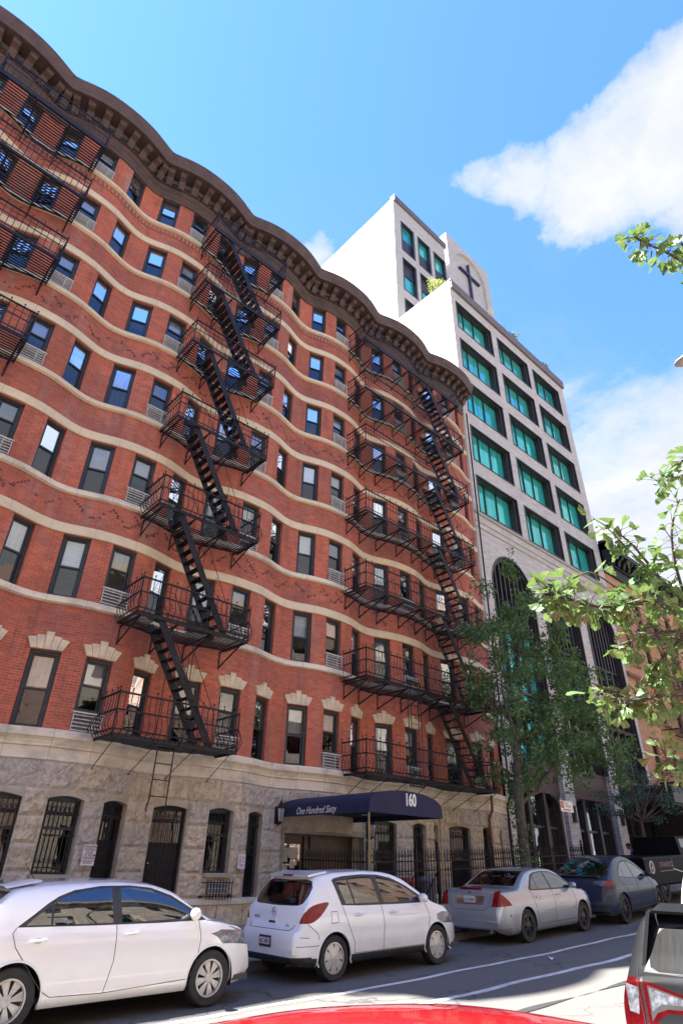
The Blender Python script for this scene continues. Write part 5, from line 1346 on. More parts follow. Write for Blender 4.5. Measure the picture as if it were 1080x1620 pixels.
Mredlens = pm('red_tail_lens', (.24,.003,.006), (.15,.002,.004), .12, coat=.3, spec=.3, scale=14)
Mdeepred = pm('deep_red_lens', (.07,.001,.003), (.04,.001,.002), .35, coat=.06, spec=.1, scale=14)
Mclear = pm('clear_lamp_lens', (.2,.21,.24), (.06,.065,.08), .15, metal=.2, coat=.3, scale=22)
Mamber = pm('amber_lens', (.7,.22,.02), (.5,.12,.01), .15, coat=1)
Mplate = plain('licence_plate_white', (.62,.62,.6), .5)
Malloy = pm('silver_wheel', (.55,.54,.52), (.4,.39,.37), .4, metal=.35, scale=10)
Mdarkalloy = pm('black_wheel', (.03,.03,.032), (.06,.06,.06), .4, metal=.4, scale=10)
Mseat = pm('grey_seat_cloth', (.09,.09,.09), (.13,.125,.12), .9, scale=8)
Mhand = plain('handle_grey', (.5,.5,.5), .35, .3)

def catmull(P, counts):
    out = []
    for i in range(len(P)-1):
        p0 = P[max(i-1,0)]; p1 = P[i]; p2 = P[i+1]; p3 = P[min(i+2,len(P)-1)]
        for q in range(counts[i]):
            t = q/counts[i]
            out.append(tuple(.5*((2*b)+(-a+c)*t+(2*a-5*b+4*c-d)*t*t+(-a+3*b-3*c+d)*t**3) for a,b,c,d in zip(p0,p1,p2,p3)))
    out.append(P[-1]); return out

def make_wheel(root, x, y, R, rimR, style, side, nm='wheel'):
    e = MB(); wd = .2
    e.lathe([(rimR,-.07),(rimR+.012,-.088),(R-.03,-.098),(R-.01,-.088),(R,-.06),(R,.06),(R-.01,.088),(R-.03,.095),(rimR,.09)], 40, axis='y')
    for k in range(4):      # tread grooves as raised ribs
        pass
    w = e.build(nm, M['rubber'], root, smooth=35.0); w.location = (x, y, R)
    if side > 0: w.rotation_euler = (0,0,pi)
    st = dict(n=8, hub=.07, w0=.035, w1=.085, col=Malloy, y0=-.075, y1=-.06); st.update(style)
    e = MB(); e.lathe([(rimR+.002,-.085),(rimR-.018,-.088),(rimR-.022,-.05),(rimR-.03,.08)], 40, axis='y')
    e.lathe([(0,st['y0']-.012),(st['hub']*.5,st['y0']-.012),(st['hub'],st['y0']),(st['hub'],-.02)], 20, axis='y')
    for k in range(st['n']):
        a = 2*pi*k/st['n']+.2; u = Vector((cos(a),0,sin(a))); v = Vector((-sin(a),0,cos(a)))
        for (o0, o1) in st.get('pair', ((0,0),)):
            c0, c1 = u*st['hub']*.8+v*o0, u*(rimR-.015)+v*o1
            A, B = v*st['w0']/2, v*st['w1']/2
            y0, y1 = Vector((0,st['y0'],0)), Vector((0,st['y1'],0)); T = Vector((0,.03,0))
            e.hexa([c0-A+y0, c0+A+y0, c1+B+y1, c1-B+y1, c0-A+y0+T, c0+A+y0+T, c1+B+y1+T, c1-B+y1+T])
    for k in range(5):
        a = 2*pi*k/5; e.lathe([(0,st['y0']-.006),(.009,st['y0']-.006),(.009,st['y0']+.02)], 6, (cos(a)*st['hub']*.72,0,sin(a)*st['hub']*.72), 'y')
    if st.get('disc'): e.lathe([(st['hub'],st['y0']+.008),(rimR*st['disc'],st['y1']+.008)], 32, axis='y')
    e.build('rim', st['col'], w, smooth=30.0)
    e = MB(); e.lathe([(0,-.02),(rimR-.03,-.02)], 28, axis='y'); e.build('brake_disc', M['black_plastic'], w)
    return w

def make_car(label, S, X, Y, yaw=0, wheels=None, full=True, cat='car', name='parked_car', group=None):
    """S = shape specification; X, Y = world place of the visible rear wheel's outer face"""
    L, W = S['L'], S['W']; xr, xf, R = S['xr'], S['xf'], S['R']
    yy_ = Y+W/2; slope = (GR(X+xf-xr,yy_)-GR(X,yy_))/(xf-xr) if X > 0 else 0
    root = thing(name, label, cat, group=group)
    cyw, syw = cos(yaw), sin(yaw)
    ox, oy = xr, -W/2+.03
    root.location = (X-(ox*cyw-oy*syw), Y-(ox*syw+oy*cyw), (GR(X,yy_)+S.get('dz',0)) - slope*xr)
    root.rotation_euler = (0, -math.atan(slope), yaw)
    top, belt, P_ = S['top'], S['belt'], S
    rr, fr_ = S.get('rr',.5), S.get('fr',.8); fR, fF = S.get('fR',.80), S.get('fF',.70)
    def w_(x):
        f = 1.0
        if x < rr: f *= 1-(1-fR)*(1-x/rr)**2.4
        if x > L-fr_: f *= 1-(1-fF)*(1-(L-x)/fr_)**2.4
        return W/2*f
    tumb = S.get('tumble',.40)
    def zsill(x):
        z = S.get('sill',.19)
        if x < .35: z += .11*(1-x/.35)**2
        if x > L-.35: z += .06*(1-(L-x)/.35)**2
        return z
    def section(x):
        w, zt, zs = w_(x), cubic(top, x), zsill(x); zb = min(cubic(belt, x), zt-.045); gh = zt-zb
        crown = min(S.get('crown',.07), gh*.75); ry = w*.945-tumb*max(0,gh-.03)-.012
        hz = zb-zs
        P = [(w*.90,zs),(w*.968,zs+.06),(w*.992,zs+.2*min(1,hz/.6)),(w,zs+hz*.62),(w*.988,zs+hz*.84),(w*.945,zb),
             (w*.945-(w*.945-ry)*.47+.012*min(1,gh/.3), zb+(gh-crown)*.5),(ry,zt-crown),(ry*.84,zt-crown*.42),(ry*.45,zt-crown*.1),(0,zt)]
        return catmull(P, [2,3,6,5,4,4,4,3,4,4])
    # stations: dense at both ends
    xs = []; x = 0
    while x < L:
        xs.append(x); d = min(x, L-x); x += .012 if d < .06 else .025 if d < .3 else .045
    xs.append(L)
    bm = bmesh.new(); rows = []
    for x in xs:
        s = section(x); row = [bm.verts.new((x,-y,z)) for y, z in s]
        row += [bm.verts.new((x,y,z)) for y, z in s[-2::-1]]; rows.append(row)
    for a, b in zip(rows, rows[1:]):
        for j in range(len(a)-1): bm.faces.new((a[j],b[j],b[j+1],a[j+1]))
    for row, rev in ((rows[0],0),(rows[-1],1)):
        n = len(row)
        for j in range(n//2-0):
            q = [row[j], row[j+1], row[n-2-j], row[n-1-j]]
            q = list(dict.fromkeys(q))
            if len(q) >= 3:
                try: bm.faces.new(q[::-1] if rev else q)
                except ValueError: pass
    bmesh.ops.recalc_face_normals(bm, faces=bm.faces)
    tree = BVHTree.FromBMesh(bm)
    lay = bm.faces.layers.int.new('part')
    ids = {'body': 0}; mats_ = {0: S['paint']}
    def inside(p, poly):
        c = False; n = len(poly)
        for i in range(n):
            (x1,y1),(x2,y2) = poly[i], poly[(i+1)%n]
            if (y1 > p[1]) != (y2 > p[1]) and p[0] < (x2-x1)*(p[1]-y1)/(y2-y1)+x1: c = not c
        return c
    def region(name, poly, proj, mat, sides=(-1,1)):
        if name not in ids: ids[name] = len(ids); mats_[ids[name]] = mat
        i0 = min(p[0] for p in poly)-.1; i1 = max(p[0] for p in poly)+.1; j0 = min(p[1] for p in poly)-.1; j1 = max(p[1] for p in poly)+.1
        for s in sides:
            pl = poly
            def ok(f):
                c = f.calc_center_median(); n = f.normal
                if proj == 'side': return n.y*s > .12 and c.y*s > .1 and i0 < c.x < i1 and j0 < c.z < j1
                if proj == 'rear': return n.x < -.1 and c.x < L*.42 and i0 < s*c.y < i1 and j0 < c.z < j1
                if proj == 'front': return n.x > .05 and c.x > L*.45 and i0 < s*c.y < i1 and j0 < c.z < j1
                if proj == 'top': return n.z > .2 and i0 < c.x < i1 and j0 < s*c.y < j1
            n_ = len(pl)
            for i in range(n_):
                a, b = pl[i], pl[(i+1)%n_]
                if proj == 'side': co = Vector((a[0],0,a[1])); no = Vector((b[1]-a[1],0,-(b[0]-a[0])))
                elif proj == 'top': co = Vector((a[0],s*a[1],0)); no = Vector((s*(b[1]-a[1]),-(b[0]-a[0]),0))
                else: co = Vector((0,s*a[0],a[1])); no = Vector((0,s*(b[1]-a[1]),-(b[0]-a[0])))
                if no.length < 1e-6: continue
                fs = [f for f in bm.faces if ok(f)]
                ge = set(fs); 
                for f in fs: ge.update(f.edges); ge.update(f.verts)
                bmesh.ops.bisect_plane(bm, geom=list(ge), plane_co=co, plane_no=no.normalized(), dist=1e-5)
            for f in bm.faces:
                if not ok(f): continue
                c = f.calc_center_median()
                q = (c.x,c.z) if proj == 'side' else (c.x,s*c.y) if proj == 'top' else (s*c.y,c.z)
                if inside(q, pl): f[lay] = ids[name]
    # wheel arches
    Ra = R+S.get('arch',.05)
    for xw in (xr, xf):
        region('hole', [(xw+Ra*cos(a), R+Ra*sin(a)) for a in [2*pi*k/28 for k in range(28)]], 'side', None)
    bmesh.ops.delete(bm, geom=[f for f in bm.faces if f[lay] == ids['hole']], context='FACES')
    for (nm, poly, proj, mt) in S['regions']: region(nm, poly, proj, mt)
    # split into one mesh per part
    groups = {}
    for f in bm.faces: groups.setdefault(f[lay], []).append([v.co.copy() for v in f.verts])
    inv = {v: k for k, v in ids.items()}; parts = {}
    for gi, fl in sorted(groups.items()):
        nm = inv[gi]
        sides_ = [None]
        if nm.split('|')[0] in ('taillight','headlight','side_glass','quarter_glass','rear_door_glass','front_door_glass','window_trim','sill_trim','side_moulding','lamp_inner','outer_lamp_inner','lamp_surround'): sides_ = [-1, 1]
        for sd in sides_:
            mb = MB()
            for q in fl:
                if sd and sum(p.y for p in q)*sd < 0: continue
                mb.face(q)
            if not mb.f: continue
            o = mb.build(nm.split('|')[0], mats_[gi], root, smooth=42.0, merge=True, normals=False)
            parts.setdefault(nm, []).append(o)
    bm.free()
    def ys(x, z, s=-1):
        h = tree.ray_cast(Vector((x, 3*s, z)), Vector((0,-s,0))); return h[0].y if h[0] else s*W/2
    def xrear(y, z):
        h = tree.ray_cast(Vector((-2, y, z)), Vector((1,0,0))); return h[0].x if h[0] else .1
    def xfront(y, z):
        h = tree.ray_cast(Vector((L+2, y, z)), Vector((-1,0,0))); return h[0].x if h[0] else L
    # underside, wells, interior
    mb = MB(); mb.box(.15, L-.15, -W/2*.86, W/2*.86, .24, .30)
    mb.build('underbody', M['black_plastic'], root)
    for xw in (xr, xf):
        for s in (-1, 1):
            mb = MB(); n = 14; ya, yb = s*(W/2-.035), s*(W/2-.34)
            for k in range(n):
                a0, a1 = pi*k/n*1.2-pi*.1, pi*(k+1)/n*1.2-pi*.1
                p, q = (xw+(Ra)*cos(a0), R+Ra*sin(a0)), (xw+(Ra)*cos(a1), R+Ra*sin(a1))
                mb.face([(p[0],ya,p[1]),(q[0],ya,q[1]),(q[0],yb,q[1]),(p[0],yb,p[1])]); mb.face([(p[0],yb,p[1]),(q[0],yb,q[1]),(xw,yb,R)])
            mb.build('wheel_well', M['black_plastic'], root, normals=False)
    if full:
        for (nm, pts) in S['lines']:
            for s in (-1, 1):
                dense = []
                for (a, b) in zip(pts, pts[1:]):
                    nn = max(1, int(math.dist(a,b)/.05))
                    for q in range(nn): dense.append((a[0]+(b[0]-a[0])*q/nn, a[1]+(b[1]-a[1])*q/nn))
                dense.append(pts[-1])
                g = MB(); g.tube([(x, ys(x,z,s)*1.0, z) for x, z in dense], .0048, 4)
                g.build('panel_gap', M['black_plastic'], root, normals=False)
        for pts in S.get('rear_lines', []):
            dense = []
            for (a, b) in zip(pts, pts[1:]):
                nn = max(1, int(math.dist(a,b)/.05))
                for q in range(nn+1): dense.append((a[0]+(b[0]-a[0])*q/nn, a[1]+(b[1]-a[1])*q/nn))
            g = MB(); g.tube([(xrear(y,z), y, z) for y, z in dense], .005, 4); g.build('panel_gap', M['black_plastic'], root, normals=False)
    for xw in (xr, xf):       # wheel arch lips
        for s in (-1, 1):
            pts = []
            for k in range(25):
                a = pi*k/24*1.16-pi*.08; x, z = xw+Ra*1.01*cos(a), R+Ra*1.01*sin(a)
                pts.append((x, ys(x, z+.0, s)*.996, z))
            g = MB(); g.tube(pts, .014, 5); g.build('arch_lip', S.get('lip', S['paint']), root, smooth=True, normals=False)
    # seats, wheel, dash
    sh = S.get('seats', (1.05, 2.05)); zf = .28
    for sx_ in sh:
        for s in ((-1, 1) if sx_ != sh[0] else (-1,0,1)):
            e = MB(); yy = s*.37; ww = .24 if sx_ != sh[0] else .19
            e.hexa([(sx_,yy-ww,zf),(sx_+.5,yy-ww,zf),(sx_+.5,yy+ww,zf),(sx_,yy+ww,zf),(sx_,yy-ww,zf+.28),(sx_+.5,yy-ww,zf+.34),(sx_+.5,yy+ww,zf+.34),(sx_,yy+ww,zf+.28)])
            e.hexa([(sx_-.05,yy-ww,zf+.25),(sx_+.1,yy-ww,zf+.25),(sx_+.1,yy+ww,zf+.25),(sx_-.05,yy+ww,zf+.25),(sx_-.25,yy-ww*.85,zf+.82),(sx_-.14,yy-ww*.85,zf+.84),(sx_-.14,yy+ww*.85,zf+.84),(sx_-.25,yy+ww*.85,zf+.82)])
            e.hexa([(sx_-.27,yy-.11,zf+.86),(sx_-.18,yy-.11,zf+.87),(sx_-.18,yy+.11,zf+.87),(sx_-.27,yy+.11,zf+.86),(sx_-.3,yy-.1,zf+1.0),(sx_-.22,yy-.1,zf+1.01),(sx_-.22,yy+.1,zf+1.01),(sx_-.3,yy+.1,zf+1.0)])
            e.build('seat', Mseat, root)
    xd = S.get('dash', 2.85); e = MB(); e.hexa([(xd,-W*.42,.5),(xd+.5,-W*.42,.5),(xd+.5,W*.42,.5),(xd,W*.42,.5),(xd+.05,-W*.42,.92),(xd+.55,-W*.4,.93),(xd+.55,W*.4,.93),(xd+.05,W*.42,.92)]); e.build('dashboard', M['black_plastic'], root)
    e = MB(); e.tube([(xd-.12+.06*sin(t), .37+.18*cos(t), .86+.17*sin(t)) for t in [2*pi*k/16 for k in range(16)]], .014, 5, closed=True); e.build('steering_wheel', M['black_plastic'], root, smooth=True)
    # wheels
    for xw in (xr, xf):
        for s in (-1, 1):
            make_wheel(root, xw, s*(W/2-.115), R, S['rimR'], S['wheel'], s)
    # mirrors
    mx, mz = S['mirror']
    for s in (-1, 1):
        y0 = ys(mx, mz, s); e = MB(); nn = 10
        rows_ = []
        for i, (t, sc_) in enumerate(((0,.55),(.03,.85),(.09,1),(.15,.98),(.2,.75),(.215,.4))):
            rows_.append([(mx-.02+.075*sc_*cos(a)-.25*t, y0+s*(t+.005), mz+.045+.075*sc_*sin(a)) for a in [2*pi*k/nn for k in range(nn)]])
        for r0, r1 in zip(rows_, rows_[1:]):
            for k in range(nn): e.face([r0[k], r0[(k+1)%nn], r1[(k+1)%nn], r1[k]])
        e.face(rows_[0]); e.face(rows_[-1])
        mo = e.build('door_mirror', S.get('mirrormat', S['paint']), root, smooth=50.0, merge=True)
    # handles
    for (hx, hz) in S.get('handles', []):
        for s in (-1, 1):
            y0 = ys(hx, hz, s); e = MB()
            e.tube([(hx-.1,y0+s*.002,hz),(hx-.085,y0+s*.025,hz+.004),(hx,y0+s*.034,hz+.008),(hx+.085,y0+s*.025,hz+.004),(hx+.1,y0+s*.002,hz)], [.008,.014,.016,.014,.008], 6)
            e.build('door_handle', S.get('handlemat', S['paint']), root, smooth=True)
            e = MB(); e.lathe([(0,0),(.055,0)], 12, (hx,y0+s*.0035,hz+.004), 'y'); e.v = [(hx+(v[0]-hx), v[1], hz+(v[2]-hz)*.5) for v in e.v]; e.build('handle_recess', S.get('recess', Mhand), root, normals=False)
    return root, dict(ys=ys, xr=xrear, xf=xfront, parts=parts)

def licence(root, S, fn, y, z, txt, dark=False, tilt=0, w=.31, h=.155):
    x = fn(y, z)-.012
    e = MB(); e.box(x-.006, x+.006, y-w/2, y+w/2, z-h/2, z+h/2)
    p = e.build('licence_plate', M['ink'] if dark else Mplate, root)
    if dark:
        e = MB(); e.box(x-.009, x-.0061, y-w/2+.02, y+w/2-.02, z-h/2+.035, z+h/2-.03); e.build('plate_panel', Mplate, p)
    text_obj('plate_letters', txt, h*.52, M['ink'], p, (x-.011, y, z), (pi/2,0,-pi/2), .001, sx=.8)
    return p
def along(pts, n=6):
    """smooth closed outline from rough points"""
    return catmull(pts+[pts[0]], [n]*len(pts))[:-1]

Pw = paint('white_car_paint', (.82,.82,.82), dirt=.05, rough=.2); Pw2 = paint('white_hatchback_paint', (.78,.79,.79), dirt=.12, rough=.3)
Psil = paint('silver_car_paint', (.36,.39,.43), dirt=.2, metal=.5, rough=.3); Pblue = paint('midnight_blue_car_paint', (.022,.03,.06), dirt=.01, metal=.0, rough=.2, coat=.35, spec=.12)
Pgrey = paint('dark_grey_car_paint', (.010,.011,.013), dirt=.05, metal=.0, rough=.5, coat=.12, spec=.08); Pred = paint('red_car_paint', (.50,.015,.02), dirt=.1); Pblk = paint('black_truck_paint', (.006,.006,.008), dirt=.01, rough=.45, coat=.03, spec=.05)
TR = M['black_plastic']

# ---- white hatchback cut by the left edge
kia = dict(L=4.07, W=1.725, xr=.66, xf=3.24, R=.31, rimR=.205, paint=Pw, sill=.2, rr=.45, fr=1.0, fR=.80, fF=.62, tumble=.42,
  top=[(0,.62),(.03,.70),(.08,.78),(.16,.97),(.26,1.10),(.42,1.27),(.56,1.375),(.72,1.405),(1.2,1.44),(1.75,1.45),(2.25,1.42),(2.6,1.34),(3.12,1.06),(3.3,.985),(3.6,.925),(3.85,.83),(3.98,.72),(4.04,.6),(4.07,.5)],
  belt=[(0,.93),(.6,.97),(2.0,.945),(3.1,.915),(4.07,.8)],
  regions=[('window_trim', [(.60,.985),(.76,1.09),(.93,1.205),(1.06,1.275),(1.25,1.335),(1.6,1.375),(2.0,1.375),(2.3,1.345),(2.6,1.255),(2.9,1.10),(3.06,1.005),(3.13,.96),(2.4,.955),(1.5,.965)], 'side', TR),
    ('quarter_glass', [(.70,1.0),(.8,1.075),(.98,1.185),(.985,.995)], 'side', M['car_glass']),
    ('rear_door_glass', [(1.01,.99),(1.01,1.205),(1.12,1.26),(1.27,1.305),(1.58,1.345),(1.74,1.35),(1.76,.985)], 'side', M['car_glass']),
    ('front_door_glass', [(1.88,.98),(1.86,1.35),(2.02,1.35),(2.28,1.32),(2.55,1.235),(2.85,1.08),(2.96,.99)], 'side', M['car_glass']),
    ('rear_glass', [(-.60,1.02),(.60,1.02),(.53,1.33),(-.53,1.33)], 'rear', M['privacy_glass']),
    ('windscreen', [(-.66,1.03),(.66,1.03),(.55,1.36),(-.55,1.36)], 'front', M['car_glass']),
    ('taillight', along([(.84,.80),(.84,.97),(.62,.99),(.6,.86)],3), 'rear', Mredlens),
    ('taillight|2', along([(.05,.82),(.08,.98),(.40,.96),(.26,.84)],3), 'side', Mredlens),
    ('headlight', along([(3.66,.845),(3.5,.875),(3.72,.80),(3.92,.70),(4.0,.66),(3.96,.76)],3), 'side', Mclear),
    ('headlight|2', along([(.84,.68),(.5,.60),(.5,.70),(.82,.84)],3), 'front', Mclear),
    ('bumper_grille', [(-.5,.28),(.5,.28),(.42,.45),(-.42,.45)], 'front', TR)],
  lines=[('a',[(.60,.98),(.565,.93),(.62,.80),(.80,.60),(1.0,.38),(1.12,.31),(1.75,.29)]),('b',[(1.81,.96),(1.82,.6),(1.75,.29)]),('c',[(3.0,.96),(3.03,.75),(2.98,.45),(2.88,.33),(1.75,.29)]),('h',[(3.13,.955),(3.4,.93),(3.64,.87)]),('s',[(.2,.93),(.3,.6),(.33,.35)])],
  handles=[(.86,.845),(2.02,.86)], mirror=(2.93,.995), wheel=dict(n=8,hub=.06,w0=.03,w1=.10), seats=(1.15,2.0), dash=2.65)
kroot, K_ = make_car('clean white hatchback with silver eight-spoke wheels, cut off by the left edge of the photo', kia, 2.94, 8.64, 0, name='parked_car', group='cars parked along the far kerb')
e = MB(); e.hexa([(.46,-.56,1.36),(.86,-.56,1.425),(.86,.56,1.425),(.46,.56,1.36),(.42,-.54,1.385),(.86,-.52,1.445),(.86,.52,1.445),(.42,.54,1.385)]); e.build('spoiler', Pw, kroot, smooth=40.0)
e = MB(); e.tube([(.95,0,1.43),(.78,0,1.62)], [.007,.004], 5); e.build('aerial', TR, kroot)
e = MB(); e.lathe([(0,0),(.02,.002),(.028,.02)], 8, (3.72,K_['ys'](3.72,.78)-.003,.775), 'y'); e.v = [(3.72+(v[0]-3.72)*2.2, v[1], v[2]) for v in e.v]; e.build('turn_signal', Mamber, kroot)

# ---- white older hatchback with red lamps, middle
ver = dict(L=4.30, W=1.695, xr=.80, xf=3.40, R=.31, rimR=.21, paint=Pw2, sill=.22, rr=.42, fr=1.0, fR=.84, fF=.62, tumble=.36, crown=.06,
  top=[(0,.56),(.02,.66),(.06,.72),(.1,.735),(.13,.80),(.17,.97),(.22,1.06),(.34,1.22),(.48,1.40),(.54,1.455),(.7,1.49),(1.1,1.525),(1.7,1.535),(2.2,1.51),(2.6,1.43),(2.95,1.27),(3.3,1.08),(3.5,1.0),(3.8,.92),(4.05,.82),(4.2,.70),(4.27,.58),(4.30,.48)],
  belt=[(0,.98),(.8,1.0),(2.0,.985),(3.2,.955),(4.3,.8)],
  regions=[('window_trim', [(.98,1.02),(.86,1.38),(.92,1.41),(1.15,1.44),(1.6,1.46),(2.0,1.45),(2.35,1.395),(2.7,1.27),(3.0,1.12),(3.2,1.02),(3.24,.985),(2.4,.985),(1.4,1.0)], 'side', TR),
    ('quarter_glass', [(1.08,1.04),(.96,1.365),(1.2,1.395),(1.27,1.035)], 'side', M['car_glass']),
    ('rear_door_glass', [(1.31,1.035),(1.24,1.40),(1.6,1.425),(1.82,1.42),(1.9,1.03)], 'side', M['car_glass']),
    ('front_door_glass', [(2.02,1.025),(1.95,1.415),(2.05,1.41),(2.33,1.36),(2.66,1.24),(2.95,1.09),(3.02,1.015)], 'side', M['car_glass']),
    ('rear_glass', along([(-.66,1.07),(-.3,1.025),(.3,1.025),(.66,1.07),(.6,1.37),(0,1.385),(-.6,1.37)],3), 'rear', M['privacy_glass']),
    ('windscreen', [(-.66,1.05),(.66,1.05),(.55,1.42),(-.55,1.42)], 'front', M['car_glass']),
    ('taillight', [(.83,.80),(.70,.80),(.72,.86),(.78,.96),(.85,1.03)], 'rear', Mredlens),
    ('taillight|2', along([(.09,.80),(.30,.81),(.50,.90),(.70,1.06),(.52,1.065),(.30,1.02),(.16,.92)],4), 'side', Mredlens),
    ('headlight', along([(3.68,.90),(3.85,.80),(4.05,.68),(4.2,.62),(4.16,.74),(3.95,.85)],3), 'side', Mclear),
    ('headlight|2', along([(.84,.64),(.5,.58),(.5,.70),(.82,.82)],3), 'front', Mclear),
    ('bumper_valance', [(-.9,.18),(.9,.18),(.9,.36),(-.9,.36)], 'rear', TR), ('bumper_valance', [(0,.18),(.42,.18),(.42,.335),(0,.36)], 'side', TR),
    ('sill_trim', [(1.08,.18),(3.1,.18),(3.05,.335),(1.14,.335)], 'side', TR),
    ('plate_recess', [(-.25,.44),(.25,.44),(.22,.62),(-.22,.62)], 'rear', Pw2)],
  lines=[('a',[(1.0,1.01),(1.03,.9),(1.16,.65),(1.24,.5),(1.24,.345)]),('b',[(1.93,1.0),(1.97,.7),(1.93,.345)]),('c',[(3.13,.98),(3.2,.75),(3.12,.45),(3.06,.345),(1.24,.345)]),('h',[(3.3,1.0),(3.55,.93),(3.75,.88)]),('f',[(.72,.78),(.72,.94),(.86,.94),(.87,.79),(.72,.78)]),('s',[(.22,.79),(.42,.66),(.45,.58)]),('m',[(.05,.5),(.3,.5),(.44,.5)]),('n',[(.1,.62),(.25,.61)])],
  rear_lines=[[(-.62,.78),(-.55,.70),(.55,.70),(.62,.78)]],
  handles=[(1.33,.87),(2.22,.875)], mirror=(3.02,1.02), wheel=dict(n=7,hub=.10,w0=.09,w1=.135,disc=.55,y0=-.078,y1=-.07), seats=(1.25,2.15), dash=2.85)
vroot, V_ = make_car('older white hatchback with large red tail lamps parked beside the blue canopy', ver, 8.05, 8.94, .0, group='cars parked along the far kerb')
licence(vroot, ver, V_['xr'], .0, .535, 'ABC 4444'.replace('ABC 4444','AJC 6801'), True)
e = MB(); e.hexa([(.44,-.55,1.43),(.8,-.6,1.49),(.8,.6,1.49),(.44,.55,1.43),(.42,-.54,1.46),(.8,-.58,1.52),(.8,.58,1.52),(.42,.54,1.46)]); e.build('spoiler', Pw2, vroot, smooth=40.0)
e = MB(); e.box(.405,.45,-.13,.13,1.44,1.47); e.build('brake_light', Mredlens, vroot)
def emblem(root, x, y, z, r, bar=True):
    e = MB(); e.tube([(x-.008, y+r*cos(t), z+r*sin(t)) for t in [2*pi*k/18 for k in range(18)]], r*.15, 5, closed=True)
    if bar: e.box(x-.014,x-.004,y-r*1.15,y+r*1.15,z-r*.22,z+r*.22)
    return e.build('emblem', M['chrome'], root, smooth=40.0)
emblem(vroot, V_['xr'](0,.93), 0, .93, .055)
text_obj('badge', 'VERSA', .06, M['chrome'], vroot, (V_['xr'](.48,.84)-.004, .46, .84), (pi/2,0,-pi/2), .004, sx=1)
text_obj('badge', '1.8 SL', .045, M['chrome'], vroot, (V_['xr'](-.42,.76)-.004, -.42, .76), (pi/2,0,-pi/2), .004, sx=1)
e = MB(); xh = V_['xr'](0,.8); e.box(xh-.01,xh+.01,-.1,.1,.78,.86); e.build('tailgate_handle', Pw2, vroot)
e = MB(); e.box(xh-.014,xh-.0101,-.085,.085,.775,.805); e.build('handle_shadow_gap', TR, vroot)
e = MB(); e.tube([(1.0,0,1.515),(.88,0,1.56)], [.012,.006], 5); e.build('aerial', TR, vroot)

# ---- silver saloon
acc = dict(L=4.83, W=1.82, xr=1.08, xf=3.82, R=.325, rimR=.215, paint=Psil, sill=.19, rr=.5, fr=1.0, fR=.84, fF=.66, tumble=.46, crown=.06,
  top=[(0,.55),(.02,.66),(.05,.74),(.08,.80),(.11,.90),(.14,1.00),(.2,1.055),(.5,1.075),(.85,1.09),(1.0,1.13),(1.3,1.27),(1.6,1.39),(1.85,1.435),(2.3,1.455),(2.7,1.44),(3.0,1.38),(3.4,1.18),(3.75,1.0),(3.95,.955),(4.3,.88),(4.6,.78),(4.75,.66),(4.81,.55),(4.83,.48)],
  belt=[(0,.95),(.9,.985),(2.2,.965),(3.6,.92),(4.83,.78)],
  regions=[('window_trim', [(1.38,.995),(1.33,1.04),(1.55,1.2),(1.72,1.31),(1.95,1.355),(2.35,1.375),(2.75,1.35),(3.05,1.26),(3.35,1.12),(3.6,.985),(3.6,.965),(2.4,.975)], 'side', TR),
    ('quarter_glass', [(1.44,1.02),(1.62,1.19),(1.75,1.27),(1.75,1.015)], 'side', M['car_glass']),
    ('rear_door_glass', [(1.78,1.015),(1.78,1.285),(2.0,1.335),(2.32,1.35),(2.36,1.005)], 'side', M['car_glass']),
    ('front_door_glass', [(2.43,1.005),(2.39,1.35),(2.72,1.325),(3.02,1.235),(3.3,1.105),(3.46,.995)], 'side', M['car_glass']),
    ('rear_glass', [(-.66,1.10),(.66,1.10),(.54,1.385),(-.54,1.385)], 'rear', M['privacy_glass']),
    ('windscreen', [(-.68,1.02),(.68,1.02),(.56,1.38),(-.56,1.38)], 'front', M['car_glass']),
    ('taillight', [(.86,.74),(.60,.74),(.66,1.02),(.74,1.04),(.88,.86)], 'rear', Mredlens),
    ('taillight|2', [(.03,.74),(.46,.745),(.36,.84),(.22,.96),(.14,1.02),(.08,.95)], 'side', Mredlens),
    ('headlight', along([(4.2,.80),(4.45,.74),(4.72,.60),(4.68,.72),(4.45,.82)],3), 'side', Mclear),
    ('headlight|2', along([(.84,.62),(.55,.58),(.55,.70),(.82,.76)],3), 'front', Mclear),
    ('bumper_valance', [(-.95,.18),(.95,.18),(.95,.33),(-.95,.33)], 'rear', pm('grey_bumper_edge', (.2,.2,.21), (.14,.14,.15), .5)),
    ('plate_recess', [(-.36,.76),(.36,.76),(.40,.93),(-.40,.93)], 'rear', M['chrome']),
    ('side_moulding', [(1.55,.555),(3.4,.575),(3.4,.60),(1.55,.58)], 'side', M['chrome'])],
  lines=[('a',[(1.36,1.0),(1.40,.88),(1.5,.7),(1.55,.5),(1.55,.34)]),('b',[(2.39,.98),(2.41,.6),(2.38,.33)]),('c',[(3.42,.96),(3.5,.75),(3.45,.45),(3.42,.33),(1.55,.33)]),('h',[(3.6,.965),(3.9,.93),(4.2,.84)])],
  rear_lines=[[(-.62,1.03),(-.52,.72),(-.42,.66),(.42,.66),(.52,.72),(.62,1.03)],[(-.86,.735),(-.58,.735)],[(.58,.735),(.86,.735)]],
  handles=[(1.62,.86),(2.6,.865)], handlemat=M['chrome'], mirror=(3.38,.99), wheel=dict(n=5,hub=.07,w0=.03,w1=.045,pair=((-.02,-.04),(.02,.04)),col=Mdarkalloy), seats=(1.6,2.6), dash=3.3)
aroot, A_ = make_car('silver saloon with red tail lamps and black wheels, beside the iron fence', acc, 14.5, 9.4, radians(2), group='cars parked along the far kerb')
licence(aroot, acc, A_['xr'], 0, .845, 'LFT 6594')
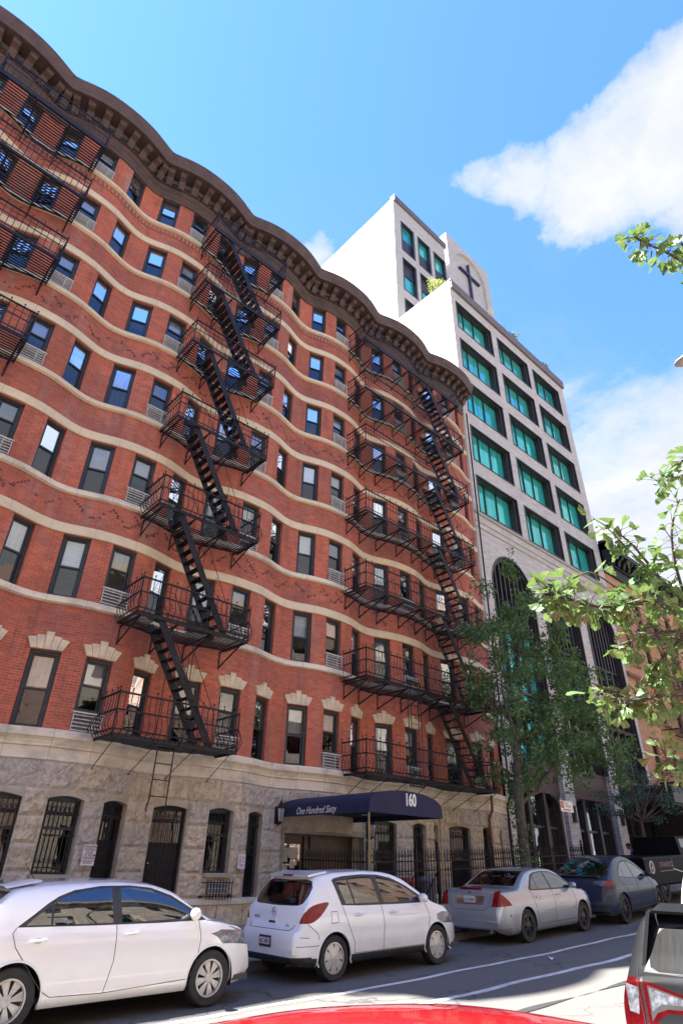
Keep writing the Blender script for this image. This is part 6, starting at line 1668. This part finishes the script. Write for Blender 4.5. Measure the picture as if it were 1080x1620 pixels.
e = MB(); e.box(.17,.26,-.3,.3,1.04,1.085); e.build('brake_light', Mredlens, aroot)
text_obj('emblem', 'H', .1, M['chrome'], aroot, (A_['xr'](0,.985)-.006,0,.985), (pi/2,0,-pi/2), .004, bold=.003)
e = MB(); e.tube([(.1,-.5,.25),(.35,-.5,.25)], .045, 10); e.build('exhaust_pipe', M['chrome'], aroot, smooth=50.0)
e = MB(); e.v = []; xb = A_['ys'](.35,.55); 
for (dx, dz, r) in ((0,0,.02),(.03,-.01,.015),(-.03,.012,.012)): e.lathe([(0,-.003),(r,-.003)], 7, (.35+dx, xb, .56+dz), 'y')
e.build('bumper_scuff', M['ink'], aroot, normals=False)

# ---- dark blue electric crossover
tes = dict(L=4.75, W=1.92, xr=.97, xf=3.86, R=.355, rimR=.265, paint=Pblue, sill=.22, rr=.6, fr=1.1, fR=.76, fF=.62, tumble=.45, crown=.07, arch=.04,
  top=[(0,.62),(.02,.75),(.05,.86),(.10,.98),(.16,1.08),(.22,1.12),(.3,1.135),(.45,1.19),(.8,1.35),(1.2,1.50),(1.6,1.59),(2.1,1.625),(2.5,1.60),(3.0,1.45),(3.5,1.17),(3.75,1.03),(4.0,.96),(4.35,.86),(4.6,.72),(4.71,.6),(4.75,.5)],
  belt=[(0,1.03),(.9,1.07),(2.2,1.02),(3.4,.95),(4.75,.78)],
  regions=[('window_trim', along([(.92,1.13),(1.25,1.30),(1.6,1.43),(2.0,1.49),(2.4,1.47),(2.8,1.36),(3.15,1.18),(3.42,1.01),(2.6,1.02),(1.6,1.06)],5), 'side', TR),
    ('quarter_glass', [(1.02,1.135),(1.28,1.275),(1.45,1.34),(1.45,1.095)], 'side', M['privacy_glass']),
    ('rear_door_glass', [(1.49,1.09),(1.49,1.36),(1.7,1.42),(1.98,1.455),(2.14,1.455),(2.14,1.055)], 'side', M['car_glass']),
    ('front_door_glass', [(2.22,1.05),(2.22,1.45),(2.42,1.43),(2.78,1.32),(3.1,1.15),(3.22,1.05)], 'side', M['car_glass']),
    ('rear_glass', along([(-.66,1.16),(.66,1.16),(.60,1.42),(0,1.5),(-.60,1.42)],3), 'rear', M['car_glass']),
    ('windscreen', [(-.7,1.07),(.7,1.07),(.56,1.5),(-.56,1.5)], 'front', M['car_glass']),
    ('taillight', along([(.83,.93),(.5,.97),(.48,1.03),(.80,1.05)],3), 'rear', Mclear),
    ('taillight|2', along([(.06,.93),(.3,.92),(.46,.96),(.42,1.03),(.2,1.04)],3), 'side', Mredlens),
    ('headlight', along([(3.95,.88),(4.2,.80),(4.55,.66),(4.5,.74),(4.2,.86)],3), 'side', Mclear),
    ('bumper_valance', [(-.95,.18),(.95,.18),(.8,.42),(-.8,.42)], 'rear', TR), ('sill_trim', [(1.35,.18),(3.5,.18),(3.45,.29),(1.4,.29)], 'side', TR)],
  lines=[('a',[(.92,1.1),(1.1,.95),(1.35,.8),(1.42,.6),(1.42,.3)]),('b',[(2.18,1.04),(2.2,.7),(2.2,.3)]),('c',[(3.3,1.0),(3.42,.8),(3.38,.4),(3.35,.3),(1.42,.3)])],
  handles=[], mirror=(3.2,1.05), wheel=dict(n=10,hub=.06,w0=.02,w1=.035,pair=((0,.03),),col=Mdarkalloy), seats=(1.55,2.45), dash=3.1)
troot, T_ = make_car('dark blue crossover with rounded roofline, parked just ahead of the silver saloon', tes, 19.45, 9.4, radians(5), group='cars parked along the far kerb')
licence(troot, tes, T_['xr'], 0, .78, 'KHT 2107')
e = MB(); e.hexa([(.19,-.6,1.125),(.36,-.62,1.14),(.36,.62,1.14),(.19,.6,1.125),(.16,-.6,1.15),(.3,-.6,1.155),(.3,.6,1.155),(.16,.6,1.15)]); e.build('spoiler', TR, troot)
text_obj('emblem', 'T', .09, M['chrome'], troot, (T_['xr'](0,1.0)-.006,0,1.0), (pi/2,0,-pi/2), .004)

# ---- dark grey estate, near right
sub = dict(L=4.8, W=1.86, xr=.95, xf=3.68, R=.35, rimR=.23, paint=Pgrey, sill=.24, rr=.5, fr=1.0, fR=.86, fF=.7, tumble=.30, crown=.06,
  top=[(0,.60),(.03,.70),(.07,.75),(.10,.78),(.13,.90),(.17,1.08),(.22,1.12),(.30,1.22),(.40,1.41),(.46,1.47),(.55,1.505),(1.0,1.535),(2.0,1.545),(2.6,1.5),(3.1,1.35),(3.5,1.12),(3.8,1.04),(4.3,.95),(4.6,.82),(4.77,.65),(4.8,.55)],
  belt=[(0,1.0),(.9,1.02),(2.2,1.0),(3.4,.98),(4.8,.85)],
  regions=[('window_trim', [(.66,1.06),(.58,1.34),(1.0,1.37),(2.0,1.38),(2.6,1.33),(3.2,1.14),(3.4,1.02),(2.0,1.03)], 'side', TR),
    ('side_glass', [(.74,1.09),(.66,1.31),(1.0,1.34),(1.95,1.35),(2.5,1.3),(3.05,1.13),(3.2,1.05),(2.0,1.06)], 'side', M['privacy_glass']),
    ('glass_surround', [(-.69,1.095),(.69,1.095),(.58,1.41),(-.58,1.41)], 'rear', TR),
    ('rear_glass', along([(-.64,1.125),(-.3,1.11),(.3,1.11),(.64,1.125),(.545,1.37),(0,1.385),(-.545,1.37)],3), 'rear', pm('dusty_rear_glass', (.018,.019,.02), (.009,.0095,.01), .55, scale=5, spec=.06, stretch=(1,6,.6))),
    ('windscreen', [(-.7,1.1),(.7,1.1),(.6,1.6),(-.6,1.6)], 'front', M['car_glass']),
    ('taillight', [(.93,.76),(.66,.72),(.60,.82),(.52,.87),(.28,.885),(.20,.95),(.66,1.045),(.93,1.065)], 'rear', Mdeepred),
    ('lamp_surround', [(.645,.81),(.60,.865),(.52,.895),(.30,.91),(.27,.945),(.655,1.02)], 'rear', TR), ('lamp_inner', [(.635,.87),(.56,.92),(.32,.93),(.31,.945),(.645,1.005)], 'rear', Mclear), ('outer_lamp_inner', [(.87,.86),(.74,.84),(.725,1.0),(.87,1.025)], 'rear', Mclear),
    ('lamp_split', [(.66,.70),(.68,.70),(.71,1.07),(.69,1.07)], 'rear', M['chrome']),
    ('taillight|2', [(.02,.77),(.22,.82),(.30,1.04),(.1,1.07)], 'side', Mdeepred),
    ('bumper_valance', [(-.95,.18),(.95,.18),(.9,.40),(-.9,.40)], 'rear', TR)],
  lines=[('a',[(.95,1.08),(1.2,.8),(1.3,.4),(1.5,.33),(2.2,.33)]),('b',[(2.1,1.07),(2.2,.6),(2.2,.33)])],
  rear_lines=[[(-.74,1.12),(-.69,.72),(-.6,.68),(.6,.68),(.69,.72),(.74,1.12)]],
  handles=[(1.45,.95),(2.4,.95)], mirror=(3.1,1.08), wheel=dict(n=5,hub=.07,w0=.06,w1=.09), seats=(1.5,2.4), dash=3.1)
sroot, S_ = make_car('dusty dark grey estate car at the bottom right corner, tail lamp in view', sub, 6.45, 1.12, 0)
e = MB(); e.hexa([(.34,-.60,1.475),(.62,-.64,1.50),(.62,.64,1.50),(.34,.60,1.475),(.33,-.58,1.495),(.62,-.62,1.535),(.62,.62,1.535),(.33,.58,1.495)])
for s in (-1,1): e.hexa([(.25,s*.68,1.12),(.36,s*.73,1.1),(.36,s*.75,1.1),(.25,s*.71,1.12),(.34,s*.60,1.48),(.5,s*.64,1.49),(.5,s*.67,1.49),(.34,s*.63,1.48)])
e.build('spoiler', Pgrey, sroot, smooth=40.0)
e = MB(); xx = S_['xr'](-.2,1.14); e.tube([(xx-.02,.0,1.12),(xx-.03,-.1,1.13),(xx+.0,-.45,1.16)], .012, 5); e.build('wiper', TR, sroot)
licence(sroot, sub, S_['xr'], 0, .82, 'HPN 3862')
# ---- red car right below the camera
redc = dict(kia, paint=Pred); 
rroot, R_ = make_car('glossy red car, only its roof showing at the bottom edge', dict(redc, dz=.1), .06, .12, 0, full=False)
# ---- white van standing ahead of the grey estate
van = dict(sub, paint=paint('white_van_paint', (.76,.76,.76)), W=1.9, tumble=.16, wheel=dict(n=5,hub=.07,w0=.05,w1=.08), seats=(2.0,3.0), dash=3.9, L=5.2, xr=1.0, xf=4.2,
  top=[(0,.7),(.03,.85),(.1,1.05),(.3,1.4),(.5,1.65),(.8,1.75),(2.5,1.8),(3.6,1.7),(4.1,1.45),(4.5,1.15),(4.9,1.0),(5.15,.8),(5.2,.6)], belt=[(0,1.1),(5.2,1.05)],
  regions=[('rear_glass', [(-.66,1.15),(.66,1.15),(.6,1.55),(-.6,1.55)], 'rear', M['privacy_glass']), ('taillight', [(.93,.85),(.78,.85),(.78,1.15),(.93,1.15)], 'rear', Mredlens), ('side_glass', [(3.0,1.15),(3.0,1.7),(3.6,1.7),(4.1,1.4),(4.2,1.15)], 'side', M['car_glass'])],
  lines=[('a',[(2.9,.35),(2.9,1.8)]),('b',[(.5,.35),(.5,1.8)])], rear_lines=[[(0,.6),(0,1.8)]], handles=[(3.1,1.0)], mirror=(4.1,1.15))
make_car('white van glimpsed at the right edge of the photo, ahead of the dusty grey estate', van, 12.0, 2.75, 0, cat='van', name='van')

# ---- black truck with round emblem, far right
trk = thing('truck', 'black pickup truck with a round white emblem and pale lettering on its side', 'truck', (23.5, 10.4, G(25)), group=None)
trk.rotation_euler = (0, -math.atan(.05), 0)
e = MB()
def rbox(e, x0,x1,y0,y1,z0,z1,r=.06):
    P = []
    for z, ins in ((z0,r),(z0+r,0),(z1-r,0),(z1,r)):
        P.append([(x0+ins,y0+ins,z),(x1-ins,y0+ins,z),(x1-ins,y1-ins,z),(x0+ins,y1-ins,z)])
    for a, b in zip(P, P[1:]):
        for k in range(4): e.face([a[k],a[(k+1)%4],b[(k+1)%4],b[k]])
    e.face(P[0][::-1]); e.face(P[-1])
rbox(e, 0, 6.6, 0, 1.98, .5, 1.38); rbox(e, 5.2, 7.2, .08, 1.9, .45, 1.18, .1)
e.build('body', Pblk, trk, smooth=30.0, merge=True)
e = MB(); e.hexa([(1.7,.06,1.37),(5.0,.06,1.37),(5.0,1.92,1.37),(1.7,1.92,1.37),(1.85,.2,1.98),(4.3,.2,1.98),(4.3,1.78,1.98),(1.85,1.78,1.98)]); c_ = e.build('cab', Pblk, trk, smooth=30.0); c_.location.x = 1.75
e = MB()
for (a,b,c,d) in ((2.0,2.75,2.05,2.7),(2.85,3.9,2.83,3.6)): e.face([(a,.085,1.45),(b,.085,1.45),(d,.17,1.9),(c,.17,1.9)])
c_ = e.build('side_glass', M['privacy_glass'], trk, normals=False); c_.location.x = 1.75
e = MB(); e.lathe([(0,-.006),(.2,-.006),(.2,.01)], 24, (.55,0,1.08), 'y'); em = e.build('emblem', pm('dull_white_print', (.5,.5,.5), (.4,.4,.4), .6), trk)
e = MB(); e.tube([(.55+.1*cos(t), -.01, 1.09+.11*sin(t)) for t in [pi*k/8 for k in range(3,15)]], .02, 5); e.tube([(.5,-.01,1.12),(.62,-.01,1.16),(.66,-.01,1.05)],.014,5); e.tube([(.45,-.01,.95),(.6,-.01,.99)],.016,5); e.build('emblem_mark', M['ink'], em)
text_obj('side_lettering', 'STRANDCO', .22, pm('faded_pink_print', (.3,.2,.22), (.25,.2,.25), .6), trk, (1.75,-.003,1.12), depth=.002, sx=.95)
e = MB(); e.box(1.15,2.35,-.005,-.001,.93,.95); e.build('underline', pm('faded_print', (.3,.3,.32), (.25,.25,.27), .6), trk)
for x in (1.3, 5.6):
    for s in (-1, 1): make_wheel(trk, x, .12 if s < 0 else 1.86, .40, .24, dict(n=6,hub=.08,w0=.05,w1=.08,col=Mdarkalloy), s)

# ================================================================ CAMERA, SUN, SKY
YAW, PIT, ROL, FPX = 7.28951154e-01, 5.38098187e-01, 2.22376082e-02, 939.75
CAMH = 1.7735
_f = Vector((sin(YAW)*cos(PIT), cos(YAW)*cos(PIT), sin(PIT))); _r = Vector((cos(YAW), -sin(YAW), 0)); _u = _r.cross(_f)
CAMR = _r*cos(ROL)+_u*sin(ROL); CAMU = -_r*sin(ROL)+_u*cos(ROL); CAMF = _f
ginkgo()
cd = bpy.data.cameras.new('camera'); cam = bpy.data.objects.new('camera', cd); COL.objects.link(cam); SC.camera = cam
mw = Matrix((( CAMR.x, CAMU.x, -CAMF.x, 0), (CAMR.y, CAMU.y, -CAMF.y, 0), (CAMR.z, CAMU.z, -CAMF.z, CAMH), (0,0,0,1)))
cam.matrix_world = mw
cd.sensor_fit = 'HORIZONTAL'; cd.sensor_width = 36; cd.lens = FPX/1080*36; cd.clip_start = .05; cd.clip_end = 3000
sd = Vector((-.5, .30, 1)).normalized()
sl = bpy.data.lights.new('sun', 'SUN'); sl.energy = 5.0; sl.angle = radians(.6); sl.color = (1,.95,.87)
so = bpy.data.objects.new('sun', sl); COL.objects.link(so); so.rotation_euler = sd.to_track_quat('Z', 'Y').to_euler()
w = bpy.data.worlds.new('World'); SC.world = w; w.use_nodes = True; nt = w.node_tree; nt.nodes.clear()
out = N(nt, 'ShaderNodeOutputWorld'); bg = N(nt, 'ShaderNodeBackground'); lk(nt, bg.outputs[0], out.inputs[0])
sky = N(nt, 'ShaderNodeTexSky'); sky.sky_type = 'NISHITA'; sky.sun_disc = False; sky.sun_elevation = math.asin(sd.z); sky.sun_rotation = atan2(sd.x, sd.y)
sky.air_density = 1.0; sky.dust_density = .1; sky.ozone_density = 3.0
tc = N(nt, 'ShaderNodeTexCoord'); sp = N(nt, 'ShaderNodeSeparateXYZ'); lk(nt, tc.outputs['Generated'], sp.inputs[0])
zc = N(nt, 'ShaderNodeMath', operation='MAXIMUM'); lk(nt, sp.outputs[2], zc.inputs[0]); zc.inputs[1].default_value = .04
dx = N(nt, 'ShaderNodeMath', operation='DIVIDE'); lk(nt, sp.outputs[0], dx.inputs[0]); lk(nt, zc.outputs[0], dx.inputs[1])
dy = N(nt, 'ShaderNodeMath', operation='DIVIDE'); lk(nt, sp.outputs[1], dy.inputs[0]); lk(nt, zc.outputs[0], dy.inputs[1])
cb = N(nt, 'ShaderNodeCombineXYZ'); lk(nt, dx.outputs[0], cb.inputs[0]); lk(nt, dy.outputs[0], cb.inputs[1])
cv = cb.outputs[0]
def vm(op, a, b=None):
    n = N(nt, 'ShaderNodeVectorMath', operation=op)
    for i, v in enumerate((a, b)):
        if v is None: continue
        if hasattr(v, 'links'): lk(nt, v, n.inputs[i])
        else: n.inputs[i].default_value = v
    return n
def mth(op, a, b=None, c=None):
    n = N(nt, 'ShaderNodeMath', operation=op)
    for i, v in enumerate((a, b, c)):
        if v is None: continue
        if hasattr(v, 'links'): lk(nt, v, n.inputs[i])
        else: n.inputs[i].default_value = v
    return n.outputs[0]
nz = noise(nt, cv, 1.6, 9, .6); nzf = noise(nt, cv, 4.5, 8, .65)
cn = N(nt, 'ShaderNodeTexNoise'); cn.inputs['Scale'].default_value = 7; cn.inputs['Detail'].default_value = 10; cn.inputs['Roughness'].default_value = .62; lk(nt, cv, cn.inputs['Vector'])
off_ = vm('MULTIPLY_ADD', cn.outputs['Color'], (.09,.09,0)); lk(nt, vm('SUBTRACT', cv, (.045,.045,0)).outputs[0], off_.inputs[2])
cq = off_.outputs[0]; f = None
for (bx, by, br) in ((.60,.235,.075),(.56,.26,.04),(.69,.14,.13),(.72,.0,.175),(.85,.03,.10),(.80,-.25,.3),(.445,.575,.05)):
    d = vm('DISTANCE', cq, (bx,by,0)).outputs['Value']
    v = mth('MULTIPLY_ADD', d, -1/br, 1.0); v = mth('MULTIPLY', v, br*9)
    f = v if f is None else mth('MAXIMUM', f, v)
bank1 = ramp(nt, mth('ADD', f, mth("MULTIPLY_ADD", nzf, 1.5, -.75)), [(.0, 0.), (.12, .45), (.4, .85), (.9, 1.)])
ln_ = vm('LENGTH', cq).outputs['Value']
hz = mth('MULTIPLY_ADD', ln_, 1.6, -1.92); bank2 = ramp(nt, mth('ADD', hz, mth('MULTIPLY_ADD', noise(nt, mapping(nt, cv, (1,.8,1)), 3.2, 9, .62), 1.6, -.8)), [(.0, 0.), (.3, .62), (.8, .95)])
bank = mth('MAXIMUM', bank1, bank2)

wisps = mth('MULTIPLY', ramp(nt, noise(nt, mapping(nt, cv, (.7,1.6,1)), 1.1, 7, .6), [(.45, 0.), (.8, .35)]), ramp(nt, ln_, [(.55,0.),(.95,1.)]))
cl = mth('MINIMUM', mth('ADD', bank, wisps), 1.0)
shade = mix(nt, ramp(nt, nzf, [(.3,0.),(.7,1.)]), CLOUD_A, CLOUD_B)
skc = mix(nt, 1.0, sky.outputs[0], SKYTINT, 'MULTIPLY')
lk(nt, mix(nt, cl, skc, shade), bg.inputs['Color']); bg.inputs['Strength'].default_value = SKYSTR
SC.view_settings.view_transform = 'Standard'; SC.view_settings.look = 'None'; SC.view_settings.exposure = EXPO; SC.view_settings.gamma = 1
SC.render.engine = 'CYCLES'; SC.cycles.max_bounces = 8; SC.cycles.transparent_max_bounces = 12; SC.cycles.caustics_reflective = False; SC.cycles.caustics_refractive = False
